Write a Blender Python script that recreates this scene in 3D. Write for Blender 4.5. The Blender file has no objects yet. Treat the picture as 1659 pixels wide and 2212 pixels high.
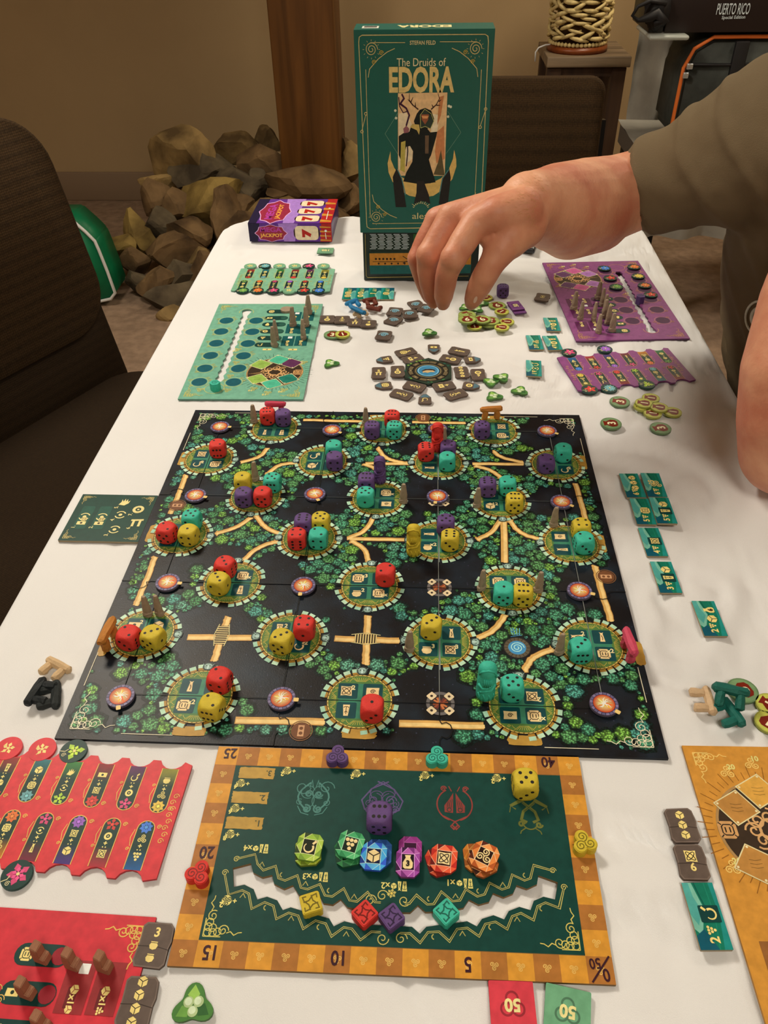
import bpy, bmesh, math, random
from mathutils import Vector, Matrix, noise
from mathutils.geometry import tessellate_polygon
sc = bpy.context.scene
PI = math.pi
R_ = math.radians
rnd = random.Random(7)
# ------------------------------------------------------------------ camera (1659 x 2212 photograph)
W, H, FPX = 1659.0, 2212.0, 1718.62
CR = ((0.99873472, 0.04804763, -0.01484543), (-0.01911739, 0.63579181, 0.77162381), (0.04651329, -0.77036368, 0.6359059))
CP = Vector((0.04524585, -0.3465454, 0.51711722))
cam = bpy.data.cameras.new('camera'); camo = bpy.data.objects.new('camera', cam)
sc.collection.objects.link(camo)
cam.sensor_fit = 'VERTICAL'; cam.sensor_height = 36.0; cam.lens = FPX / H * 36.0
cam.clip_start = 0.02; cam.clip_end = 60
camo.matrix_world = Matrix.Translation(CP) @ Matrix(CR).transposed().to_4x4()
sc.camera = camo
# ------------------------------------------------------------------ exposure, world, lamps
sc.view_settings.view_transform = 'Standard'; sc.view_settings.look = 'None'
sc.view_settings.gamma = 1.0; sc.view_settings.use_curve_mapping = False
sc.view_settings.exposure = 0.33
wd = bpy.data.worlds.new('world'); sc.world = wd; wd.use_nodes = True
wd.node_tree.nodes['Background'].inputs[0].default_value = (1.0, .84, .66, 1)
wd.node_tree.nodes['Background'].inputs[1].default_value = 0.16
def area(name, loc, tgt, size, power, col=(1, .88, .72)):
    l = bpy.data.lights.new(name, 'AREA'); l.shape = 'DISK'; l.size = size; l.energy = power; l.color = col
    o = bpy.data.objects.new(name, l); sc.collection.objects.link(o); o.location = loc
    o.rotation_euler = (Vector(tgt) - Vector(loc)).to_track_quat('-Z', 'Y').to_euler(); return o
area('ceiling_lamp_over_table', (-0.85, 1.15, 1.62), (0, .35, 0), 0.6, 33)
area('ceiling_lamp_near', (0.35, -0.85, 1.64), (0, .3, 0), 0.8, 20)
area('ceiling_lamp_left', (-2.3, 0.6, 1.64), (-1.2, 1.2, -.74), 0.5, 12)
area('added_fill_right', (1.7, 1.5, 1.64), (1.4, 1.7, -.74), 0.5, 9)  # unseen fill light added to brighten the carpet on the right
area('ceiling_lamp_back', (1.0, 2.5, 1.64), (.8, 2.7, -.74), 0.5, 15, (1, .84, .62))
def lin(v):
    v /= 255.0
    return v / 12.92 if v <= .04045 else ((v + .055) / 1.055) ** 2.4
ILL = (0.93, 0.80, 0.67)
def K(c):      # sRGB seen under the warm lamps -> surface colour
    return tuple(min(.92, lin(c[i]) / ILL[i]) for i in range(3)) + (1,)
FLOOR = -0.74
# ------------------------------------------------------------------ pixel -> place on a real plane
def ray(x, y):
    v = ((x - W / 2) / FPX, -(y - H / 2) / FPX, -1.0)
    return Vector([sum(v[k] * CR[k][i] for k in range(3)) for i in range(3)])
def at(x, y, z=0.0):
    v = ray(x, y); return CP + v * ((z - CP.z) / v.z)
def aty(x, y, Y):
    v = ray(x, y); return CP + v * ((Y - CP.y) / v.y)
def pix(p):
    d = Vector(p) - CP; q = [sum(CR[k][i] * d[i] for i in range(3)) for k in range(3)]
    return W / 2 + FPX * q[0] / -q[2], H / 2 - FPX * q[1] / -q[2]
# ------------------------------------------------------------------ materials
MATS = {}
def nodes(m):
    m.use_nodes = True; nt = m.node_tree; return nt, nt.nodes['Principled BSDF']
def mat(name, col, rough=.6, spec=.4, nscale=0, namt=0, bump=0, bscale=200, metal=0, sheen=0, coat=0, col2=None, wave=0, sss=0):
    if name in MATS: return MATS[name]
    m = bpy.data.materials.new(name); nt, b = nodes(m); MATS[name] = m
    b.inputs['Base Color'].default_value = col; b.inputs['Roughness'].default_value = rough
    b.inputs['Specular IOR Level'].default_value = spec; b.inputs['Metallic'].default_value = metal
    if sheen: b.inputs['Sheen Weight'].default_value = sheen
    if coat: b.inputs['Coat Weight'].default_value = coat
    if sss:
        b.inputs['Subsurface Weight'].default_value = sss; b.inputs['Subsurface Radius'].default_value = (.01, .004, .002); b.inputs['Subsurface Scale'].default_value = 1
    tc = nt.nodes.new('ShaderNodeTexCoord')
    if nscale:
        n = nt.nodes.new('ShaderNodeTexNoise'); n.inputs['Scale'].default_value = nscale; n.inputs['Detail'].default_value = 6
        nt.links.new(tc.outputs['Object'], n.inputs['Vector'])
        r = nt.nodes.new('ShaderNodeValToRGB'); nt.links.new(n.outputs['Fac'], r.inputs['Fac'])
        c2 = col2 or tuple(c * (1 - namt) for c in col[:3]) + (1,)
        r.color_ramp.elements[0].position = .35; r.color_ramp.elements[1].position = .65
        r.color_ramp.elements[0].color = c2; r.color_ramp.elements[1].color = col
        nt.links.new(r.outputs['Color'], b.inputs['Base Color'])
    if bump:
        n2 = nt.nodes.new('ShaderNodeTexNoise'); n2.inputs['Scale'].default_value = bscale; n2.inputs['Detail'].default_value = 4
        nt.links.new(tc.outputs['Object'], n2.inputs['Vector'])
        bp = nt.nodes.new('ShaderNodeBump'); bp.inputs['Strength'].default_value = bump; bp.inputs['Distance'].default_value = .001
        nt.links.new(n2.outputs['Fac'], bp.inputs['Height']); nt.links.new(bp.outputs['Normal'], b.inputs['Normal'])
    return m
def print_mat():       # printed card: the ink colours live in the colour attribute, linen grain from noise
    m = bpy.data.materials.new('printed_card'); nt, b = nodes(m)
    a = nt.nodes.new('ShaderNodeAttribute'); a.attribute_name = 'Col'
    tc = nt.nodes.new('ShaderNodeTexCoord'); n = nt.nodes.new('ShaderNodeTexNoise'); n.inputs['Scale'].default_value = 160; n.inputs['Detail'].default_value = 5
    nt.links.new(tc.outputs['Object'], n.inputs['Vector'])
    mp = nt.nodes.new('ShaderNodeMapRange'); mp.inputs['From Min'].default_value = .3; mp.inputs['From Max'].default_value = .7
    mp.inputs['To Min'].default_value = .86; mp.inputs['To Max'].default_value = 1.1
    nt.links.new(n.outputs['Fac'], mp.inputs['Value'])
    mx = nt.nodes.new('ShaderNodeVectorMath'); mx.operation = 'SCALE'
    nt.links.new(a.outputs['Color'], mx.inputs[0]); nt.links.new(mp.outputs['Result'], mx.inputs['Scale'])
    nt.links.new(mx.outputs['Vector'], b.inputs['Base Color'])
    b.inputs['Roughness'].default_value = .42; b.inputs['Specular IOR Level'].default_value = .2
    return m
PRINT = print_mat()
def forest_mat():      # tree crowns: leaf clusters as small cells over the crown's own ink colour
    m = bpy.data.materials.new('printed_foliage'); nt, b = nodes(m)
    a = nt.nodes.new('ShaderNodeAttribute'); a.attribute_name = 'Col'
    tc = nt.nodes.new('ShaderNodeTexCoord')
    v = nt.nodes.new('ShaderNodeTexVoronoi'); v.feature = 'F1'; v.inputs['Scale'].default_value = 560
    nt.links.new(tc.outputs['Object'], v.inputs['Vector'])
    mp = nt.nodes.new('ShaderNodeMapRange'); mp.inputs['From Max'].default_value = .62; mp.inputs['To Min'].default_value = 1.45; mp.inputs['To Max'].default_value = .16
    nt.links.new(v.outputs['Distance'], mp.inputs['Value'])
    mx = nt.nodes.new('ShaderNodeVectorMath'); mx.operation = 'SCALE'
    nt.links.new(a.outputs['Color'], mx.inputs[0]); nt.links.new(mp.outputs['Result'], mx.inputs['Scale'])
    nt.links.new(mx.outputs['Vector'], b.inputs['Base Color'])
    b.inputs['Roughness'].default_value = .42; b.inputs['Specular IOR Level'].default_value = .2
    return m
FOL = forest_mat()
# ------------------------------------------------------------------ object helpers
COL = sc.collection
def link(name, me, parent=None):
    o = bpy.data.objects.new(name, me); COL.objects.link(o)
    if parent: o.parent = parent
    return o
def mesh(name, V, F, m, parent=None, smooth=False, loc=None, rz=0):
    me = bpy.data.meshes.new(name); me.from_pydata([tuple(v) for v in V], [], F); me.update()
    if m: me.materials.append(m)
    if smooth: me.polygons.foreach_set('use_smooth', [True] * len(me.polygons))
    o = link(name, me, parent)
    if loc is not None: o.location = loc
    if rz: o.rotation_euler = (0, 0, rz)
    return o
def bmobj(name, bm, m, parent=None, smooth=False):
    me = bpy.data.meshes.new(name); bmesh.ops.recalc_face_normals(bm, faces=bm.faces); bm.to_mesh(me); bm.free()
    me.materials.append(m)
    if smooth: me.polygons.foreach_set('use_smooth', [True] * len(me.polygons))
    return link(name, me, parent)
def tag(o, label=None, cat=None, group=None, kind=None):
    if label: o['label'] = label
    if cat: o['category'] = cat
    if group: o['group'] = group
    if kind: o['kind'] = kind
    return o
def empty(name, loc, rz=0):
    o = bpy.data.objects.new(name, None); COL.objects.link(o); o.location = loc; o.rotation_euler = (0, 0, rz)
    o.empty_display_size = .01; return o
def dup(o, parent=None):
    c = o.copy(); COL.objects.link(c); c.parent = parent
    for ch in o.children: dup(ch, c)
    return c
def box_bm(bm, x0, x1, y0, y1, z0, z1, M=None):
    vs = [bm.verts.new((x, y, z)) for x in (x0, x1) for y in (y0, y1) for z in (z0, z1)]
    if M is not None:
        for v in vs: v.co = M @ v.co
    for f in ((0, 1, 3, 2), (4, 6, 7, 5), (0, 4, 5, 1), (2, 3, 7, 6), (0, 2, 6, 4), (1, 5, 7, 3)):
        bm.faces.new([vs[i] for i in f])
    return vs
def box(name, x0, x1, y0, y1, z0, z1, m, parent=None, bev=0, seg=2, M=None):
    bm = bmesh.new(); box_bm(bm, x0, x1, y0, y1, z0, z1, M)
    if bev: bmesh.ops.bevel(bm, geom=bm.edges[:], offset=bev, segments=seg, affect='EDGES', profile=.5)
    return bmobj(name, bm, m, parent, bev > 0 and seg > 1)
def tess(loops):
    v3 = [[Vector((p[0], p[1], 0)) for p in l] for l in loops]
    return [tuple(t) for t in tessellate_polygon(v3)]
def prism_data(loops, z0, z1):
    V = []; F = []
    flat = [p for l in loops for p in l]; n = len(flat)
    tr = tess(loops)
    V = [(p[0], p[1], z1) for p in flat] + [(p[0], p[1], z0) for p in flat]
    for t in tr:
        a, b, c = [Vector(flat[i][:2]) for i in t]
        cr = (b - a).cross(c - a)
        t = t if cr > 0 else t[::-1]
        F.append(t); F.append(tuple(i + n for i in t[::-1]))
    k = 0
    for l in loops:
        m_ = len(l)
        for i in range(m_): F.append((k + i, k + (i + 1) % m_, n + k + (i + 1) % m_, n + k + i))
        k += m_
    return V, F
def prism(name, loops, z0, z1, m, parent=None):
    V, F = prism_data(loops, z0, z1)
    me = bpy.data.meshes.new(name); me.from_pydata(V, [], F); me.materials.append(m)
    bm = bmesh.new(); bm.from_mesh(me); bmesh.ops.recalc_face_normals(bm, faces=bm.faces); bm.to_mesh(me); bm.free()
    return link(name, me, parent)
def circ(r, n=28, cx=0, cy=0, a0=0): return [(cx + r * math.cos(a0 + 2 * PI * i / n), cy + r * math.sin(a0 + 2 * PI * i / n)) for i in range(n)]
def rrp(w, h, r, n=4, cx=0, cy=0, ang=0):
    P = []
    for sx, sy, a in ((1, 1, 0), (-1, 1, 90), (-1, -1, 180), (1, -1, 270)):
        for i in range(n + 1):
            t = R_(a + 90 * i / n); P.append((sx * (w / 2 - r) + r * math.cos(t), sy * (h / 2 - r) + r * math.sin(t)))
    c, s = math.cos(ang), math.sin(ang)
    return [(cx + x * c - y * s, cy + x * s + y * c) for x, y in P]
# ------------------------------------------------------------------ flat print
GLY = {}
def glyph(s, bold):
    k = (s, bold)
    if k in GLY: return GLY[k]
    cu = bpy.data.curves.new('t', 'FONT'); cu.body = s; cu.size = 1; cu.offset = bold; cu.resolution_u = 3
    o = bpy.data.objects.new('t', cu); COL.objects.link(o); dg = bpy.context.evaluated_depsgraph_get()
    me = bpy.data.meshes.new_from_object(o.evaluated_get(dg))
    V = [(v.co.x, v.co.y) for v in me.vertices]; F = [tuple(p.vertices) for p in me.polygons]
    bpy.data.objects.remove(o); bpy.data.curves.remove(cu); bpy.data.meshes.remove(me)
    xs = [v[0] for v in V] or [0]; ys = [v[1] for v in V] or [0]
    GLY[k] = (V, F, min(xs), max(xs), min(ys), max(ys)); return GLY[k]
class Art:
    def __init__(s, z=0.0, dz=.00007): s.V = []; s.F = []; s.C = []; s.z0 = z; s.dz = dz; s.M = []
    def add(s, P, F, col, z=0, cols=None, ramp=False):
        k = len(s.V); s.n = getattr(s, 'n', 0) + 1; zz = s.z0 + z * s.dz + (s.n % 83) * 3e-7; g_ = 2.5e-7 if ramp else 0
        s.V += [(p[0], p[1], zz + (i // 2) * g_) for i, p in enumerate(P)]
        s.C += [K(c) for c in cols] if cols else [K(col)] * len(P)
        for f in F:
            a, b, c = [Vector(P[i][:2]) for i in f[:3]]
            if (b - a).cross(c - a) < 0: f = tuple(reversed(f))
            s.F.append(tuple(k + i for i in f))
    def poly(s, P, col, z=0, convex=False):
        P = [tuple(p[:2]) for p in P]
        if convex: s.add(P, [tuple(range(len(P)))], col, z)
        else: s.add(P, tess([P]), col, z)
    def fan(s, cx, cy, P, c0, c1, z=0):
        n = len(P); s.add([(cx, cy)] + list(P), [(0, 1 + i, 1 + (i + 1) % n) for i in range(n)], c0, z, [c0] + [c1] * n)
    def disc(s, cx, cy, r, col, z=0, n=20): s.poly(circ(r, n, cx, cy), col, z, True)
    def ring(s, cx, cy, r0, r1, col, z=0, a0=0, a1=2 * PI, n=28):
        P = []
        for i in range(n + 1):
            a = a0 + (a1 - a0) * i / n; P += [(cx + r0 * math.cos(a), cy + r0 * math.sin(a)), (cx + r1 * math.cos(a), cy + r1 * math.sin(a))]
        s.add(P, [(2 * i, 2 * i + 1, 2 * i + 3, 2 * i + 2) for i in range(n)], col, z)
    def stroke(s, P, w, col, z=0, closed=False, w2=None):
        P = [Vector(p[:2]) for p in P]; n = len(P)
        if n < 2: return
        L = []
        for i in range(n):
            if closed: a, b = P[i - 1], P[(i + 1) % n]
            else: a, b = P[max(0, i - 1)], P[min(n - 1, i + 1)]
            d = (b - a)
            if d.length < 1e-9: d = Vector((1, 0))
            d.normalize(); nn = Vector((-d.y, d.x))
            ww = w if w2 is None else w + (w2 - w) * i / (n - 1)
            if 0 < i < n - 1 or closed:
                e = (P[i] - P[i - 1]); e.normalize() if e.length > 1e-9 else None
                cs = abs(e.dot(d)); ww = ww / max(cs, .55)
            L += [P[i] + nn * ww / 2, P[i] - nn * ww / 2]
        F = [(2 * i, 2 * i + 1, 2 * i + 3, 2 * i + 2) for i in range(n - 1)]
        if closed: F.append((2 * n - 2, 2 * n - 1, 1, 0))
        s.add([(p.x, p.y) for p in L], F, col, z, None, True)
    def rrect(s, cx, cy, w, h, r, col, z=0, ang=0): s.poly(rrp(w, h, r, 3, cx, cy, ang), col, z, True)
    def text(s, t, cx, cy, h, col, z=0, ang=0, sx=1, bold=.02, width=None):
        V, F, x0, x1, y0, y1 = glyph(t, bold)
        if not V: return
        k = h / (y1 - y0); kx = k * sx
        if width: kx = width / (x1 - x0)
        c, sn = math.cos(ang), math.sin(ang); P = []
        for x, y in V:
            a = (x - (x0 + x1) / 2) * kx; b = (y - (y0 + y1) / 2) * k
            P.append((cx + a * c - b * sn, cy + a * sn + b * c))
        s.add(P, F, col, z)
    def spiral(s, cx, cy, r, w, col, z=0, a0=0, turns=1.6, dr=1):
        P = []; n = int(14 * turns)
        for i in range(n + 1):
            t = i / n; a = a0 + dr * 2 * PI * turns * t; rr = r * (1 - .85 * t); P.append((cx + rr * math.cos(a), cy + rr * math.sin(a)))
        s.stroke(P, w, col, z)
    def triskele(s, cx, cy, r, w, col, z=0, a0=PI / 2):
        for k in range(3):
            a = a0 + k * 2 * PI / 3
            s.spiral(cx + .5 * r * math.cos(a), cy + .5 * r * math.sin(a), r * .46, w, col, z, a + PI, 1.5)
    def build(s, name, parent, m=None, loc=None, kind=None):
        me = bpy.data.meshes.new(name); me.from_pydata(s.V, [], s.F); me.materials.append(m or PRINT)
        ca = me.color_attributes.new('Col', 'FLOAT_COLOR', 'POINT')
        ca.data.foreach_set('color', [x for c in s.C for x in c])
        o = link(name, me, parent)
        if loc is not None: o.location = loc
        if kind: o['kind'] = kind
        return o
GOLD = (238, 206, 120); CREAM = (244, 212, 158); DK = (38, 30, 24); TSQ = (14, 66, 66)
def xf(cx, cy, s, a):
    c, sn = math.cos(a) * s, math.sin(a) * s
    return lambda P: [(cx + x * c - y * sn, cy + x * sn + y * c) for x, y in P]
def icon(A, kind, cx, cy, s, a=0, z=0, col=GOLD, dk=DK):   # s = full height
    T = xf(cx, cy, s, a)
    if kind == 'die':
        h = [(.5 * math.cos(R_(30 + 60 * i)), .5 * math.sin(R_(30 + 60 * i))) for i in range(6)]
        A.poly(T(h), col, z, True)
        for p in (h[0], h[2], h[4]): A.stroke(T([(0, 0), p]), s * .07, dk, z + 1)
    elif kind == 'gem':
        A.poly(T([(-.3, .5), (.3, .5), (.5, .3), (.5, -.3), (.3, -.5), (-.3, -.5), (-.5, -.3), (-.5, .3)]), col, z, True)
        A.stroke(T(rrp(.6, .6, .12, 1)), s * .06, dk, z + 1, True)
        for q in (1, -1):
            for w in (1, -1): A.stroke(T([(.28 * q, .28 * w), (.42 * q, .42 * w)]), s * .06, dk, z + 1)
        A.stroke(T([(-.12, .15), (-.12, -.15)]), s * .07, dk, z + 1); A.stroke(T([(.12, .15), (.12, -.15)]), s * .07, dk, z + 1)
    elif kind == 'menhir':
        A.poly(T([(-.2, -.5), (.2, -.5), (.13, .1), (.1, .36), (.18, .5), (0, .42), (-.18, .5), (-.1, .36), (-.13, .1)]), col, z)
        A.stroke(T([(0, -.35), (.05, -.1), (-.03, .15)]), s * .06, dk, z + 1)
    elif kind == 'pillar':
        A.poly(T([(-.17, -.5), (.17, -.5), (.26, .5), (-.26, .5)]), col, z, True)
        A.stroke(T([(0, -.35), (0, .3)]), s * .05, dk, z + 1); A.stroke(T([(-.2, .22), (-.1, .33), (.1, .33), (.2, .22)]), s * .05, dk, z + 1)
        A.stroke(T([(-.12, -.2), (0, -.08), (.12, -.2)]), s * .05, dk, z + 1)
    elif kind == 'sickle':
        P = [(.34 * math.cos(R_(t)) - .02, .34 * math.sin(R_(t)) - .08) for t in range(130, 400, 22)]
        A.stroke(T(P), s * .07, col, z, False, s * .16); A.stroke(T([(.22, .22), (.45, .48)]), s * .17, col, z)
    elif kind == 'knot':
        A.poly(T([(-.42, -.44), (-.1, -.4), (.43, -.45), (.4, 0), (.45, .44), (.1, .4), (-.44, .44), (-.4, .1)]), col, z, False)
        for q in (45, 135):
            c, sn = math.cos(R_(q)), math.sin(R_(q))
            P = [(.42 * math.cos(t) * c - .16 * math.sin(t) * sn, .42 * math.cos(t) * sn + .16 * math.sin(t) * c) for t in [2 * PI * i / 16 for i in range(16)]]
            A.stroke(T(P), s * .06, dk, z + 1, True)
    elif kind == 'scroll':
        A.poly(T([(-.5, -.36), (.48, -.34), (.5, .36), (.1, .33), (-.48, .37), (-.46, 0)]), col, z)
        A.spiral(cx, cy, s * .2, s * .06, dk, z + 1)
    elif kind == 'pot':
        A.poly(T([(-.3, .12), (-.34, .26), (.34, .26), (.3, .12), (.42, -.1), (.3, -.4), (0, -.5), (-.3, -.4), (-.42, -.1)]), col, z)
        A.stroke(T([(-.3, .14), (.3, .14)]), s * .05, dk, z + 1)
    elif kind == 'coin':
        A.ring(cx, cy, s * .24, s * .48, col, z, n=14); A.disc(cx, cy, s * .1, col, z, 8)
    elif kind == 'dolmen':
        A.stroke(T([(-.5, .3), (.5, .36)]), s * .2, col, z); A.stroke(T([(-.26, .3), (-.26, -.45)]), s * .2, col, z); A.stroke(T([(.26, .3), (.26, -.45)]), s * .2, col, z)
    elif kind == 'tri':
        for x, y in ((-.3, .32), (0, .32), (.3, .32), (-.15, 0), (.15, 0), (0, -.32)): A.poly(T(circ(.15, 7, x, y)), col, z, True)
    elif kind == 'bag':
        A.poly(T([(-.16, .3), (-.22, .5), (.22, .5), (.16, .3), (.36, -.05), (.34, -.4), (.2, -.5), (-.2, -.5), (-.34, -.4), (-.36, -.05)]), col, z)
    elif kind == 'swirl':
        A.spiral(cx, cy, s * .34, s * .08, (130, 190, 200), z, a, 1.8)
        A.ring(cx, cy, s * .42, s * .48, (175, 210, 215), z, a + .3, a + 3.4, 12)
    elif kind == 'tris':
        A.triskele(cx, cy, s * .62, s * .08, col, z, a + PI / 2)
    elif kind == 'rot':
        A.ring(cx, cy, s * .36, s * .46, col, z, a + .4, a + 2.6, 10); A.ring(cx, cy, s * .36, s * .46, col, z, a + 3.5, a + 5.8, 10); A.disc(cx, cy, s * .16, col, z, 8)
    elif kind == 'card':
        A.poly(T([(-.5, -.28), (.5, -.28), (.5, .28), (-.5, .28)]), col, z, True); A.poly(T(circ(.15, 8)), dk, z + 1, True)
    elif kind == 'hand':
        A.poly(T([(-.4, -.3), (.1, -.4), (.4, -.1), (.45, .3), (.3, .05), (.2, .45), (.1, .1), (0, .5), (-.1, .1), (-.25, .4), (-.25, .05)]), col, z)
def corner_orn(A, cx, cy, sx, sy, s, col, w=.0005, z=2):
    for a, b in ((.10, .10), (.24, .10), (.10, .24), (.22, .22), (.36, .12), (.12, .36)): A.ring(cx + sx * s * a, cy + sy * s * b, s * .095 - w * .5, s * .095 + w * .5, col, z, n=12)
    A.stroke([(cx, cy), (cx + sx * s * .46, cy)], w, col, z); A.stroke([(cx, cy), (cx, cy + sy * s * .46)], w, col, z)
    A.spiral(cx + sx * s * .5, cy + sy * s * .16, s * .15, w, col, z, 0, 1.5, sx); A.spiral(cx + sx * s * .17, cy + sy * s * .52, s * .15, w, col, z, 1, 1.5, sy)
    A.stroke([(cx + sx * s * (.6 + .1 * i), cy + sy * s * (.1 + .05 * math.sin(i * 2.2))) for i in range(5)], w, col, z)
    A.stroke([(cx + sx * s * (.1 + .05 * math.sin(i * 2.2)), cy + sy * s * (.65 + .1 * i)) for i in range(5)], w, col, z)
def flower(A, cx, cy, r, col, z, n=7, c2=(240, 200, 90)):
    for k in range(n):
        a = 2 * PI * k / n + .3; c, s = math.cos(a), math.sin(a)
        A.poly([(cx + r * (.2 * c - x * s * .3), cy + r * (.2 * s + x * c * .3)) for x in (0,)] + [(cx + r * (.6 * c + .3 * s), cy + r * (.6 * s - .3 * c)), (cx + r * c, cy + r * s), (cx + r * (.6 * c - .3 * s), cy + r * (.6 * s + .3 * c))], col, z, True)
    A.disc(cx, cy, r * .25, c2, z + 1, 8)
# ================================================================== the room
WALL = mat('painted_wall', K((180, 146, 102)), .8, .2, 3, .06, .25, 260)
WALL_R = WALL
CARPET = mat('carpet_pile', K((158, 126, 98)), .95, .1, 30, .28, 1.0, 420)
X0, X1, Y0, Y1, ZC = -2.7, 2.3, -2.2, 3.5, 1.66
def struct(o): o['kind'] = 'structure'; return o
struct(box('floor', X0 - .1, X1 + .1, Y0 - .1, Y1 + .1, FLOOR - .1, FLOOR, CARPET))
struct(box('ceiling', X0 - .1, X1 + .1, Y0 - .1, Y1 + .1, ZC, ZC + .1, mat('ceiling_paint', K((190, 170, 140)), .9)))
struct(box('wall_back', X0 - .1, X1 + .1, Y1, Y1 + .1, FLOOR, ZC, WALL))
struct(box('wall_left', X0 - .1, X0, Y0, Y1, FLOOR, ZC, WALL))
struct(box('wall_right', X1, X1 + .1, Y0, Y1, FLOOR, ZC, WALL))
struct(box('wall_front', X0 - .1, X1 + .1, Y0 - .1, Y0, FLOOR, ZC, WALL))
struct(box('baseboard_back', X0, X1, Y1 - .014, Y1, FLOOR, FLOOR + .13, mat('baseboard_vinyl', K((140, 112, 84)), .6), bev=.004))
# ------------------------------------------------------------------ timber post
def wood(name, c1, c2, sc_, ax='Z', rough=.5):
    m = bpy.data.materials.new(name); nt, b = nodes(m); tc = nt.nodes.new('ShaderNodeTexCoord'); mp = nt.nodes.new('ShaderNodeMapping')
    k = {'Z': (sc_, sc_, sc_ * .06), 'X': (sc_ * .06, sc_, sc_), 'Y': (sc_, sc_ * .06, sc_)}[ax]; mp.inputs['Scale'].default_value = k
    n = nt.nodes.new('ShaderNodeTexNoise'); n.inputs['Scale'].default_value = 1; n.inputs['Detail'].default_value = 8; n.inputs['Distortion'].default_value = .6
    r = nt.nodes.new('ShaderNodeValToRGB'); r.color_ramp.elements[0].position = .3; r.color_ramp.elements[1].position = .7
    r.color_ramp.elements[0].color = K(c1); r.color_ramp.elements[1].color = K(c2)
    nt.links.new(tc.outputs['Object'], mp.inputs['Vector']); nt.links.new(mp.outputs['Vector'], n.inputs['Vector'])
    nt.links.new(n.outputs['Fac'], r.inputs['Fac']); nt.links.new(r.outputs['Color'], b.inputs['Base Color']); b.inputs['Roughness'].default_value = rough
    return m
p0, p1 = aty(575, 0, 2.95), aty(718, 0, 2.95)
post = tag(box('timber_post', p0.x, p1.x, 2.95, 3.2, FLOOR, ZC, wood('post_wood', (72, 40, 10), (118, 72, 28), 22), bev=.006), 'square dark brown timber post standing in the stone pile', 'post')
# ------------------------------------------------------------------ pile of field stones
def stone_mat(n, c1, c2): return mat(n, K(c1), .85, .2, 9, .5, 1.0, 60, col2=K(c2))
SM = [stone_mat('stone_tan', (158, 124, 74), (90, 68, 40)), stone_mat('stone_brown', (130, 98, 62), (74, 54, 34)), stone_mat('stone_grey', (112, 94, 68), (64, 52, 38)), stone_mat('stone_ochre', (158, 126, 66), (92, 70, 36))]
pile = empty('stone_pile', (-.6, 2.8, FLOOR)); tag(pile, 'rough pile of brown and grey field stones around the timber post', 'rock pile')
STN = [(890, 200, 120, 70, 0), (1095, 165, 75, 75, 0), (640, 300, 190, 130, 0), (730, 355, 175, 92, 2), (1060, 310, 150, 85, 1), (970, 455, 155, 80, 2), (430, 500, 110, 85, 1), (560, 580, 95, 85, 1),
 (760, 540, 200, 125, 3), (440, 690, 100, 90, 2), (330, 740, 85, 110, 3), (620, 730, 130, 90, 1), (200, 800, 115, 60, 3), (540, 860, 170, 110, 1), (620, 1000, 160, 90, 2), (330, 900, 80, 60, 1),
 (860, 690, 130, 160, 1), (700, 880, 75, 70, 0), (430, 1040, 110, 90, 1), (560, 1130, 170, 90, 2), (1180, 500, 80, 40, 1), (1590, 330, 75, 95, 0), (1590, 520, 90, 75, 1), (1580, 240, 60, 55, 1), (430, 425, 75, 45, 0),
 (320, 1010, 75, 55, 2), (540, 1210, 90, 40, 0), (1300, 520, 100, 45, 0), (940, 590, 120, 70, 1), (1060, 420, 60, 60, 2), (1330, 440, 200, 90, 1), (740, 1020, 120, 130, 1), (980, 780, 150, 120, 1), (1420, 640, 220, 120, 1), (1150, 640, 150, 110, 0)]
def rock(seed, n=2):
    bm = bmesh.new(); bmesh.ops.create_icosphere(bm, subdivisions=n + 1, radius=1); r = random.Random(seed)
    pl = [(Vector((r.uniform(-1, 1), r.uniform(-1, 1), r.uniform(-1, 1))).normalized(), r.uniform(.42, .80)) for _ in range(13)]
    for v in bm.verts:
        for d, h in pl:
            t = v.co.dot(d) - h
            if t > 0: v.co -= d * t * .99
        v.co *= 1 + .05 * noise.noise(v.co * 3 + Vector((seed, 0, 0))) + .035 * noise.noise(v.co * 9 + Vector((seed, 0, 0)))
    return bm
for i, (sx, sy, rx, ry, mi) in enumerate(STN):
    x, y = 180 + .3617 * sx, 240 + .3617 * sy
    Y = 3.12 - max(0, y - 290) * .85 / 380
    if sx > 1150: Y = min(Y, 2.86)
    if sx > 1500: Y = 3.1 - (y - 320) * .002
    c = aty(x, y, Y); d = (c - CP).length / FPX * .3617
    bm = rock(i)
    rot = Matrix.Rotation(rnd.uniform(-.3, .3), 3, 'Y')
    for v in bm.verts:
        v.co = rot @ v.co; v.co = Vector((v.co.x * rx * d * 1.32, v.co.y * (rx + ry) * .55 * d, v.co.z * ry * d * 1.42))
        v.co += c - pile.location
    o = bmobj('stone', bm, SM[mi], pile, False)
# mound added as core; its dark colour is the shade between stones
bm = bmesh.new(); bmesh.ops.create_icosphere(bm, subdivisions=4, radius=1)
for v in bm.verts:
    v.co = Vector((v.co.x * .50, v.co.y * .5, max(0, v.co.z) * .20)); v.co += Vector((.03, .15, 0)); v.co += Vector((noise.noise(v.co * 9), noise.noise(v.co * 9 + Vector((5, 0, 0))), 0)) * .05
rb = bmobj('core_mound', bm, mat('gap_shade_dark', K((60, 44, 28)), .95, .1, 30, .6, 1, 50), pile, True); rb['kind'] = 'stuff'
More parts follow.
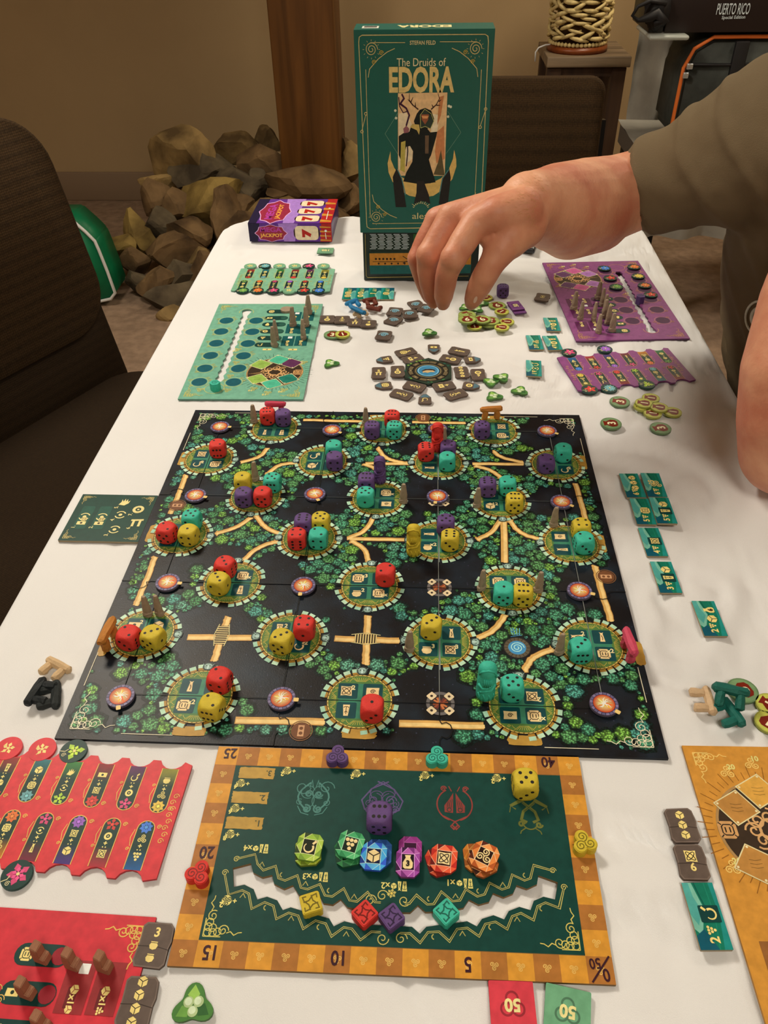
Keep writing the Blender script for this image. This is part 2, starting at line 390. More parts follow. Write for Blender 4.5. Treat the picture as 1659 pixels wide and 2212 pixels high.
# ------------------------------------------------------------------ table with its cloth
CLOTH = mat('white_tablecloth', K((228, 216, 202)), .85, .25, 2.0, .05, .35, 1500)
TX0, TX1, TY0, TY1, TR = -.322, .428, -.62, 1.145, .085
def outline(d, n=14):
    P = []; r = TR + d
    for cx, cy, a in ((TX1 - TR, TY1 - TR, 0), (TX0 + TR, TY1 - TR, 90), (TX0 + TR, TY0 + TR, 180), (TX1 - TR, TY0 + TR, 270)):
        nx = {0: 40, 90: 90, 180: 40, 270: 90}[a]
        for i in range(n): t = R_(a + 90 * i / n); P.append(Vector((cx + r * math.cos(t), cy + r * math.sin(t))))
        t = R_(a + 90); e = Vector((cx + r * math.cos(t), cy + r * math.sin(t)))
        nc = {0: (TX0 + TR, TY1 - TR), 90: (TX0 + TR, TY0 + TR), 180: (TX1 - TR, TY0 + TR), 270: (TX1 - TR, TY1 - TR)}[a]
        f = Vector((nc[0] + r * math.cos(t), nc[1] + r * math.sin(t)))
        for i in range(nx): P.append(e.lerp(f, i / nx))
    return P
def wrinkle(x, y):
    # shallow creases that run across the cloth; deepest on the right half and at the far end
    a = noise.noise(Vector((x * 7 + y * 3, y * 11 - x * 3, 0)))
    b = noise.noise(Vector((x * 15, y * 26, 3.3)))
    w = min(1, max(0, (x + .1) * 2.2 + max(0, y - .42) * 1.3)) * .8 + .2
    ridge = (1 - abs(a) * 5) if abs(a) < .2 else 0
    fine = (1 - abs(b) * 7) if abs(b) < .14 else 0; ridge = max(ridge, 1.15 * (1 - abs(a - .3) * 12) if abs(a - .3) < .083 else 0)
    return -.0004 - w * (.0052 * ridge + .0020 * fine)
V = []; F = []; base = outline(0); n = len(base); cxy = Vector(((TX0 + TX1) / 2, (TY0 + TY1) / 2)); NR = 96
for k in range(NR + 1):
    t = (k / NR) ** .9
    for p in base:
        q = cxy + (p - cxy) * t; V.append((q.x, q.y, wrinkle(q.x, q.y)))
for k in range(NR):
    for i in range(n):
        j = (i + 1) % n; F.append((k * n + i, (k + 1) * n + i, (k + 1) * n + j, k * n + j))
for s, (d, z) in enumerate(((.004, -.0055), (.007, -.011), (.009, -.022), (.012, -.05), (.017, -.1), (.022, -.16), (.026, -.2))):
    O = outline(d); per = 0
    for i, p in enumerate(O):
        per += (O[i] - O[i - 1]).length if i else 0
        q = (p - cxy); q = q.normalized() if q.length else q
        amp = max(0, -z - .015) * .09
        f = math.sin(per * 26 + 2 * math.sin(per * 5)) * amp
        V.append((p.x + q.x * f, p.y + q.y * f, z))
    a = (NR + s) * n; b = (NR + 1 + s) * n
    for i in range(n):
        j = (i + 1) % n; F.append((a + i, b + i, b + j, a + j))
cl = mesh('tablecloth', V, F, CLOTH, smooth=True); tag(cl, 'white cotton cloth with soft creases covering the long gaming table', 'tablecloth')
tb = empty('folding_table', (.05, .26, FLOOR)); tag(tb, 'long folding table hidden under the white cloth', 'table')
TBM = mat('table_laminate', K((90, 80, 70)), .5); LEGM = mat('black_steel', K((30, 28, 26)), .4, metal=.6)
box('table_top', TX0 + .01 - .05, TX1 - .01 - .05, TY0 + .01 - .26, TY1 - .01 - .26, .695, .7325, TBM, tb, .02)
for sx in (-.3, .3):
    for sy in (-.7, .7): box('leg', sx - .015, sx + .015, sy - .015, sy + .015, 0, .695, LEGM, tb)
# ------------------------------------------------------------------ upholstered stacking chairs
def fabric(name, c1, c2, sc_=900):
    m = bpy.data.materials.new(name); nt, b = nodes(m); tc = nt.nodes.new('ShaderNodeTexCoord')
    w = nt.nodes.new('ShaderNodeTexVoronoi'); w.inputs['Scale'].default_value = sc_ / 3; w.inputs['Randomness'].default_value = .25
    r = nt.nodes.new('ShaderNodeValToRGB'); r.color_ramp.elements[0].color = K(c2); r.color_ramp.elements[1].color = K(c1); r.color_ramp.elements[1].position = .75
    nt.links.new(tc.outputs['Object'], w.inputs['Vector']); nt.links.new(w.outputs['Distance'], r.inputs['Fac']); nt.links.new(r.outputs['Color'], b.inputs['Base Color'])
    bp = nt.nodes.new('ShaderNodeBump'); bp.inputs['Strength'].default_value = .6; bp.inputs['Distance'].default_value = .001
    nt.links.new(w.outputs['Distance'], bp.inputs['Height']); nt.links.new(bp.outputs['Normal'], b.inputs['Normal']); b.inputs['Roughness'].default_value = .9
    b.inputs['Specular IOR Level'].default_value = .15
    return m
CF = fabric('chair_weave', (38, 25, 11), (70, 48, 25), 800); CF2 = fabric('chair_weave_plain', (34, 22, 10), (50, 34, 18), 900)
def pad(name, w, d, h, r, m, parent, M, bulge=.015, crown=0):
    # cushion: rounded slab, local x = width, y = thickness, z = height
    bm = bmesh.new(); P = rrp(w, h, r, 8)
    for k, (sc_, y) in enumerate(((.90, -d / 2), (.97, -d * .38), (1, -d * .15), (1, d * .15), (.97, d * .38), (.90, d / 2))):
        for p in P: bm.verts.new((p[0] * (1 - (1 - sc_) * .35 * 1), y, p[1] * (1 - (1 - sc_) * .35)))
    bm.verts.ensure_lookup_table(); q = len(P)
    for k in range(5):
        for i in range(q): bm.faces.new([bm.verts[k * q + i], bm.verts[k * q + (i + 1) % q], bm.verts[(k + 1) * q + (i + 1) % q], bm.verts[(k + 1) * q + i]])
    bm.faces.new([bm.verts[i] for i in range(q)]); bm.faces.new([bm.verts[5 * q + i] for i in reversed(range(q))])
    for v in bm.verts: v.co = M @ v.co
    return bmobj(name, bm, m, parent, True)
def chair(loc, rz, sw=.52, sd=.47, sz=.50, lean=10, blo=.60, bhi=.95, label='', cr=.09, fo=-.03):
    c = empty('banquet_chair', loc, rz); tag(c, label, 'chair')
    # local +x is the way the sitter faces
    rotz = Matrix.Rotation(PI / 2, 4, 'Z')
    pad('seat', sw, .07, sd, .07, CF2, c, Matrix.Translation((0, 0, sz - .035)) @ rotz @ Matrix.Rotation(PI / 2, 4, 'X'))
    L = Matrix.Translation((-sd / 2 + .0, 0, sz - .02)) @ Matrix.Rotation(-R_(lean), 4, 'Y')
    pad('lower_back', sw * 1.0, .03, .20, .03, CF2, c, L @ Matrix.Translation((-.03, 0, .07)) @ rotz)
    hb = bhi - blo
    pad('backrest', sw * 1.02, .055, hb, cr, CF, c, L @ Matrix.Translation((-.025, 0, blo - sz + hb / 2)) @ rotz)
    for sy in (-1, 1):
        y = sy * (sw / 2 + fo)
        bm = bmesh.new(); box_bm(bm, -.055, -.03, y - .0125, y + .0125, -.06, bhi - sz - .09, L); bmobj('back_frame', bm, LEGM, c)
        bm = bmesh.new(); box_bm(bm, sd / 2 - .06, sd / 2 - .035, y - .0125, y + .0125, 0, sz - .07); bmobj('leg', bm, LEGM, c)
        bm = bmesh.new(); box_bm(bm, -sd / 2 - .02, -sd / 2 + .005, y - .0125, y + .0125, 0, sz - .05); bmobj('leg', bm, LEGM, c)
    box('seat_frame', -sd / 2 + .01, sd / 2 - .035, -sw / 2 + .03, sw / 2 - .03, sz - .09, sz - .065, LEGM, c)
    return c
chair((-.452, .62, FLOOR), -R_(28), .60, .46, .515, 12, .615, .985, 'empty brown upholstered chair pulled up to the left side of the table')
chair((.20, 1.36, FLOOR), -PI / 2, .47, .44, .46, 7, .53, .90, 'empty brown chair at the far end of the table behind the green box', .035, .004)
# ------------------------------------------------------------------ side table and wicker lamp
st = empty('side_table', (.63, 3.16, FLOOR)); tag(st, 'small grey-brown wooden side table in the back corner under the wicker lamp', 'side table')
SW = wood('weathered_wood', (92, 72, 50), (150, 122, 90), 24, 'X', .6); zt = -.062 - FLOOR
box('table_top', -.152, .155, -.16, .16, zt - .035, zt, SW, st, .003)
DWD = wood('dark_leg_wood', (48, 30, 18), (74, 48, 28), 24, 'Z', .6); box('apron', -.13, .13, -.13, .13, zt - .07, zt - .035, DWD, st)
for sx in (-.12, .12):
    for sy in (-.12, .12): box('leg', sx - .026, sx + .026, sy - .02, sy + .02, 0, zt - .04, DWD, st)
lc = aty(1248, 85, 3.14); lc.z = -.062
lp = empty('wicker_lamp', lc); tag(lp, 'round lamp with a woven twig body on a reddish wooden base', 'lamp')
WOODR = wood('lamp_base_wood', (96, 38, 10), (140, 66, 22), 30, 'X', .35)
LR = .108
bm = bmesh.new(); bmesh.ops.create_cone(bm, cap_ends=True, segments=48, radius1=LR + .006, radius2=LR + .004, depth=.022)
for v in bm.verts: v.co.z += .011
bmesh.ops.bevel(bm, geom=[e for e in bm.edges if abs(e.verts[0].co.z - e.verts[1].co.z) < 1e-5], offset=.003, segments=2, affect='EDGES')
bmobj('lamp_base', bm, WOODR, lp, True)
TW = mat('peeled_twig', K((226, 192, 124)), .6, .3, 60, .3, .5, 300)
def tube(bm, P, R, n=8):
    P = [Vector(p) for p in P]; rings = []
    for i, p in enumerate(P):
        d = (P[min(i + 1, len(P) - 1)] - P[max(i - 1, 0)]).normalized(); a = d.orthogonal().normalized(); b = d.cross(a)
        if rings: # keep frame continuous
            pa = rings[-1][1]; a = (pa - d * pa.dot(d)).normalized(); b = d.cross(a)
        r = R[i] if isinstance(R, (list, tuple)) else R
        rings.append(([bm.verts.new(p + (a * math.cos(2 * PI * k / n) + b * math.sin(2 * PI * k / n)) * r) for k in range(n)], a))
    for (r0, _), (r1, _) in zip(rings, rings[1:]):
        for k in range(n): bm.faces.new([r0[k], r0[(k + 1) % n], r1[(k + 1) % n], r1[k]])
    bm.faces.new(list(reversed(rings[0][0]))); bm.faces.new(rings[-1][0])
row = 0; z = .05
while z < .40:
    m_ = 9
    for k in range(m_):
        a0 = 2 * PI * (k + .5 * (row % 2)) / m_ + rnd.uniform(-.08, .08); L_ = 2 * PI / m_ * rnd.uniform(.85, 1.12); dz = rnd.uniform(-.022, .022)
        bm = bmesh.new(); P = []
        for t in range(6):
            u = t / 5; a = a0 + L_ * u; rr = LR * .93 + .012 * math.sin(PI * u)
            P.append((rr * math.cos(a), rr * math.sin(a), z + dz * (u - .5) * 2))
        q_ = rnd.uniform(.7, 1.05); tube(bm, P, [.003 * q_, .0065 * q_, .0078 * q_, .0078 * q_, .006 * q_, .003 * q_], 7); bmobj('twig', bm, TW, lp, True)
    z += .0128; row += 1
bm = bmesh.new()
for k in range(44): bmesh.ops.create_icosphere(bm, subdivisions=1, radius=.0085, matrix=Matrix.Translation((LR * .96 * math.cos(2 * PI * k / 44), LR * .96 * math.sin(2 * PI * k / 44), .03)))
bmobj('braided_rim', bm, TW, lp, True)['kind'] = 'stuff'
bm = bmesh.new(); bmesh.ops.create_cone(bm, cap_ends=True, segments=32, radius1=.075, radius2=.075, depth=.4, matrix=Matrix.Translation((0, 0, .2)))
bmobj('inner_core', bm, mat('lamp_core', K((90, 62, 34)), .8), lp, True)
bm = bmesh.new(); P = [aty(x, y, 3.1) - Vector((0, 0, 0)) for x, y in ((1200, 97), (1180, 99), (1165, 105), (1158, 115), (1157, 135))]
P = [Vector((-.05, -.0, .004)) + (lc * 0)] + [Vector((p.x - lc.x, -.02, max(.004, p.z - lc.z) if i < 3 else p.z - lc.z)) for i, p in enumerate(P)]
tube(bm, P, .003, 6); bmobj('power_cord', bm, mat('white_cord', K((225, 215, 200)), .5), lp, True)
# ------------------------------------------------------------------ bench under a grey sheet, with the bags and boxes on it
SH = mat('grey_sheet', K((152, 140, 122)), .9, .15, 14, .18, .6, 300)
def drape(name, x0, x1, y0, y1, z0, z1, parent=None):
    nx, nz = 60, 18; V = []; F = []
    # top then front hang
    for j in range(nz + 9):
        for i in range(nx + 1):
            x = x0 + (x1 - x0) * i / nx
            if j < 9: y = y1 + (y0 - y1) * j / 8; z = z1 + .008 * noise.noise(Vector((x * 9, y * 9, 1)))
            else:
                u = (j - 8) / nz; z = z1 - (z1 - z0) * u; y = y0 - .02 * u * math.sin(x * 38 + 3 * noise.noise(Vector((x * 4, 0, 0)))) - .012
            V.append((x, y, z))
    for j in range(nz + 8):
        for i in range(nx): a = j * (nx + 1) + i; F.append((a, a + 1, a + nx + 2, a + nx + 1))
    return mesh(name, V, F, SH, parent, True)
bn = empty('draped_bench', (1.3, 2.6, FLOOR)); tag(bn, 'low bench covered by a grey sheet, holding the bag and boxes', 'bench')
bz = FLOOR
s = drape('sheet', -.59, .7, -.42, .12, -.42 - bz, -.209 - bz, bn)
box('bench_top', -.58, .7, -.41, .12, -.28 - bz, -.222 - bz, TBM, bn)
for sx in (-.55, .6):
    for sy in (-.36, .08): box('leg', sx - .02, sx + .02, sy - .02, sy + .02, 0, -.28 - bz, LEGM, bn)
V = []; F = []
nx, nz = 26, 40
for j in range(nz + 1):
    for i in range(nx + 1):
        u, v = i / nx, j / nz
        xl = aty(1395 - 55 * v, 380 * v, 2.80).x; xr = xl + .20
        V.append((xl + (xr - xl) * u - 1.3, 2.80 + .05 * math.sin(u * 9 + 2 * v) + .03 * noise.noise(Vector((u * 4, v * 5, 0))) - 2.6, .30 - .66 * v - FLOOR))
for j in range(nz):
    for i in range(nx): a = j * (nx + 1) + i; F.append((a, a + 1, a + nx + 2, a + nx + 1))
hs = mesh('hanging_sheet', V, F, SH, None, True); hs.location = bn.location; tag(hs, 'pale grey sheet hanging in folds between the side table and the padded bag', 'cloth')
# backpack-like padded bag with an orange piping
bag = empty('padded_bag', (1.16, 2.5, -.20)); tag(bag, 'dark grey padded game bag with an orange piping and front pocket, on the draped bench', 'bag')
BG = mat('bag_nylon', K((62, 62, 54)), .7, .3, 40, .25, .4, 700); OR = mat('orange_piping', K((225, 108, 40)), .5)
def bp_(x, y, Y=2.38): p = aty(x, y, Y); return p
c0, c1, c2 = bp_(1447, 288), bp_(1490, 80), bp_(1659, 60)
zb = -.195; xl0, xl1 = c0.x, c1.x; zt_ = c1.z
bw = .62
def bagx(z): return xl0 + (xl1 - xl0) * (z - zb) / (zt_ - zb)
bag.location = (0, 0, 0)
front = [(bagx(zb) + .03, zb), (bagx(zb) + bw, zb), (bagx(zt_) + bw, zt_), (bagx(zt_) + .07, zt_), (bagx(zt_) + .02, zt_ - .03), (bagx(zt_ - .08), zt_ - .08), (bagx(zb), zb + .03)]
def extr(name, P, y0, y1, m, parent, bev=.01):
    bm = bmesh.new(); a = [bm.verts.new((p[0], y0, p[1])) for p in P]; b = [bm.verts.new((p[0], y1, p[1])) for p in P]; n = len(P)
    bm.faces.new(a); bm.faces.new(list(reversed(b)))
    for i in range(n): bm.faces.new([a[i], a[(i + 1) % n], b[(i + 1) % n], b[i]])
    bmesh.ops.recalc_face_normals(bm, faces=bm.faces)
    if bev: bmesh.ops.bevel(bm, geom=bm.edges[:], offset=bev, segments=3, affect='EDGES')
    return bmobj(name, bm, m, parent, True)
extr('bag_body', front, 2.38, 2.62, BG, bag, .015)
bm = bmesh.new(); P = [(p[0], 2.378, p[1]) for p in (front[0], front[6], front[5], front[4], front[3], front[2])]
P = [P[0], P[1], ((P[1][0] + P[2][0]) / 2, 2.378, (P[1][2] + P[2][2]) / 2)] + P[2:]
tube(bm, P, .0055, 8); bmobj('piping', bm, OR, bag, True)
zp = aty(1500, 140, 2.37).z
x0_ = bagx(zp) + .012
bm = bmesh.new(); tube(bm, [(x0_, 2.374, zp), (x0_ + .12, 2.374, zp - .002), (x0_ + .5, 2.374, zp + .006)], .005, 6); bmobj('zipper', bm, mat('zip_black', K((18, 16, 16)), .5), bag, True)
box('pull', x0_ - .006, x0_ + .012, 2.366, 2.374, zp - .012, zp + .004, mat('zip_metal', K((210, 205, 195)), .3, metal=.8), bag, .002)
box('pull', x0_ - .012, x0_ + .004, 2.366, 2.374, zp - .036, zp - .02, MATS['zip_metal'], bag, .002)
xs_ = aty(1580, 200, 2.37).x
box('strap', xs_ - .02, xs_ + .02, 2.366, 2.382, zb + .02, zt_ - .01, mat('strap_black', K((24, 22, 22)), .6), bag, .003)
q = aty(1575, 217, 2.36)
bm = bmesh.new(); s_ = .024
for a_, b_ in (((-s_, -s_), (s_, -s_)), ((s_, -s_), (s_, s_)), ((s_, s_), (-s_, s_)), ((-s_, s_), (-s_, -s_))): tube(bm, [(q.x + a_[0], 2.36, q.z + a_[1]), (q.x + b_[0], 2.36, q.z + b_[1])], .004, 6)
bmobj('buckle', bm, MATS['white_cord'], bag, True)
# dark boxed game on top of the bag
g0, g1 = aty(1440, 40, 2.36), aty(1452, 75, 2.36)
gb = tag(empty('dark_game_box', (0, 0, 0)), 'dark brown game box lettered in white, lying on top of the padded bag', 'box')
DB = mat('dark_carton', K((38, 26, 22)), .45); zt2 = zt_ + .014
box('carton', g0.x, g0.x + .5, 2.36, 2.60, zt2, zt2 + .16, DB, gb, .003)
A = Art(); tw = aty(1550, 20, 2.36).x - 0
def wall_art(A, name, parent, Y, m=None): # art drawn in (x, z) stands upright, facing -y
    A.V = [(v[0], Y - v[2], v[1]) for v in A.V]
    return A.build(name, parent, m)
pA = aty(1584, 19, 2.36); pB = aty(1584, 38, 2.36)
A.text('PUERTO RICO', pA.x, pA.z, .028, (215, 215, 205), 1, 0, bold=.01, width=.092); A.text('Special Edition', pB.x, pB.z, .011, (205, 205, 195), 1, .02, width=.066)
wall_art(A, 'lettering', gb, 2.358)['kind'] = 'stuff'
bk = tag(empty('narrow_game_box', (0, 0, 0)), 'narrow black game box standing left of the dark lettered game box', 'box')
bx = aty(1405, 40, 2.36).x
box('carton', bx, g0.x - .004, 2.36, 2.60, zt2, zt2 + .16, mat('black_carton', K((26, 22, 20)), .4), bk, .003)
A = Art(); pC = aty(1462 - 0, 10, 2.36); A.text('PUERTO', (bx + g0.x) / 2, zt2 + .07, .010, (200, 195, 185), 1, PI / 2 - .1, bold=.01); wall_art(A, 'lettering', bk, 2.358)['kind'] = 'stuff'
# clear plastic lid at the left end of the bag
l0 = aty(1398, 55, 2.36); GL = bpy.data.materials.new('clear_plastic'); nt, b = nodes(GL)
b.inputs['Base Color'].default_value = K((205, 200, 180)); b.inputs['Roughness'].default_value = .25; b.inputs['Alpha'].default_value = .55
lid = tag(box('clear_tray', aty(1400, 60, 2.36).x, aty(1495, 90, 2.36).x - .02, 2.32, 2.52, zt_ + .0005, zt_ + .013, GL, bev=.006), 'shallow clear plastic tray jutting out left of the padded bag', 'tray')
# black strap heap
hp = tag(empty('black_strap', (0, 0, 0)), 'bunched black cloth strap hanging over the clear plastic tray', 'strap')
bm = bmesh.new(); P = [aty(x, y, 2.33) for x, y in ((1440, 8), (1405, 2), (1378, 14), (1366, 34), (1378, 44), (1400, 38), (1418, 30), (1432, 45), (1412, 52))]
tube(bm, P, [.006, .006, .005, .005, .006, .012, .018, .02, .01], 8); bmobj('webbing', bm, MATS['strap_black'], hp, True)
bm = bmesh.new(); bmesh.ops.create_icosphere(bm, subdivisions=3, radius=1); c = aty(1420, 22, 2.36)
for v in bm.verts: v.co = Vector((v.co.x * .035, v.co.y * .03, v.co.z * .05)) * (1 + .25 * noise.noise(v.co * 3)) + c
bmobj('bundle', bm, MATS['strap_black'], hp, True)
# ------------------------------------------------------------------ green bag on the floor behind the left chair
gbag = tag(empty('green_tote', (0, 0, 0)), 'bright green tote bag with white piping on the floor behind the left chair', 'bag')
GR = mat('green_nylon', K((0, 112, 66)), .45, .4, 12, .25, .5, 40); WP = MATS['white_cord']
Yg = 2.33
P = [(p.x, p.z) for p in [aty(x, y, Yg) for x, y in ((120, 640), (190, 656), (240, 645), (249, 632), (232, 585), (214, 540), (205, 520), (185, 500), (150, 470), (110, 470))]]
extr('tote_body', P, Yg, Yg + .14, GR, gbag, .006)
bm = bmesh.new(); tube(bm, [(p[0], Yg - .002, p[1]) for p in P], .006, 6); bmobj('piping', bm, WP, gbag, True)
# ================================================================== the forest map board
BT = .0026                      # board thickness
BX0, BX1, BY0, BY1 = -.2305, .2305, -.0015, .4645
BLK = mat('board_black', K((24, 21, 22)), .38, .2, 0, 0, .08, 900)
def starry(m):
    nt = m.node_tree; b = nt.nodes['Principled BSDF']; tc = nt.nodes.new('ShaderNodeTexCoord')
    v = nt.nodes.new('ShaderNodeTexVoronoi'); v.inputs['Scale'].default_value = 170; nt.links.new(tc.outputs['Object'], v.inputs['Vector'])
    r = nt.nodes.new('ShaderNodeValToRGB'); e = r.color_ramp.elements
    e[0].position = .05; e[0].color = K((58, 62, 78)); e[1].position = .14; e[1].color = K((16, 14, 16))
    n = nt.nodes.new('ShaderNodeTexNoise'); n.inputs['Scale'].default_value = 26; n.inputs['Detail'].default_value = 5; nt.links.new(tc.outputs['Object'], n.inputs['Vector'])
    r2 = nt.nodes.new('ShaderNodeValToRGB'); r2.color_ramp.elements[0].position = .42; r2.color_ramp.elements[0].color = K((18, 16, 18)); r2.color_ramp.elements[1].position = .72; r2.color_ramp.elements[1].color = K((30, 40, 48))
    mx = nt.nodes.new('ShaderNodeMix'); mx.data_type = 'RGBA'; mx.blend_type = 'LIGHTEN'; mx.inputs[0].default_value = .8
    nt.links.new(v.outputs['Distance'], r.inputs['Fac']); nt.links.new(n.outputs['Fac'], r2.inputs['Fac'])
    nt.links.new(r2.outputs['Color'], mx.inputs[6]); nt.links.new(r.outputs['Color'], mx.inputs[7]); nt.links.new(mx.outputs[2], b.inputs['Base Color'])
starry(BLK)
board = tag(empty('game_board', (0, 0, 0)), 'large square jigsaw-jointed board printed as a dark forest with round clearings', 'board')
GX = [-.1915, -.0625, .0625, .1905]; GY = [.0415, .1695, .2985, .4270]
g = .00035
for i in range(3):
    for j in range(3):
        box('map_tile', GX[i] + g, GX[i + 1] - g, GY[j] + g, GY[j + 1] - g, 0, BT, BLK, board, .0004, 1)
def knob(p, d, s=1, r=.0085):      # jigsaw tab on a straight cut starting at p along direction d (unit), bulging to its left*s
    n = Vector((-d.y, d.x)) * s; P = []
    for a, b in ((.25, 0), (.34, .1), (.30, .32), (.36, .52), (.5, .62), (.64, .52), (.70, .32), (.66, .1), (.75, 0)): P.append(p + d * a * .036 + n * b * .016)
    return P
def cut(a, b, s):
    a, b = Vector(a), Vector(b); d = (b - a).normalized(); return [a] + knob(a, d, s) + [b]
cB1 = cut((GX[1], BY0), (GX[1], GY[0]), -1); cB2 = cut((GX[2], BY0), (GX[2], GY[0]), -1)
cT1 = cut((GX[1], GY[3]), (GX[1], BY1), 1); cT2 = cut((GX[2], GY[3]), (GX[2], BY1), 1)
cL1 = cut((BX0, GY[1]), (GX[0], GY[1]), -1); cL2 = cut((BX0, GY[2]), (GX[0], GY[2]), 1)
cR1 = cut((GX[3], GY[1]), (BX1, GY[1]), -1); cR2 = cut((GX[3], GY[2]), (BX1, GY[2]), 1)
V2 = lambda *a: [Vector(p) for p in a]
rv = lambda l: list(reversed(l))
pieces = [V2((BX0, BY0)) + cB1 + V2((GX[0], GY[0])) + rv(cL1), cB2 + rv(cB1),
          V2((BX1, BY0)) + rv(cR1) + V2((GX[3], GY[0])) + rv(cB2),
          cL1 + rv(cL2), cR1 + rv(cR2),
          cL2 + V2((GX[0], GY[3])) + cT1 + V2((BX0, BY1)), cT1 + rv(cT2), cR2 + V2((BX1, BY1)) + rv(cT2) + V2((GX[3], GY[3]))]
for P in pieces:
    c = sum(P, Vector((0, 0))) / len(P)
    P = [(c + (p - c) * .9985)[:] for p in P]
    prism('frame_piece', [P], 0, BT - .00005, BLK, board)
# --- what is printed on it
DARK = [(640, 940, 125, 38), (880, 960, 40, 30), (430, 1065, 75, 38), (350, 1060, 40, 20), (700, 1075, 78, 46), (630, 1110, 40, 20), (945, 1062, 80, 52), (1200, 1085, 70, 42), (1180, 935, 80, 38), (475, 925, 55, 28),
        (365, 1240, 62, 60), (600, 1240, 60, 62), (655, 1300, 100, 45), (900, 1265, 75, 62), (960, 1225, 50, 60), (1260, 1270, 66, 60), (1330, 1300, 50, 120), (470, 1385, 125, 90), (250, 1290, 40, 60), (620, 1500, 110, 75), (560, 1440, 80, 50),
        (790, 1370, 110, 70), (930, 1520, 110, 95), (1310, 1525, 85, 65), (262, 1505, 62, 50), (1200, 960, 60, 60), (500, 985, 50, 30), (800, 1205, 40, 30), (150, 1600, 120, 30), (650, 1595, 320, 18), (1080, 1610, 300, 18), (900, 1070, 30, 90), (1010, 1230, 40, 60), (470, 1200, 90, 30), (230, 1480, 34, 120), (1130, 1000, 60, 30), (570, 1600, 120, 25)]
CX = lambda i: -.1915 + i * .0637
CY = lambda j: .0415 + j * .06425
CLR = [(i, j) for j in range(7) for i in range(7) if (i + j) % 2 == 1]
CLR = [c for c in CLR]
PATHS = [([(655, 907), (790, 911)], 5), ([(890, 912), (1005, 914)], 5), ([(578, 968), (562, 988), (520, 999)], 5), ([(815, 967), (832, 990), (865, 999), (885, 1001)], 5), ([(790, 1001), (885, 1002)], 5),
         ([(1065, 975), (1085, 990), (1130, 999)], 5), ([(1020, 1002), (1130, 1003)], 5), ([(1025, 1006), (1062, 1016), (1082, 1032)], 5), ([(788, 1003), (812, 1012), (822, 1028)], 5), ([(640, 1000), (602, 1003), (575, 1026)], 5),
         ([(402, 1026), (386, 1068), (368, 1110)], 5.5), ([(468, 1152), (512, 1140), (542, 1118)], 5), ([(552, 1113), (572, 1141), (610, 1155)], 5), ([(750, 1163), (790, 1148), (810, 1112)], 5), ([(755, 1164), (878, 1166)], 5),
         ([(598, 1170), (556, 1182), (524, 1212)], 5), ([(758, 1168), (788, 1184), (796, 1214)], 5), ([(1030, 1166), (1062, 1152), (1082, 1122)], 5), ([(1100, 1124), (1122, 1152), (1168, 1166)], 5), ([(1088, 1124), (1090, 1215)], 6.5),
         ([(335, 1203), (318, 1250), (293, 1308)], 5.5), ([(1242, 1044), (1255, 1085), (1266, 1126)], 5.5), ([(1285, 1222), (1300, 1280), (1320, 1342)], 6), ([(405, 1376), (545, 1378)], 6.5), ([(493, 1332), (478, 1375), (463, 1428)], 6),
         ([(722, 1380), (862, 1384)], 6.5), ([(795, 1330), (792, 1380), (790, 1436)], 6), ([(1030, 1378), (1066, 1364), (1092, 1328)], 5.5), ([(1132, 1448), (1150, 1418), (1195, 1402)], 5.5), ([(508, 1556), (700, 1560)], 6.5), ([(862, 1563), (1045, 1568)], 6.5)]
def W2(x, y): p = at(x, y, BT); return (p.x, p.y)
def chaikin(P, n=2):
    for _ in range(n if len(P) > 2 else 0):
        Q_ = [P[0]]
        for a, b in zip(P, P[1:]): Q_ += [(a[0] * .75 + b[0] * .25, a[1] * .75 + b[1] * .25), (a[0] * .25 + b[0] * .75, a[1] * .25 + b[1] * .75)]
        P = Q_ + [P[-1]]
    return P
pathw = [(chaikin([W2(*p) for p in P]), w / 1000) for P, w in PATHS]
FIRES = [(0, 0), (2, 0), (6, 0), (0, 2), (2, 2), (6, 2), (0, 4), (2, 4), (4, 4), (6, 4), (0, 6), (2, 6), (4, 6), (6, 6)]
FLAT = [(4, 2), (4, 0)]
def segd(p, a, b):
    ax, ay = a; bx, by = b; dx, dy = bx - ax, by - ay; t = max(0, min(1, ((p[0] - ax) * dx + (p[1] - ay) * dy) / (dx * dx + dy * dy + 1e-12)))
    return math.hypot(p[0] - ax - t * dx, p[1] - ay - t * dy)
crowns = []
def okc(x, y, r):
    if not (BX0 + .006 + r < x < BX1 - .006 - r and BY0 + .006 + r < y < BY1 - .006 - r): return False
    for i, j in CLR:
        if math.hypot(x - CX(i), y - CY(j)) < .0315 + r * .75: return False
    for i, j in FIRES + FLAT:
        if math.hypot(x - CX(i), y - CY(j)) < .0135 + r: return False
    if math.hypot(x - .128, y - .101) < .012 + r: return False
    for P, w in pathw:
        for a, b in zip(P, P[1:]):
            if segd((x, y), a, b) < w / 2 + r * .8: return False
    px, py = pix((x, y, BT))
    for cx, cy, rx, ry in DARK:
        if ((px - cx) / rx) ** 2 + ((py - cy) / ry) ** 2 < .80: return False
    return True
rr = random.Random(11)
for r0, tries in ((.0066, 3500), (.0052, 5000), (.0040, 9000), (.0028, 14000), (.0018, 14000)):
    for _ in range(tries):
        x, y = rr.uniform(BX0, BX1), rr.uniform(BY0, BY1); r = r0 * rr.uniform(.85, 1.15)
        if all((x - a) ** 2 + (y - b) ** 2 > ((r + c) * .80) ** 2 for a, b, c in crowns) and okc(x, y, r): crowns.append((x, y, r))
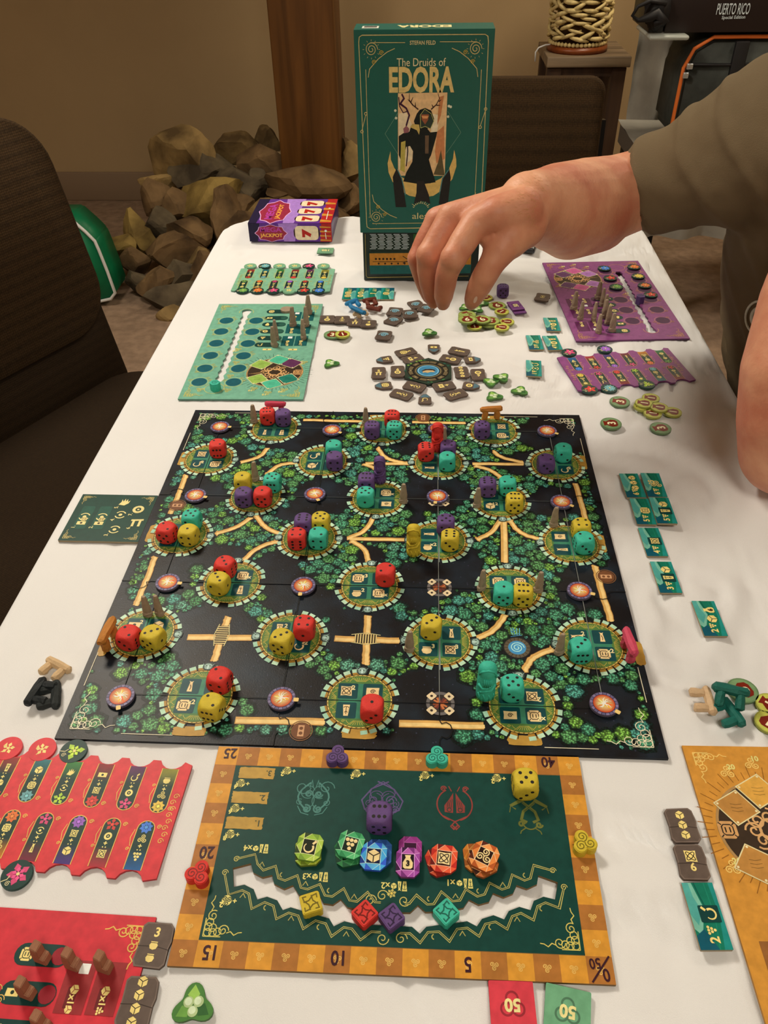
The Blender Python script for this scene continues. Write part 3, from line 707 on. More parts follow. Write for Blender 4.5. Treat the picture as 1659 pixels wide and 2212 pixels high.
A = Art(BT + .00004, .00005); PAL = [((112, 178, 104), (24, 74, 50)), ((96, 176, 128), (20, 78, 66)), ((150, 206, 84), (40, 100, 46)), ((100, 184, 156), (22, 84, 84)), ((84, 156, 92), (18, 66, 44)), ((120, 190, 150), (28, 90, 82)), ((98, 164, 92), (24, 72, 48))]
for x, y, r in crowns:
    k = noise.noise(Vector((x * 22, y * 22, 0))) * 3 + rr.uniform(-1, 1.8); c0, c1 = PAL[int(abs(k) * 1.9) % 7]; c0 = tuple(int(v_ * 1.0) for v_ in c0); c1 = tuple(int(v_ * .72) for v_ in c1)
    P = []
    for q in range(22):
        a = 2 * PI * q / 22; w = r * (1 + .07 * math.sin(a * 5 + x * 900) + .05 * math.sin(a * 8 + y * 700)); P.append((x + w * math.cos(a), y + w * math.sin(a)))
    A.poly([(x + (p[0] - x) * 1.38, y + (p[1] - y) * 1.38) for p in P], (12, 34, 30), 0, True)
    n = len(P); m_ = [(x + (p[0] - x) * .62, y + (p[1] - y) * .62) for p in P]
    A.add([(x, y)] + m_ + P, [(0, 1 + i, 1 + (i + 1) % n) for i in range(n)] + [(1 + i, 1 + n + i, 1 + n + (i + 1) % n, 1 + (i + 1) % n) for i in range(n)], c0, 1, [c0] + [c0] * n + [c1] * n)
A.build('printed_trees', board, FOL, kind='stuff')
# paths, bridges, the well, rims and corner knots
A = Art(BT + .00004, .00003)
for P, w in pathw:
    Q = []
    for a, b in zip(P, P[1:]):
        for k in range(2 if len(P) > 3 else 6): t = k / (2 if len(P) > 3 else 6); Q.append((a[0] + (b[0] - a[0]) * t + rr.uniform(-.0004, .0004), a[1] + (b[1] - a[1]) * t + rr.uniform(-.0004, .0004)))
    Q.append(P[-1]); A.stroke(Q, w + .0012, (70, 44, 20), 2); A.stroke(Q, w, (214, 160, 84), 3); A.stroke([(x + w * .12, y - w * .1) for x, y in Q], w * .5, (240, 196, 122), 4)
def bridge(x, y, horiz):
    cx, cy = W2(x, y); L, Wd = .0125, .0105
    for k in range(9):
        t = (k - 4) / 4.5; a, b = (cx + t * L / 2 * 1.6, cy - Wd / 2), (cx + t * L / 2 * 1.6, cy + Wd / 2)
        if not horiz: a, b = (cx - Wd / 2, cy + t * L / 2 * 1.7), (cx + Wd / 2, cy + t * L / 2 * 1.7)
        A.stroke([a, b], .0010, (222, 190, 120), 7)
    for s in (-1, 1):
        if horiz: A.stroke([(cx - L, cy + s * Wd * .4), (cx, cy + s * Wd * .62), (cx + L, cy + s * Wd * .4)], .0008, (200, 180, 120), 8)
        else: A.stroke([(cx + s * Wd * .4, cy - L), (cx + s * Wd * .62, cy), (cx + s * Wd * .4, cy + L)], .0008, (200, 180, 120), 8)
for bx_, by_, hz in ((479, 1372, False), (790, 1380, True)):
    c = W2(bx_, by_); A.rrect(c[0], c[1], .019 if hz else .010, .010 if hz else .021, .001, (52, 36, 20), 5); bridge(bx_, by_, hz)
wx, wy = .128, .101
A.disc(wx, wy, .0115, (48, 42, 36), 5, 24); A.ring(wx, wy, .0075, .0108, (96, 82, 62), 6)
for k in range(18): a = 2 * PI * k / 18; A.stroke([(wx + .0078 * math.cos(a), wy + .0078 * math.sin(a)), (wx + .0108 * math.cos(a), wy + .0108 * math.sin(a))], .0004, (30, 26, 22), 7)
A.disc(wx, wy, .0075, (70, 140, 180), 7, 24); A.spiral(wx, wy, .006, .0008, (180, 225, 235), 8, 0, 2.2)
for k in range(4): A.stroke([(wx - .003 + .002 * k, wy + .014), (wx - .004 + .0026 * k, wy + .022)], .0006, (110, 180, 200), 8)
for k in range(5): A.stroke([(wx - .005 + rr.uniform(0, .01), wy + .012 + .002 * k), (wx - .004 + rr.uniform(0, .01), wy + .014 + .002 * k)], .0007, (60, 120, 160), 8)
IV = (226, 208, 170)
for sx, bx in ((1, BX0), (-1, BX1)):
    for sy, by in ((1, BY0), (-1, BY1)):
        corner_orn(A, bx + sx * .009, by + sy * .009, sx, sy, .034, IV, .0006, 9)
        A.stroke([(bx + sx * .050, by + sy * .006), (bx + sx * .090, by + sy * .006)], .0006, IV, 9); A.stroke([(bx + sx * .006, by + sy * .050), (bx + sx * .006, by + sy * .085)], .0006, IV, 9)
BR_ = (184, 136, 56)
def smear(x, y, w, h, ang=0, txt=None, col=BR_):
    c = W2(x, y); P = []
    for q in range(26):
        a = 2 * PI * q / 26; k = 1 / max(abs(math.cos(a)) ** 1.0, abs(math.sin(a))) ** .8
        P.append((c[0] + w / 2 * math.cos(a) * k * rr.uniform(.93, 1.05), c[1] + h / 2 * math.sin(a) * k * rr.uniform(.93, 1.05)))
    A.poly(P, col, 9, True)
for x, y, w, h in ((408, 1580, .026, .0085), (775, 1586, .027, .009), (1133, 1600, .026, .009), (328, 1152, .0085, .026), (396, 991, .0085, .026), (1298, 1174, .0085, .026), (1258, 999, .0085, .026), (1380, 1412, .0085, .026), (228, 1392, .0085, .026), (822, 901, .026, .0085), (1066, 903, .026, .0085), (590, 901, .026, .0085)):
    smear(x, y, w, h); 
for x, y, a in ((650, 1579, 0), (383, 1092, PI / 2), (1309, 1246, PI / 2), (914, 903, PI)):
    c = W2(x, y); A.disc(c[0], c[1], .0078, (116, 70, 40), 9); A.ring(c[0], c[1], .0084, .0092, (130, 86, 52), 9)
    A.stroke([(c[0] - .005 * math.sin(a) * 0 - (.005 * math.sin(a)), c[1] - .005 * math.cos(a)), (c[0] + .005 * math.sin(a), c[1] + .005 * math.cos(a))], .0048, (206, 150, 104), 10)
    for q in (-.0022, .0022): A.disc(c[0] + q * math.sin(a), c[1] + q * math.cos(a), .0015, (116, 70, 40), 11, 10)
# flat bonfires without a token
def fire_art(A, cx, cy, r, z, flat=False):
    A.disc(cx, cy, r, (58, 46, 66), z, 28)
    for k in range(20):
        a = 2 * PI * k / 20; c, s = math.cos(a), math.sin(a); t = .13
        P = [(cx + rr_ * math.cos(a + q), cy + rr_ * math.sin(a + q)) for rr_, q in ((r * .80, -t), (r * .98, -t), (r * .98, t), (r * .80, t))]
        A.poly(P, (128, 112, 138) if k % 2 else (100, 90, 118), z + 1, True)
    A.fan(cx, cy, circ(r * .76, 24, cx, cy), (255, 226, 140), (190, 50, 14), z + 2)
    r2 = random.Random(int(cx * 9999) + int(cy * 777))
    for k in range(14):
        a = r2.uniform(0, 2 * PI); l = r * r2.uniform(.35, .72); P = [(cx + r * .12 * math.cos(a + 1.6), cy + r * .12 * math.sin(a + 1.6)), (cx + l * math.cos(a + .25), cy + l * math.sin(a + .25)), (cx + r * .12 * math.cos(a - 1.6), cy + r * .12 * math.sin(a - 1.6))]
        A.poly(P, ((255, 176, 60), (255, 222, 130), (236, 96, 24))[k % 3], z + 3 + k % 2, True)
    for k in range(9):
        a = 2 * PI * k / 9 + r2.uniform(-.3, .3); l = r * r2.uniform(.3, .6); A.stroke([(cx, cy), (cx + l * .6 * math.cos(a + .3), cy + l * .6 * math.sin(a + .3)), (cx + l * math.cos(a), cy + l * math.sin(a))], r * .10, (255, 244, 200), z + 5, False, r * .02)
for i, j in FLAT + [(4, 4)]:
    cx, cy = CX(i), CY(j)
    A.disc(cx, cy, .0115, (54, 44, 40), 9); A.ring(cx, cy, .0085, .0112, (108, 98, 92), 10)
    for k in range(7): a = rr.uniform(0, 6.3); A.stroke([(cx - .006 * math.cos(a), cy - .006 * math.sin(a)), (cx + .006 * math.cos(a), cy + .006 * math.sin(a))], .0016, ((150, 70, 40), (196, 110, 60), (110, 50, 40))[k % 3], 11)
    for k in range(4):
        a = PI / 4 + k * PI / 2; A.rrect(cx + .0098 * math.cos(a), cy + .0098 * math.sin(a), .006, .0066, .001, (226, 196, 150), 12, a); A.disc(cx + .0098 * math.cos(a), cy + .0098 * math.sin(a), .0012, (60, 44, 34), 13, 8)
# tile joints seen across the print; paler ones paint in wear and reflected light
for k, x in enumerate(GX): A.stroke([(x, GY[0]), (x, GY[3])], .0007, (20, 22, 20) if k < 2 else (120, 118, 108), 23)
for k, y in enumerate(GY): A.stroke([(GX[0], y), (GX[3], y)], .0006, (16, 18, 18) if k < 2 else (70, 72, 68), 23)
for c in (cB1, cB2, cT1, cT2, cL1, cL2, cR1, cR2): A.stroke(c, .0008, (12, 11, 11), 23)
A.build('printed_paths', board, kind='stuff')
# --- the round clearings
ICN = {(1, 0): [('menhir', ''), ('die', ''), ('gem', 'x2'), ('die', '')], (3, 0): [('knot', '2'), ('scroll', ''), ('pillar', ''), ('gem', '')], (5, 0): [('gem', ''), ('knot', '2'), ('scroll', ''), ('gem', 'x2')],
       (0, 1): [('card', '2'), ('die', ''), ('menhir', ''), ('knot', '')], (2, 1): [('pillar', '2'), ('gem', ''), ('pot', ''), ('sickle', '2')], (4, 1): [('scroll', ''), ('menhir', ''), ('pot', '3'), ('knot', '3')], (6, 1): [('menhir', '2'), ('menhir', ''), ('gem', ''), ('gem', 'x2')],
       (1, 2): [('die', ''), ('gem', 'x3'), ('die', ''), ('pillar', '')], (3, 2): [('gem', 'x3'), ('die', ''), ('pot', '2'), ('gem', 'x3')], (5, 2): [('gem', ''), ('gem', ''), ('knot', ''), ('scroll', '')],
       (0, 3): [('die', ''), ('scroll', ''), ('knot', ''), ('gem', '')], (2, 3): [('gem', ''), ('die', ''), ('pot', ''), ('knot', '')], (4, 3): [('menhir', ''), ('die', ''), ('pot', 'x2'), ('gem', '')], (6, 3): [('scroll', ''), ('die', ''), ('menhir', ''), ('gem', '')],
       (1, 4): [('die', ''), ('scroll', ''), ('knot', ''), ('gem', '')], (3, 4): [('gem', ''), ('gem', 'x2'), ('gem', ''), ('scroll', '')], (5, 4): [('die', ''), ('scroll', ''), ('die', '12'), ('knot', '')],
       (0, 5): [('knot', ''), ('pot', ''), ('sickle', '2'), ('gem', '2')], (2, 5): [('sickle', '2'), ('gem', ''), ('die', '/'), ('pot', '')], (4, 5): [('die', ''), ('gem', ''), ('menhir', ''), ('knot', '')], (6, 5): [('scroll', ''), ('gem', ''), ('knot', ''), ('sickle', '2')],
       (1, 6): [('gem', ''), ('scroll', ''), ('menhir', ''), ('pillar', '')], (3, 6): [('pot', ''), ('gem', ''), ('knot', ''), ('menhir', '')], (5, 6): [('scroll', ''), ('knot', ''), ('menhir', ''), ('gem', 'x3')]}
for (i, j) in CLR:
    cx, cy = CX(i), CY(j); A = Art(BT + .00004, .00003); z = 12
    A.disc(cx, cy, .0262, (150, 112, 44), z, 48)
    nst = 26
    for k in range(nst):
        a = 2 * PI * k / nst + .06; near = min(abs((a - q + PI) % (2 * PI) - PI) for q in (0, PI / 2, PI, 1.5 * PI))
        if near < .14: continue
        t = .095; r1 = .0318 + rr.uniform(-.0007, .0006)
        A.poly([(cx + r * math.cos(a + q), cy + r * math.sin(a + q)) for r, q in ((.0262, -t), (r1 - .0025, -t), (r1 - .0025, t), (.0262, t))], (170, 122, 44), z, True)
        A.poly([(cx + r * math.cos(a + q), cy + r * math.sin(a + q)) for r, q in ((r1 - .0036, -t), (r1, -t * .9), (r1, t * .9), (r1 - .0036, t))], rr.choice([(176, 206, 168), (158, 194, 160), (190, 214, 176)]), z + 1, True)
        A.stroke([(cx + .0262 * math.cos(a + .121), cy + .0262 * math.sin(a + .121)), (cx + .031 * math.cos(a + .121), cy + .031 * math.sin(a + .121))], .0006, (30, 24, 16), z + 2)
    for k in range(44):
        a = 2 * PI * k / 44; A.stroke([(cx + .0252 * math.cos(a), cy + .0252 * math.sin(a)), (cx + .0252 * math.cos(a + .09), cy + .0252 * math.sin(a + .09))], .0006, (232, 206, 110), z + 2)
    A.ring(cx, cy, .0258, .0262, (46, 34, 18), z + 2, n=40)
    A.fan(cx, cy, circ(.0245, 48, cx, cy), (64, 120, 66), (86, 116, 52), z + 3)
    for s in range(4):      # golden tendrils on each side
        a = s * PI / 2; c, sn = math.cos(a), math.sin(a)
        L = lambda u, v: (cx + u * c - v * sn, cy + u * sn + v * c)
        for k in range(-4, 5): A.stroke([L(.0187, k * .0008), L(.0205, k * .0013), L(.0228, k * .0020 + .0004 * math.sin(k * 3))], .00035, (206, 178, 72), z + 5)
        for v in (-.0115, .0115):
            p = L(.0193, v); A.spiral(p[0], p[1], .0014, .00035, (200, 172, 72), z + 5, 0, 1.3)
            A.stroke([L(.0185, v * .8), L(.0202, v * .72), L(.0214, v * .6)], .0004, (200, 172, 72), z + 5)
    A.rrect(cx, cy, .0335, .0335, .002, (58, 124, 92), z + 4)
    for q, (qx, qy) in enumerate(((-.0099, .0093), (.0099, .0093), (-.0099, -.0093), (.0099, -.0093))):
        A.rrect(cx + qx, cy + qy, .0158, .0152, .0014, TSQ, z + 5)
        kd, tx = ICN[(i, j)][q]; side = PI / 2 if kd in ('menhir',) and q % 2 == 0 and i % 2 == 0 else 0
        fl = PI if (j % 2 == 0 and q % 2) else 0
        icon(A, kd, cx + qx - (.0012 if tx else 0), cy + qy, .0105, side + fl, z + 6, (236, 198, 136), (52, 38, 26))
        if tx: A.text(tx, cx + qx + .0042, cy + qy + (.0034 if fl == 0 else -.003), .0046, (240, 214, 150), z + 9, fl, bold=.03)
    if i in (0, 2, 4, 6) and i in (0, 6): sx_ = GX[0] if i == 0 else GX[3]; A.stroke([(sx_, cy - .031), (sx_, cy + .031)], .0006, (30, 44, 34) if i == 0 else (150, 160, 140), z + 10)  # seam redrawn over the clearing; pale ink holds worn edge and its reflection
    elif i % 2 == 0: A.stroke([(CX(i), cy - .031), (CX(i), cy + .031)], .0006, (24, 40, 32) if i < 4 else (150, 156, 140), z + 10)
    if j % 2 == 0 : A.stroke([(cx - .031, CY(j)), (cx + .031, CY(j))], .0006, (24, 46, 36) if j < 4 else (110, 130, 100), z + 10)
    for s in range(4):     # carved beast-head gates where the paths meet the ring
        a = s * PI / 2; gx, gy = cx + .0300 * math.cos(a), cy + .0300 * math.sin(a)
        if min(segd((gx, gy), p, q) for P, w in pathw for p, q in zip(P, P[1:])) > .011: 
            continue
        A.poly(rrp(.0078, .0088, .003, 3, gx, gy, a), (60, 70, 62), z + 7, True); A.poly(rrp(.006, .0064, .0026, 3, gx, gy, a), (150, 172, 152), z + 8, True)
        c, sn = math.cos(a), math.sin(a)
        for v in (-1, 1):
            A.stroke([(gx - .001 * c - v * .002 * sn, gy - .001 * sn + v * .002 * c), (gx + .003 * c - v * .0048 * sn, gy + .003 * sn + v * .0048 * c)], .0010, (128, 150, 136), z + 9, False, .0003)
            A.disc(gx + .0005 * c - v * .0014 * sn, gy + .0005 * sn + v * .0014 * c, .00055, (40, 40, 34), z + 10, 8)
        A.stroke([(gx - .0028 * c, gy - .0028 * sn), (gx + .001 * c, gy + .001 * sn)], .0012, (196, 214, 196), z + 9)
    A.build('round_clearing', board)
# --- bonfire tokens: thick round card discs
FT = mat('card_core_purple', K((92, 80, 92)), .7)
names_c = {0: 'left-hand', 2: 'second-from-left', 4: 'third-from-left', 6: 'right-hand'}; names_r = {0: 'front row', 2: 'second row from the front', 4: 'third row from the front', 6: 'back row'}
for i, j in FIRES:
    p = {(0, 0): (260, 1503), (2, 0): (608, 1508), (6, 0): (1305, 1520), (0, 2): (362, 1257), (2, 2): (655, 1264), (6, 2): (1252, 1275), (0, 4): (422, 1069), (2, 4): (680, 1066), (4, 4): (945, 1071), (6, 4): (1213, 1083), (0, 6): (475, 921), (2, 6): (717, 928), (4, 6): (945, 925), (6, 6): (1182, 930)}[(i, j)]
    q = at(p[0], p[1], BT + .003); t = tag(empty('fire_token', (q.x, q.y, BT + .0008), rr.uniform(-1, 1)), 'round bonfire token on the forest board, %s of the %s' % (names_c[i], names_r[j]), 'token', 'bonfire tokens on the forest board')
    prism('card_disc', [circ(.0112, 32)], .0001, .0021, FT, t)
    A = Art(.0022); fire_art(A, 0, 0, .0111, 0); A.rrect(.008, -.0088, .0042, .0036, .0008, (226, 186, 110), 9, -.7); A.build('printed_fire', t)
# ================================================================== wooden pieces
WC = {'red': (216, 54, 44), 'teal': (62, 180, 146), 'purple': (98, 68, 114), 'yellow': (208, 176, 48)}
def wmat(n, c): return mat('painted_wood_' + n, K(c), .62, .3, 300, .10, .35, 900)
WM = {k: wmat(k, v) for k, v in WC.items()}
PIP = mat('pip_black', K((20, 16, 16)), .6)
DS = .0172
PIPS = {1: [(0, 0)], 2: [(-1, 1), (1, -1)], 3: [(-1, 1), (0, 0), (1, -1)], 4: [(-1, -1), (1, 1), (-1, 1), (1, -1)], 5: [(-1, -1), (1, 1), (-1, 1), (1, -1), (0, 0)], 6: [(-1, -1), (-1, 0), (-1, 1), (1, -1), (1, 0), (1, 1)]}
def die_mesh():
    bm = bmesh.new(); bmesh.ops.create_cube(bm, size=1); bmesh.ops.subdivide_edges(bm, edges=bm.edges[:], cuts=9, use_grid_fill=True)
    h = DS / 2
    for v in bm.verts:
        c = v.co * 2; s = c.normalized() * 1.335; k = Vector([max(-1, min(1, x)) for x in s])   # cube cut by a sphere: flat round faces, soft corners
        if c.length > 1.335: c = c.normalized() * 1.335
        v.co = c * h
    bm.faces.ensure_lookup_table()
    me = bpy.data.meshes.new('die_body'); bm.to_mesh(me); bm.free(); me.polygons.foreach_set('use_smooth', [True] * len(me.polygons)); return me
DME = {}
for k in WM:
    DME[k] = die_mesh(); DME[k].materials.append(WM[k])
PME = {}
def pip_mesh(top, front, right, tr, fr):
    key = (top, front, right, tr, fr)
    if key in PME: return PME[key]
    V = []; F = []; h = DS / 2
    def put(n, O, U, Wv, N, rot):
        for a, b in PIPS[n]:
            if rot: a, b = -b, a
            c = O + U * a * h * .43 + Wv * b * h * .43; k = len(V)
            for q in range(10): t = 2 * PI * q / 10; V.append(c + (U * math.cos(t) + Wv * math.sin(t)) * .0013 + N * .00006)
            F.append(tuple(range(k, k + 10)))
    X, Y, Z = Vector((1, 0, 0)), Vector((0, 1, 0)), Vector((0, 0, 1))
    put(top, Z * h, X, Y, Z, tr); put(front, -Y * h, X, Z, -Y, fr); put(right, X * h, Y, Z, X, 0); put(7 - right, -X * h, -Y, Z, -X, 0); put(7 - front, Y * h, -X, Z, Y, 0)
    me = bpy.data.meshes.new('pips'); me.from_pydata([tuple(v) for v in V], [], F); me.materials.append(PIP); PME[key] = me; return me
WORD = {1: 'one dot', 2: 'two dots', 3: 'three dots', 4: 'four dots', 5: 'five dots', 6: 'six dots'}
def clname(i, j):
    r = ('front row', 'second row', 'third row', 'fourth row', 'fifth row', 'sixth row', 'back row')[j]
    n = {1: 'left', 3: 'middle', 5: 'right'} if j % 2 == 0 else {0: 'far left', 2: 'inner left', 4: 'inner right', 6: 'far right'}
    return '%s clearing of the %s' % (n[i], r)
def die(col, x, y, top, front, rz=0, right=None, tr=0, fr=0, z0=BT + .0007, where=None, group='dice on the forest board'):
    z0 += .0002
    c = at(x, y, z0 + DS / 2)
    if where is None:
        i, j = min(CLR, key=lambda q: (CX(q[0]) - c.x) ** 2 + (CY(q[1]) - c.y) ** 2); where = 'in the ' + clname(i, j)
    o = link('die', DME[col]); o.location = (c.x, c.y, z0 + DS / 2); o.rotation_euler = (0, 0, R_(rz))
    tag(o, '%s wooden die with %s up, %s' % (col, WORD[top], where), 'die', group)
    if right is None: right = [k for k in (2, 3, 1, 4, 6, 5) if k not in (top, 7 - top, front, 7 - front)][0]
    p = link('pips', pip_mesh(top, front, right, tr, fr), o)
    return o
DICE = [('red', 578, 899, 6, 3, 8, 5, 1), ('purple', 612, 902, 2, 4, 5, 1), ('red', 471, 969, 2, 6, 5, 3, 0, 1), ('teal', 721, 971, 2, 3, 2, 1), ('purple', 723, 996, 2, 4, 2, 1), ('yellow', 525, 1041, 1, 2, 5, 4), ('teal', 589, 1043, 5, 6, -3, 3, 0, 1), ('purple', 527, 1074, 3, 5, 3, 1), ('red', 568, 1073, 1, 5, 0, 3),
        ('teal', 415, 1123, 5, 3, -3, 1), ('red', 361, 1151, 2, 5, -8, 6), ('yellow', 408, 1156, 1, 4, -8, 2), ('purple', 656, 1132, 6, 4, 0, 2), ('yellow', 693, 1129, 5, 4, -4, 1), ('red', 642, 1164, 4, 6, 3, 2), ('teal', 688, 1163, 2, 4, -2, 6), ('red', 487, 1226, 3, 5, -14, 6), ('yellow', 473, 1261, 3, 2, -12, 1),
        ('purple', 804, 929, 6, 3, 0, 5, 1), ('red', 847, 905, 6, 3, -2, 5, 1), ('teal', 852, 929, 6, 5, -4, 4, 1), ('red', 920, 976, 6, 3, 4, 2, 0, 1), ('purple', 968, 971, 4, 5, -3, 1), ('teal', 966, 997, 1, 2, 0, 3, 0, 1), ('purple', 1041, 929, 5, 4, 2, 1),
        ('purple', 1179, 1002, 2, 3, 3, 1), ('teal', 1216, 978, 1, 2, 4, 3), ('purple', 792, 1042, 6, 4, -1, 5, 1), ('teal', 790, 1074, 5, 1, -2, 3), ('purple', 1053, 1052, 6, 4, 1, 2), ('teal', 1096, 1050, 2, 6, 1, 3, 1, 1), ('yellow', 1111, 1086, 6, 5, -2, 3, 1),
        ('purple', 963, 1134, 5, 4, -3, 1), ('yellow', 972, 1167, 6, 3, -3, 2), ('yellow', 1255, 1143, 4, 5, 0, 1), ('teal', 1261, 1173, 2, 3, 6, 1), ('red', 833, 1242, 2, 1, -4, 3, 1), ('red', 279, 1378, 2, 3, -10, 6), ('yellow', 331, 1378, 3, 5, -18, 1, 1), ('red', 658, 1357, 4, 1, -2, 2), ('yellow', 609, 1386, 3, 5, -14, 1, 1),
        ('red', 475, 1470, 2, 4, -12, 6), ('yellow', 458, 1528, 2, 6, -12, 3, 0, 1), ('red', 804, 1531, 1, 3, -2, 2, 0, 1), ('teal', 1087, 1282, 1, 5, -4, 3), ('yellow', 1129, 1285, 6, 5, -3, 3, 1), ('yellow', 932, 1355, 3, 2, -6, 1, 1, 1), ('teal', 1253, 1405, 3, 6, 4, 2, 1, 1), ('teal', 1106, 1487, 5, 3, 3, 1)]
for d in DICE:
    die(d[0], d[1], d[2], d[3], d[4], d[5], d[6] if len(d) > 6 else None, d[7] if len(d) > 7 else 0, d[8] if len(d) > 8 else 0)
die('purple', 820, 1767, 6, 5, 0, 3, 1, 0, .0026, 'on the middle of the green score board', 'dice beside the forest board')
die('yellow', 1134, 1694, 5, 3, 3, 1, 0, 1, .0026, 'on the right of the green score board', 'dice beside the forest board')
die('purple', 1086, 628, 6, 5, 0, 3, 1, 0, .0, 'standing alone on the white cloth near the hand', 'dice beside the forest board')
# --- druid pillars
def druid(col, x, y, label, h=.034, r=.0066, rz=0):
    c = at(x, y, BT + .001); t = tag(empty('druid_pillar', (c.x, c.y, BT + .0008), rz), label, 'game figure', 'carved druid figures on the forest board')
    bm = bmesh.new(); N = 28; prof = [(0, .86), (.03, .97), (.12, 1), (.45, .98), (.68, .95), (.71, .90), (.75, .96), (.88, .93), (.95, .78), (.985, .5), (1.0, .2)]
    rings = []
    for k, (u, s) in enumerate(prof):
        ring = []
        for q in range(N):
            a = 2 * PI * q / N; w = r * s * (1 + .03 * math.sin(a * 3)); ring.append(bm.verts.new((w * math.cos(a), w * .85 * math.sin(a), u * h)))
        rings.append(ring)
    for a, b in zip(rings, rings[1:]):
        for q in range(N): bm.faces.new([a[q], a[(q + 1) % N], b[(q + 1) % N], b[q]])
    bm.faces.new(list(reversed(rings[0]))); bm.faces.new(rings[-1])
    bmobj('pillar_body', bm, WM[col], t, True)
    bm = bmesh.new()   # carved hood edge, arms and beard, proud of the pillar
    def rel(P, w): tube(bm, [(r * s_ * math.cos(R_(a)), r * .85 * s_ * math.sin(R_(a)), u * h) for a, u, s_ in P], w, 6)
    rel([(-150, .78, .97), (-130, .9, .97), (-90, .95, .85), (-50, .9, .97), (-30, .78, .97), (-30, .70, .98)], .0009)
    rel([(-150, .5, 1), (-120, .42, 1), (-90, .44, 1), (-60, .52, 1)], .0011); rel([(-30, .5, 1), (-60, .36, 1), (-90, .36, 1), (-130, .28, 1)], .0011)
    for k in range(5): a = -110 + k * 10; rel([(a, .70, 1), (a + 3, .58, 1.02), (a - 2, .48, 1)], .0007)
    for k in range(4): a = -140 + k * 33; rel([(a, .05, 1), (a + 6, .15, 1), (a - 4, .24, 1)], .0007)
    bmobj('carving', bm, WM[col], t, True)['kind'] = 'stuff'
druid('red', 944, 972, 'red carved druid pillar behind the dice of the inner right clearing in the sixth row', .036, .0066)
druid('purple', 821, 1041, 'purple carved druid pillar beside the purple die in the middle clearing', .033, .0064)
druid('yellow', 893, 1196, 'yellow carved druid pillar at the left rim of a clearing near the board centre', .036, .0068)
druid('teal', 1048, 1503, 'teal carved druid pillar left of the front right clearing', .039, .0076)
# --- small standing stones
ST = mat('menhir_brown', K((160, 134, 106)), .7, .3, 200, .15, .4, 500)
def menhir_mesh(seed):
    r = random.Random(seed); bm = bmesh.new(); N = 10; rings = []
    for u, w, d in ((0, .0044, .0031), (.10, .0047, .0033), (.17, .0045, .0032), (.21, .0037, .0029), (.42, .0037, .0028), (.70, .0030, .0024), (.93, .0023, .0018), (1, .0018, .0014)):
        rings.append([bm.verts.new((w * math.cos(2 * PI * q / N) * (1 + r.uniform(-.1, .1)) + .0006 * u, d * math.sin(2 * PI * q / N) * (1 + r.uniform(-.1, .1)), u * .0235)) for q in range(N)])
    for a, b in zip(rings, rings[1:]):
        for q in range(N): bm.faces.new([a[q], a[(q + 1) % N], b[(q + 1) % N], b[q]])
    bm.faces.new(list(reversed(rings[0]))); bm.faces.new(rings[-1])
    me = bpy.data.meshes.new('menhir'); bmesh.ops.recalc_face_normals(bm, faces=bm.faces); bm.to_mesh(me); bm.free(); me.materials.append(ST); return me
MM = [menhir_mesh(k) for k in range(4)]
mcount = 0
def menhir(x, y, label, z=BT, s=1.0, rz=0, group='standing stones on the forest board', tilt=0):
    global mcount
    c = at(x, y, z); o = link('standing_stone', MM[mcount % 4]); mcount += 1
    o.location = (c.x, c.y, z + .0001); o.scale = (s, s, s); o.rotation_euler = (0, tilt, R_(rz)); tag(o, label, 'game piece', group); return o
for x, y, l in ((549, 912, 'left of the red die in the back left clearing'), (790, 918, 'left of the purple die in the back middle clearing'), (552, 1037, 'behind the yellow and teal dice of the inner left clearing'), (957, 962, 'right of the red druid pillar'),
                (871, 1085, 'at the right rim of the middle clearing in the fifth row'), (1030, 1094, 'at the left rim of the right clearing in the fifth row'), (1195, 1136, 'at the upper left of the far right clearing'), (1040, 1273, 'left of the teal die in the right clearing of the third row'),
                (1162, 1277, 'right of the yellow die in the right clearing of the third row'), (884, 1405, 'at the left rim of the inner right clearing in the second row'), (1207, 1411, 'left of the teal die in the far right clearing of the second row'), (320, 1329, 'left one of the pair behind the far left clearing'), (345, 1327, 'right one of the pair behind the far left clearing')):
    menhir(x, y, 'brown standing stone ' + l.replace('the ', ''), rz=rnd.uniform(-30, 30), z=BT + .0008, s=1.0)
# --- dolmens (two uprights and a capstone)
def slab(name, p0, p1, r, m, parent, flat=.72, seed=0):
    bm = bmesh.new(); tube(bm, [Vector(p0).lerp(Vector(p1), t) for t in (0, .08, .35, .65, .92, 1)], [r * .55, r * .95, r * 1.05, r, r * .9, r * .5], 8)
    for v in bm.verts: v.co += Vector([noise.noise(v.co * 260 + Vector((seed + k * 7, 0, 0))) for k in range(3)]) * r * .22
    return bmobj(name, bm, m, parent)
def dolmen(x, y, z, col, label, rot=(0, 0, 0), s=1.0, name='dolmen', group='dolmens around the table'):
    m = wmat(name + '_%d_%d_%d' % col, col); c = at(x, y, z)
    t = tag(empty('dolmen', (c.x, c.y, z)), label, 'game piece', group); t.rotation_euler = rot; t.scale = (s, s, s)
    slab('capstone', (-.0125, 0, .0128), (.0125, 0, .0132), .0036, m, t, seed=x)
    slab('upright', (-.007, 0, 0), (-.0065, 0, .011), .0034, m, t, seed=y); slab('upright', (.007, 0, 0), (.0065, 0, .011), .0034, m, t, seed=x + y)
    return t
H90 = PI / 2
dolmen(1060, 905, BT + .001, (196, 122, 50), 'ochre dolmen standing at the back edge of the forest board', (0, 0, .1), 1.05)
dolmen(597, 893, BT + .001, (200, 60, 80), 'pink dolmen behind the red and purple dice at the back left of the board', (0, 0, 0), 1.0)
dolmen(240, 1388, BT + .001, (190, 118, 48), 'ochre dolmen standing edge-on at the left rim of the board', (0, 0, H90 - .1), 1.15)
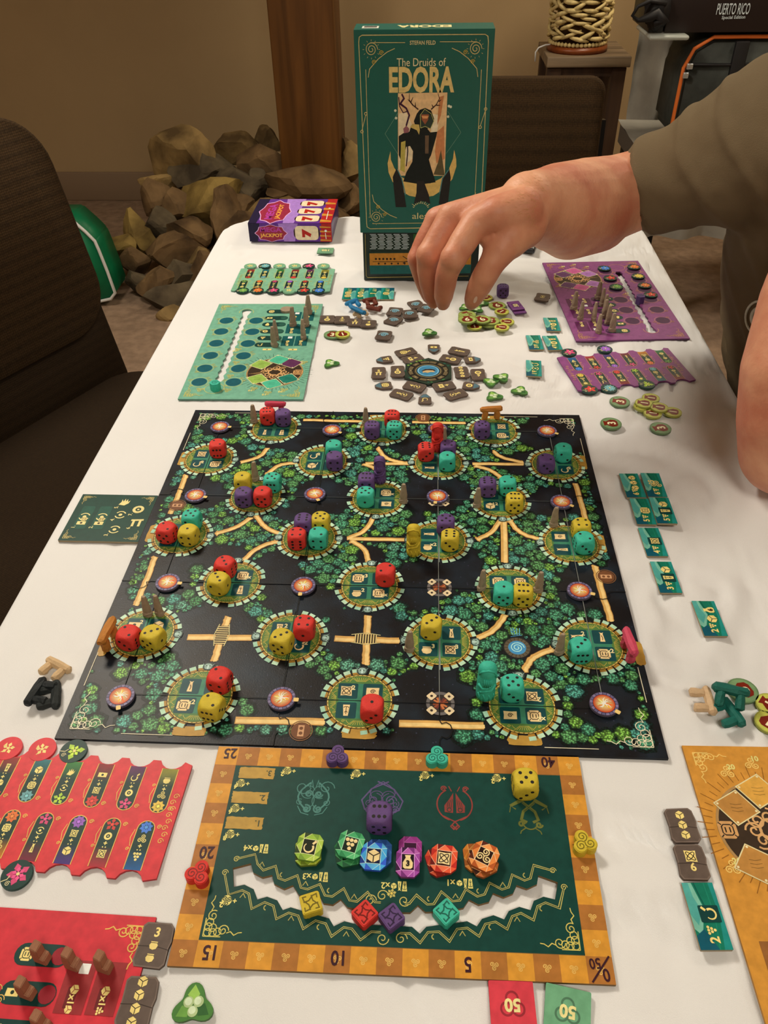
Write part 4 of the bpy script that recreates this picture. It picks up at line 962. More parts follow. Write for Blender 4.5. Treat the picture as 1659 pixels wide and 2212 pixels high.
dolmen(1354, 1412, BT + .001, (206, 70, 90), 'pink dolmen standing edge-on at the right rim of the board', (0, 0, H90 + .1), 1.15)
dolmen(100, 1462, .0042, (208, 168, 120), 'natural beige dolmen lying on the cloth at the left, above the black ones', (-H90, 0, -.45), 1.05)
dolmen(80, 1510, .0042, (34, 38, 36), 'black dolmen lying at the left, left one of the two', (H90, 0, PI / 2 + .35), 1.1)
dolmen(112, 1500, .0062, (30, 34, 34), 'black dolmen lying at the left, overlapping the other black one on its right', (-H90, 0, -PI / 2 - .15 + PI), 1.1)
dolmen(1494, 1512, .0042, (206, 166, 122), 'natural beige dolmen lying on the cloth right of the forest board', (H90, 0, H90), 1.05)
dolmen(1575, 1530, .0080, (22, 92, 76), 'dark green dolmen lying across the other green one on the right', (R_(-60), 0, -.25), 1.1)
dolmen(1548, 1548, .0042, (22, 96, 80), 'dark green dolmen lying lower, beside the beige one on the right', (H90, 0, H90 + .35), 1.1)
dolmen(770, 664, .0042, (40, 120, 160), 'bright blue dolmen lying behind the other blue one', (R_(-70), 0, .7), .95)
dolmen(780, 672, .0070, (38, 116, 156), 'bright blue dolmen in front of the other blue one, near the brown dolmens', (R_(60), .2, -.5), .95)
dolmen(806, 660, .0070, (112, 50, 32), 'reddish brown dolmen lying on top of the other brown one', (R_(-70), .1, .6), .95)
dolmen(815, 662, .0042, (106, 46, 30), 'reddish brown dolmen under the other brown one', (R_(80), 0, -.4), .95)
dolmen(786, 682, .0042, (208, 172, 126), 'natural beige dolmen between the blue and brown dolmens', (-H90, 0, .6), .9)
# ================================================================== green score board with a cut-out zigzag slot
BT2 = .0024
EDGE = mat('card_edge', K((150, 128, 96)), .7)
def W3(x, y, z=BT2): p = at(x, y, z); return (p.x, p.y)
def local(A, c): A.V = [(v[0] - c[0], v[1] - c[1], v[2]) for v in A.V]
SO = Vector((-.1032, -.0036)); SWd = .2680; cs = SWd / 17; SHt = .1535; SA = .0035
sb = tag(empty('score_board', (SO.x, SO.y, 0)), 'dark green score board with an orange chequered border and a zigzag slot', 'board')
def RS(x, y): c, s = math.cos(SA), math.sin(SA); return (SO.x + x * c - y * s, SO.y + x * s + y * c)
rect = [RS(0, -SHt), RS(SWd, -SHt), RS(SWd, 0), RS(0, 0)]
ZZ = [(503, 1875), (542, 1865), (547, 1885), (567, 1895), (588, 1890), (592, 1909), (614, 1920), (633, 1912), (645, 1932), (668, 1943), (692, 1937), (699, 1951), (719, 1954), (736, 1942), (751, 1960), (772, 1963), (787, 1950), (808, 1971), (830, 1971), (847, 1955), (866, 1971), (886, 1971), (903, 1955), (919, 1970), (942, 1969), (960, 1950), (978, 1966), (1001, 1961),
      (1013, 1943), (1034, 1954), (1056, 1948), (1065, 1929), (1088, 1938), (1108, 1930), (1116, 1912), (1138, 1920), (1160, 1910), (1163, 1891), (1205, 1906), (1199, 1943), (1174, 1937), (1153, 1946), (1146, 1966), (1122, 1959), (1099, 1968), (1089, 1986), (1066, 1977), (1041, 1985), (1030, 2001), (1009, 1990), (981, 1995), (968, 2010), (950, 1998), (921, 2002),
      (907, 2017), (890, 2002), (865, 2001), (847, 2014), (828, 1999), (804, 1998), (784, 2011), (768, 1996), (744, 1990), (721, 2001), (711, 1984), (682, 1976), (667, 1985), (655, 1968), (628, 1960), (611, 1966), (599, 1945), (577, 1937), (556, 1943), (548, 1921), (528, 1911), (505, 1916)]
hole = [W3(*p) for p in ZZ]
L2 = lambda P, c: [(p[0] - c[0], p[1] - c[1]) for p in P]
prism('board_card', [L2(rect, SO), L2(hole, SO)], 0, BT2, mat('score_card_edge', K((120, 86, 40)), .6), sb)
A = Art(BT2, .00006)
GRN = (18, 62, 52)
inner = [RS(cs, -SHt + cs), RS(SWd - cs, -SHt + cs), RS(SWd - cs, -cs), RS(cs, -cs)]
A.add(inner + hole, tess([inner, hole]), GRN, 1)
cells = [(k, 0) for k in range(17)] + [(k, 9) for k in range(17)] + [(0, k) for k in range(1, 9)] + [(16, k) for k in range(1, 9)]
for i, j in cells:
    cy_ = SHt / 10; P = [RS(i * cs, -(j + 1) * cy_), RS((i + 1) * cs, -(j + 1) * cy_), RS((i + 1) * cs, -j * cy_), RS(i * cs, -j * cy_)]
    A.poly(P, (212, 142, 48) if (i + j) % 2 == 0 else (170, 106, 46), 1, True)
    m_ = RS((i + .5) * cs, -(j + .5) * cy_); A.triskele(m_[0], m_[1], .0030, .0004, (232, 184, 96), 3, -PI / 2)
INKC = (58, 26, 34)
def hw(t, x, y, h, ang=PI): c = W3(x, y); A.text(t, c[0], c[1], h, INKC, 5, ang, bold=.02, sx=.85)
for t, x, y in (('25', 498, 1628), ('20', 447, 1842), ('15', 452, 2058), ('10', 729, 2070), ('5', 1011, 2084), ('40', 1184, 1647)): hw(t, x, y, .0088, PI + .03)
hw('0', 1310, 2107, .0075, PI + .1); hw('50', 1285, 2082, .0062, PI + .1); c = W3(1298, 2096); A.stroke([(c[0] - .006, c[1] - .007), (c[0] + .006, c[1] + .008)], .0011, INKC, 6)
c = W3(965, 1640); A.stroke([(c[0] - .001, c[1] + .004), (c[0] + .001, c[1] + .003)], .0009, INKC, 5); A.stroke([(c[0] - .001, c[1] - .003), (c[0] + .001, c[1] - .003)], .0009, INKC, 5)
c = W3(1245, 1835); A.stroke([(c[0] - .002, c[1] + .003), (c[0] + .002, c[1] + .0035)], .0010, INKC, 5); A.stroke([(c[0] - .002, c[1] - .002), (c[0] + .001, c[1] - .003)], .0010, INKC, 5)
for x, y, t in ((555, 1670, '3.'), (540, 1723, '2.'), (528, 1778, '1.')):
    c = W3(x, y); P = []
    for q in range(40):
        a = 2 * PI * q / 40; k = min(1 / max(1e-6, abs(math.cos(a))), 2.1 / max(1e-6, abs(math.sin(a))) * .5 * 2) ; k = 1 / max(abs(math.cos(a)), abs(math.sin(a)))
        P.append((c[0] + .0130 * math.cos(a) * k * rr.uniform(.96, 1.02), c[1] + .0045 * math.sin(a) * k * rr.uniform(.93, 1.06)))
    A.poly(P, (186, 142, 62), 3, True); A.text(t, c[0] + .0088, c[1], .0046, (70, 74, 50), 4, PI, bold=.02)
GO = (226, 204, 112)
for x, y, t in ((620, 1665, '2'), (770, 1671, '2'), (918, 1675, '2'), (1073, 1681, '2'), (520, 1692, '4'), (508, 1746, '6'), (497, 1802, '8'), (490, 1945, '2')):
    c = W3(x, y); A.disc(c[0], c[1], .0033, GO, 3, 14); A.triskele(c[0], c[1], .0036, .0005, (24, 54, 40), 4, -PI / 2); A.text(t, c[0] - .003, c[1] - .003, .0036, GO, 6, PI, bold=.05); A.text('+', c[0] + .0052, c[1] - .0002, .0026, GO, 4, bold=.03)
for x, y, t in ((550, 1833, 'x4'), (678, 1894, 'x3'), (848, 1914, 'x2'), (990, 1908, 'x1')):
    c = W3(x, y); A.text(t, c[0] - .0045, c[1], .0042, GO, 4, PI, bold=.02); icon(A, 'die', c[0] + .0008, c[1], .0042, 0, 4, GO, GRN); icon(A, 'menhir', c[0] + .0045, c[1], .0062, PI, 4, GO, GRN); icon(A, 'pillar', c[0] + .0078, c[1], .0064, PI, 4, GO, GRN)
C3 = lambda L: [(340 + .3134 * a, 1860 + .3134 * b) for a, b in L]
C4 = lambda L: [(840 + .3134 * a, 1860 + .3134 * b) for a, b in L]
for P in (C3([(465, 95), (490, 232), (585, 203), (630, 225), (650, 330), (740, 285), (800, 310), (820, 400), (905, 358), (970, 378), (1005, 468), (1090, 412), (1160, 432), (1200, 520), (1285, 458), (1340, 468), (1400, 545), (1475, 488), (1540, 492)]),
          C3([(545, -14), (675, -46), (690, 20), (730, 65), (815, 35), (835, 120), (880, 135), (965, 100), (990, 185), (1035, 195), (1120, 160), (1155, 238), (1205, 245), (1285, 190), (1325, 272), (1375, 280), (1450, 215), (1500, 285), (1540, 287)]),
          C4([(110, 295), (140, 295), (190, 235), (265, 300), (310, 297), (362, 212), (440, 278), (490, 272), (530, 195), (610, 245), (660, 230), (695, 152), (780, 197), (825, 182), (850, 95), (935, 135), (975, 120), (998, 30), (1130, 68)]),
          C4([(80, 498), (145, 500), (215, 565), (270, 492), (345, 488), (418, 555), (470, 470), (540, 462), (622, 520), (665, 435), (735, 420), (815, 470), (850, 382), (910, 360), (997, 408), (1025, 312), (1080, 288), (1175, 325), (1205, 190)])):
    Q = [W3(*p) for p in P]; A.stroke(Q, .0013, (196, 176, 92), 3); A.stroke(Q, .0005, GRN, 4)
for x, y in ((486, 1885), (511, 1856), (1194, 1881), (1218, 1917)): c = W3(x, y); A.spiral(c[0], c[1], .0022, .0005, (196, 176, 92), 3)
for k, (x, y) in enumerate(((566, 1867), (610, 1890), (660, 1909), (712, 1924), (765, 1937), (928, 1942), (984, 1936), (1035, 1925), (1086, 1911), (1135, 1891), (525, 1935), (575, 1961), (629, 1984), (690, 2003), (748, 2018), (938, 2024), (999, 2017), (1061, 2003), (1117, 1986), (1171, 1963))):
    c = W3(x, y); (A.ring(c[0], c[1], .0011, .0018, (176, 160, 84), 3, 1.8, 4.6, 8) if k % 2 else A.stroke([(c[0] - .0018, c[1] - .0014), (c[0], c[1] + .0014), (c[0] + .0018, c[1] - .0014)], .0005, (176, 160, 84), 3))
for x, y, s in ((826, 1935, 1), (800, 1945, 1), (873, 1946, -1), (826, 2028, -1), (866, 2028, 1)): c = W3(x, y); A.spiral(c[0], c[1], .0040, .0006, (196, 176, 92), 3, 0, 1.4, s)
c = W3(846, 1930); flower(A, c[0], c[1], .0032, (196, 176, 92), 3, 6)
a_, b_ = W3(450, 2018), W3(1250, 2048)
corner_orn(A, RS(cs, -SHt + cs)[0] + .002, RS(cs, -SHt + cs)[1] + .002, 1, 1, .024, (206, 184, 90), .0006, 3); corner_orn(A, RS(SWd - cs, 0)[0] - .002, RS(0, -SHt + cs)[1] + .0035, -1, 1, .024, (206, 184, 90), .0006, 3)
def emblem(x, y, col, kind):
    cx, cy = W3(x, y); w = .0010
    for s in (-1, 1):
        if kind < 2:
            A.ring(cx + s * .0042, cy + .0045 - kind * .003, .0046, .0052, col, 3, .3, 5.2, 20); A.ring(cx + s * .0062, cy - .002, .0066, .0072, col, 3, 1.8 if s > 0 else -1.3, 4.4 if s > 0 else 1.3, 16)
            A.spiral(cx + s * .0095, cy - .0035, .0026, .0006, col, 3, 1, 1.4, -s); A.stroke([(cx + s * .002, cy - .013), (cx + s * .0075, cy - .0115), (cx + s * .0105, cy - .0065)], .0007, col, 3)
        if kind == 0:
            A.spiral(cx + s * .0085, cy + .008, .006, .0007, col, 3, 0, 1.2, s); A.spiral(cx + s * .004, cy - .0085, .0032, .0012, col, 3, 2, 1.5, s)
            A.stroke([(cx + s * (.003 + .008 * math.sin(t / 8 * PI)), cy + .012 - .0028 * t) for t in range(9)], .0012, col, 3); A.spiral(cx + s * .0035, cy + .003, .0028, .0012, col, 3, 0, 1.6, -s); A.stroke([(cx + s * .001, cy + .008), (cx + s * .0022, cy + .014), (cx + s * .0034, cy + .008)], .0008, col, 3)
        elif kind == 1:
            A.stroke([(cx - s * .004, cy + .014), (cx + s * .008, cy + .008), (cx + s * .0145, cy - .001), (cx + s * .012, cy - .008), (cx + s * .004, cy - .011)], .0011, col, 3); A.spiral(cx + s * .006, cy - .001, .0042, .0008, col, 3, 0, 1.6, s); A.spiral(cx + s * .009, cy - .008, .003, .0008, col, 3, 0, 1.6, s)
            A.stroke([(cx + s * .009 * math.sin(t / 6 * PI), cy + .014 - .003 * t) for t in range(7)], .0007, col, 3)
        elif kind == 2:
            A.ring(cx, cy, .0118, .0128, col, 3, PI / 2 + s * .5 if s > 0 else -PI / 2 + .3, (1.5 * PI - .3) if s > 0 else PI / 2 - .5, 24)
            A.poly([(cx + s * .0008, cy + .009), (cx + s * .004, cy + .0035), (cx + s * .0072, cy - .001), (cx + s * .007, cy - .006), (cx + s * .0012, cy - .0065)], col, 3); A.ring(cx + s * .0038, cy - .0042, .0012, .0017, GRN, 5, n=12)
            for k in range(3): A.stroke([(cx + s * (.0016 + .0014 * k), cy + .004 - k * .001), (cx + s * (.0026 + .0014 * k), cy - .003)], .0003, GRN, 5)
            A.stroke([(cx + s * .002, cy + .010), (cx + s * .004, cy + .014)], .0007, col, 3); A.spiral(cx + s * .0078, cy + .012, .0022, .0008, col, 3); A.stroke([(cx + s * .008, cy - .009), (cx, cy - .013), (cx - s * .003, cy - .0165), (cx - s * .001, cy - .0185), (cx + s * .002, cy - .0155)], .0009, col, 3)
        else:
            A.stroke([(cx - s * .004, cy + .004), (cx + s * .004, cy - .003), (cx + s * .0058, cy - .009), (cx + s * .002, cy - .011)], .0020, col, 3); A.stroke([(cx + s * .004, cy + .006), (cx + s * .0125, cy + .001), (cx + s * .009, cy - .0015)], .0030, col, 3, False, .001)
            A.stroke([(cx - s * .004, cy + .0035), (cx + s * .0035, cy - .003)], .0003, GRN, 5); A.spiral(cx + s * .006, cy - .0125, .0024, .0014, col, 3, 0, 1.2, -s); A.stroke([(cx + s * .0125, cy + .001), (cx + s * .0135, cy - .004)], .0006, col, 3); A.stroke([(cx + s * .003, cy - .015), (cx + s * .0065, cy - .0175), (cx + s * .0072, cy - .0195)], .0008, col, 3)
        if kind == 3: A.ring(cx, cy - .011, .0046, .0056, col, 3, PI, 2 * PI, 10)
emblem(677, 1724, (76, 124, 110), 0); emblem(826, 1727, (92, 76, 112), 1); emblem(982, 1738, (140, 60, 52), 2); emblem(1142, 1745, (104, 104, 46), 3)
local(A, SO); A.build('printed_board_art', sb, kind='stuff')
# --- triskele scoring markers and square knot markers
def marker(kind, col, x, y, z, rz, label):
    c = at(x, y, z + .006); t = tag(empty('score_marker' if kind else 'path_marker', (c.x, c.y, z + .0003), rz), label, 'game piece', 'scoring markers' if kind else 'square knot markers in the slot'); h = .0068 if kind else .008
    A = Art(h + .0001, .00005); dk = tuple(int(v * .55) for v in WC[col])
    if kind:
        P = []
        for q in range(48):
            a = 2 * PI * q / 48; best = 0
            for k in range(3):
                b = PI / 2 + k * 2 * PI / 3; d = a - b; dd = .0042; rad = .0045
                disc = rad * rad - (dd * math.sin(d)) ** 2
                if disc > 0 and math.cos(d) > -.4: best = max(best, dd * math.cos(d) + math.sqrt(disc))
            P.append((max(best, .0042) * math.cos(a), max(best, .0042) * math.sin(a)))
        A.triskele(0, 0, .0075, .0006, dk, 0)
    else:
        P = rrp(.0128, .0128, .0016, 3, 0, 0)
        for k in range(4):
            a = k * PI / 2; c_, s_ = math.cos(a), math.sin(a)
            A.stroke([(u * c_ - v * s_, u * s_ + v * c_) for u, v in ((-.0045, .0012), (-.001, .0015), (.002, .004), (.0045, .0044), (.0044, .002))], .0008, dk, 0)
    V, F = prism_data([P], 0, h); me = bpy.data.meshes.new('marker_body'); me.from_pydata(V, [], F); me.materials.append(WM[col])
    bm = bmesh.new(); bm.from_mesh(me); bmesh.ops.recalc_face_normals(bm, faces=bm.faces)
    bmesh.ops.bevel(bm, geom=[e for e in bm.edges if abs(e.verts[0].co.z - h) < 1e-6 and abs(e.verts[1].co.z - h) < 1e-6 and len(e.link_faces) == 2 and e.calc_face_angle(0) > .5], offset=.0006, segments=2, affect='EDGES'); bm.to_mesh(me); bm.free()
    link('marker_body', me, t); A.build('engraving', t, kind='stuff'); return t
marker(1, 'purple', 729, 1632, BT2, 0, 'purple three-lobed scoring marker on the back border of the score board'); marker(1, 'teal', 944, 1634, BT2, 0, 'teal three-lobed scoring marker on the back border of the score board')
marker(1, 'red', 428, 1886, BT2, -.35, 'red three-lobed scoring marker on the left border of the score board'); marker(1, 'yellow', 1262, 1820, BT2, .3, 'yellow three-lobed scoring marker on the right border of the score board')
marker(0, 'yellow', 672, 1953, 0, .35, 'yellow square knot-carved marker, leftmost in the zigzag slot'); marker(0, 'red', 788, 1975, 0, PI / 4, 'red square knot-carved marker in the zigzag slot')
marker(0, 'purple', 846, 1982, 0, PI / 4 - .1, 'purple square knot-carved marker in the zigzag slot'); marker(0, 'teal', 964, 1972, 0, PI / 4 - .05, 'teal square knot-carved marker, rightmost in the zigzag slot')
# --- faceted gem tokens
def gem(x, y, z, rz, cols, ic, label, n=0, wh=(.0172, .0186), txt=None):
    c = at(x, y, z + .002); t = tag(empty('gem_token', (c.x, c.y, z + .0003), rz), label, 'token', 'gem tokens on the score board')
    w, h = wh[0] / 2, wh[1] / 2; k = .0035
    O = [(-w + k, h), (w - k, h), (w, h - k), (w, -h + k), (w - k, -h), (-w + k, -h), (-w, -h + k), (-w, h - k)]
    prism('card_gem', [O], 0, .0021, mat('gem_card_%d_%d_%d' % cols[1], K(cols[1]), .5), t)
    A = Art(.0022); A.poly(O, cols[1], 0, True); I = [(-w * .55, h * .55), (w * .55, h * .55), (w * .55, -h * .55), (-w * .55, -h * .55)]
    M_ = [(0, h), (w, 0), (0, -h), (-w, 0)]
    for q in range(4):
        A.poly([I[q], M_[q], I[(q + 1) % 4]], cols[0] if q % 2 else cols[2], 1, True); A.poly([I[q], O[(2 * q + 7) % 8], O[2 * q]], cols[2 if q % 2 else 0], 1, True); A.poly([I[q], O[2 * q], M_[q]], cols[0] if q in (1, 2) else cols[3], 1, True)
        A.stroke([I[q], M_[q]], .0003, cols[4], 2); A.stroke([I[q], O[2 * q]], .0003, cols[4], 2); A.stroke([I[q - 1], M_[q - 1]], .0003, cols[4], 2)
    A.poly(I, tuple(int(v * .45) for v in cols[3]), 2, True); A.stroke(I, .0004, cols[4], 3, True)
    if ic: icon(A, ic, 0, 0, .0092, 0 if ic == 'sickle' else 0, 4, (246, 206, 140))
    if txt: A.text(txt, 0, -.0010, .0040, (20, 16, 16), 8, bold=.05)
    A.build('printed_gem', t, kind='stuff'); return t
gem(666, 1840, BT2, .12, ((190, 196, 60), (120, 134, 40), (150, 170, 50), (60, 70, 20), (226, 226, 130)), 'sickle', 'olive green gem token, leftmost of the gem row, lower of its pair'); 
gem(668, 1830, BT2 + .0026, -.12, ((176, 196, 74), (120, 150, 50), (150, 180, 60), (50, 66, 26), (226, 236, 150)), 'sickle', 'olive green gem token with a sickle, leftmost of the gem row')
gem(752, 1842, BT2, .25, ((40, 110, 60), (30, 84, 50), (50, 120, 66), (24, 60, 40), (80, 150, 90)), None, 'dark green gem token half hidden under the grape-cluster gem')
gem(757, 1825, BT2 + .0026, -.22, ((90, 180, 110), (48, 130, 76), (70, 160, 96), (20, 70, 44), (180, 230, 170)), 'tri', 'green gem token with a grape-like cluster symbol')
gem(818, 1843, BT2, 0, ((50, 90, 150), (40, 76, 130), (50, 90, 150), (34, 60, 110), (70, 110, 170)), None, 'dark blue gem token half hidden under the blue gem with a cube')
gem(807, 1850, BT2 + .0026, -.04, ((70, 160, 226), (50, 90, 190), (90, 170, 230), (24, 56, 130), (190, 220, 250)), 'die', 'bright blue gem token with a cube symbol')
gem(886, 1838, BT2, 0, ((150, 50, 120), (140, 46, 112), (150, 54, 124), (120, 36, 96), (180, 90, 150)), None, 'plain magenta gem token peeking out above the purple gem', wh=(.0155, .0195))
gem(881, 1863, BT2 + .0026, 0, ((160, 70, 150), (120, 46, 110), (180, 90, 160), (60, 20, 60), (230, 160, 220)), 'bag', 'purple gem token with a money bag showing 3', txt='3', wh=(.0155, .0198))
gem(950, 1861, BT2, .3, ((200, 70, 40), (170, 44, 34), (200, 80, 50), (90, 20, 20), (240, 150, 110)), None, 'red gem token under the red gem with a knot')
gem(959, 1855, BT2 + .0026, -.1, ((230, 84, 50), (190, 44, 34), (240, 110, 70), (110, 24, 22), (250, 180, 140)), 'knot', 'bright red gem token with a knot symbol')
gem(1030, 1852, BT2, .1, ((200, 120, 40), (176, 98, 34), (200, 120, 50), (150, 80, 30), (220, 160, 90)), None, 'orange gem token lowest of the pile at the right end')
gem(1043, 1862, BT2 + .0026, .5, ((200, 110, 50), (150, 80, 34), (190, 100, 50), (60, 30, 20), (240, 180, 120)), None, 'brown-orange gem token in the middle of the right-end pile')
gem(1046, 1850, BT2 + .0052, -.45, ((230, 130, 60), (180, 84, 36), (240, 150, 80), (90, 34, 20), (250, 200, 150)), 'tris', 'orange gem token with a triple spiral, top of the right-end pile')
# ================================================================== player boards
PW, PH = .156, .271
TL = Vector((-.267, .763)); TRr = Vector((-.107, .761)); BL = Vector((-.254, .492)); BRr = Vector((-.102, .490))
def PL(X, Y):      # photo position on the teal board -> board's own coordinates
    p = at(380 + .2411 * X, 500 + .2411 * Y, .002); v = (p.y - .4910) / (.762 - .4910); xl = BL.x + (TL.x - BL.x) * v; xr = BRr.x + (TRr.x - BRr.x) * v
    return ((p.x - xl) / (xr - xl) - .5) * PW, (v - .5) * PH
def slotpoly():
    a, b = Vector(PL(625, 715)), Vector(PL(400, 1345)); d = (b - a); L = d.length; d.normalize(); n = Vector((-d.y, d.x)); P1, P2 = [], []; N = 26
    for k in range(N + 1):
        p = a + d * L * k / N; w = .0043 + (.0016 if k % 2 else -.0010); P1.append(p + n * w); P2.append(p - n * (.0043 + (.0016 if k % 2 else -.0010)))
    top = [a + Vector((math.cos(t), math.sin(t))) * .0072 for t in [R_(q) for q in range(-20, 201, 20)]]
    return [tuple(p) for p in top] + [tuple(p) for p in (P1 if P1[3].x < P2[3].x else P2)[2:]] + [tuple(p) for p in reversed((P2 if P1[3].x < P2[3].x else P1)[2:])]
OV = [PL(x, y) for x, y in ((445, 797), (403, 895), (365, 1000), (320, 1110), (275, 1225), (232, 1347), (714, 800), (684, 900), (648, 1005), (612, 1115), (573, 1228), (532, 1352))]
PILL = [PL(x, y) for x, y in ((880, 720), (865, 778), (845, 835), (828, 897), (808, 957), (785, 1018))]
TECH = [PL(x, y) for x, y in ((1068, 765), (1185, 765), (1042, 875), (1150, 880), (1005, 985), (1125, 985))]
def player_board(loc, rz, base, dark, disc, accent, rhs, label, name='player_board'):
    t = tag(empty(name, (loc[0], loc[1], 0), rz), label, 'board', 'player boards')
    R4 = [(-PW / 2, -PH / 2), (PW / 2, -PH / 2), (PW / 2, PH / 2), (-PW / 2, PH / 2)]; S = slotpoly()
    prism('board_card', [R4, S], 0, .0021, mat('board_edge_%d_%d_%d' % base, K(tuple(int(v * .8) for v in base)), .6), t)
    A = Art(.0022, .00006)
    A.add(R4 + S, tess([R4, S]), base, 0)
    for k in range(26):   # mottled ink
        x, y = rr.uniform(-PW / 2 + .012, PW / 2 - .012), rr.uniform(-PH / 2 + .012, PH / 2 - .012)
    for x, y in OV:
        A.disc(x, y, .0118, accent, 1, 24); A.disc(x, y, .0112, base, 2, 24); A.disc(x, y, .0098, disc, 3, 28)
        for s in (-1, 1): A.spiral(x + s * .0125, y + .004, .003, .0005, accent, 4); A.spiral(x - s * .009, y - s * .0095, .0028, .0005, accent, 4)
        # small gold ticks around
    A.ring(S[0][0] - .0068, S[0][1], .0100, .0108, accent, 1, -.3, PI + .3, 18); e = PL(365, 1405); A.ring(e[0], e[1], .0120, .0128, accent, 1)
    for k, (x, y) in enumerate(PILL):
        A.poly(rrp(.034, .0130, .0062, 4, x + .005, y), (18, 58, 50), 3, True); icon(A, ('gem', 'card', 'bag', 'coin', 'tri', 'sickle')[k], x - .0045, y, .0078, 0, 4, GOLD, (30, 50, 36))
        A.disc(x + .0165, y, .0052, dark, 5, 14)
    for k, (x, y) in enumerate(TECH):
        A.rrect(x, y, .0172, .0290, .0003, rhs, 3); A.rrect(x - .001, y - .0060, .0058, .0115, .0005, tuple(int(v * .7) for v in rhs), 4)
        A.rrect(x + .002, y + .0100, .0062, .0058, .0002, (232, 226, 216), 4) if k in (0, 4) else None
        icon(A, 'die', x, y - .0015, .0056, PI / 2, 5, GOLD, rhs); A.text('x1:', x, y - .0075, .0042, GOLD, 5, -PI / 2, bold=.03); icon(A, ('die', 'tri', 'coin', 'knot', 'pot', 'sickle')[k], x, y - .0122, .0048, PI / 2, 5, GOLD, rhs)
    for x, y in (PL(820, 1060), PL(1050, 1063)): A.rrect(x, y, .012, .0045, .001, GOLD, 3); A.disc(x, y, .0012, dark, 4, 8)
    mx, my = PL(893, 1265); R = .0370
    for k in range(54):
        a = 2 * PI * k / 54; A.stroke([(mx + R * 1.06 * math.cos(a), my + R * 1.06 * math.sin(a)), (mx + R * (1.22 + .12 * (k % 2)) * math.cos(a), my + R * (1.22 + .12 * (k % 2)) * math.sin(a))], .0006, dark, 1)
    A.disc(mx, my, R, (58, 42, 28), 2, 48); A.ring(mx, my, R * .95, R, (170, 128, 76), 3, n=48)
    for k in range(8):
        a = k * PI / 4; A.spiral(mx + R * .33 * math.cos(a), my + R * .28 * math.sin(a), R * .17, .0013, (214, 160, 100), 3, a, 1.5, 1 if k % 2 else -1)
    A.ring(mx, my, R * .2, R * .25, (214, 160, 100), 4); icon(A, 'gem', mx + R * .82, my, R * .34, 0, 4, (206, 150, 90))
    for k in range(6): A.stroke([(mx - R * .9 + R * .08 * k, my - R * .12 + .0008 * k), (mx - R * .35, my + (k - 2.5) * .002)], .0007, (150, 112, 66), 4)
    rh = accent_r[name_i[0]]
    for k, (X, Y) in enumerate(((770, 1195), (928, 1155), (1040, 1187), (740, 1325), (868, 1370), (1010, 1325))):
        x, y = PL(X, Y); w, h = .0150, .0122
        P = [(x - w * .95, y - .003), (x + .003, y - h * 1.05), (x + w * .95, y + .003), (x - .003, y + h * 1.05)]
        if Y > 1250: P = [(x - w * .95, y + .003), (x - .003, y - h * 1.05), (x + w * .95, y - .003), (x + .003, y + h * 1.05)]
        A.stroke(P, .0016, (226, 206, 150), 5, True); A.poly(P, rh[k], 6, True); 
        for q in (-1, 0, 1): A.stroke([(x - .004, y + q * .0026), (x, y + q * .0026 + .0006), (x + .004, y + q * .0026)], .0004, tuple(int(v * .7) for v in rh[k]), 7)
        for q in P: A.disc(q[0] * .88 + x * .12, q[1] * .88 + y * .12, .0009, (236, 214, 160), 8, 8)
    for X, Y, n in ((560, 1058, '10'), (548, 1175, ''), (500, 1295, ''), (1150, 1178, '20'), (710, 1412, '10'), (832, 1450, '10'), (975, 1425, '20'), (240, 1415, ''), (480, 1422, '')):
        x, y = PL(X, Y); A.triskele(x, y, .0058, .0008, accent, 3, -PI / 2)
        if n: A.text(n, x - .004, y - .0045, .0045, (226, 206, 120), 4, PI, bold=.04)
    for sx in (-1, 1):
        for sy in (-1, 1): corner_orn(A, sx * (PW / 2 - .006), sy * (PH / 2 - .006), -sx, -sy, .024, accent, .0007, 3)
    A.build('printed_board_art', t, kind='stuff'); return t
accent_r = {'teal': [(150, 178, 76), (80, 178, 136), (96, 46, 78), (150, 178, 76), (80, 178, 136), (30, 118, 96)], 'purple': [(176, 112, 170), (206, 90, 138), (104, 56, 96), (176, 112, 170), (206, 90, 138), (104, 56, 96)],
            'red': [(200, 90, 70)] * 6, 'orange': [(196, 136, 62), (222, 160, 66), (190, 130, 60), (196, 136, 62), (222, 160, 66), (190, 130, 60)]}
name_i = ['teal']
player_board((-.1830, .6265), .018, (116, 166, 134), (40, 84, 68), (20, 84, 90), (196, 182, 96), (18, 84, 80), 'mint green player board with dark teal ovals and a curvy slot')
name_i[0] = 'purple'
pbp = Vector((.3215, .7930)); pba = PI + .065
player_board(pbp, pba, (134, 66, 112), (88, 38, 74), (66, 22, 58), (190, 130, 88), (92, 34, 72), 'purple player board with flower discs and many standing stones')
name_i[0] = 'red'
rbp = Vector((-.124 - PW / 2 + .0045, -.1275 - PH / 2)); player_board(rbp, -.02, (206, 48, 56), (150, 30, 40), (60, 20, 20), (226, 176, 84), (150, 44, 44), 'bright red player board cut off by the front left corner')
name_i[0] = 'orange'
player_board((.244 + PW / 2 + .0015, .012 - PH / 2), PI + .02, (206, 138, 52), (150, 92, 30), (120, 70, 26), (236, 190, 100), (146, 92, 44), 'orange player board with a round medallion at the front right corner')
def on_board(o, rz, px, py): pass
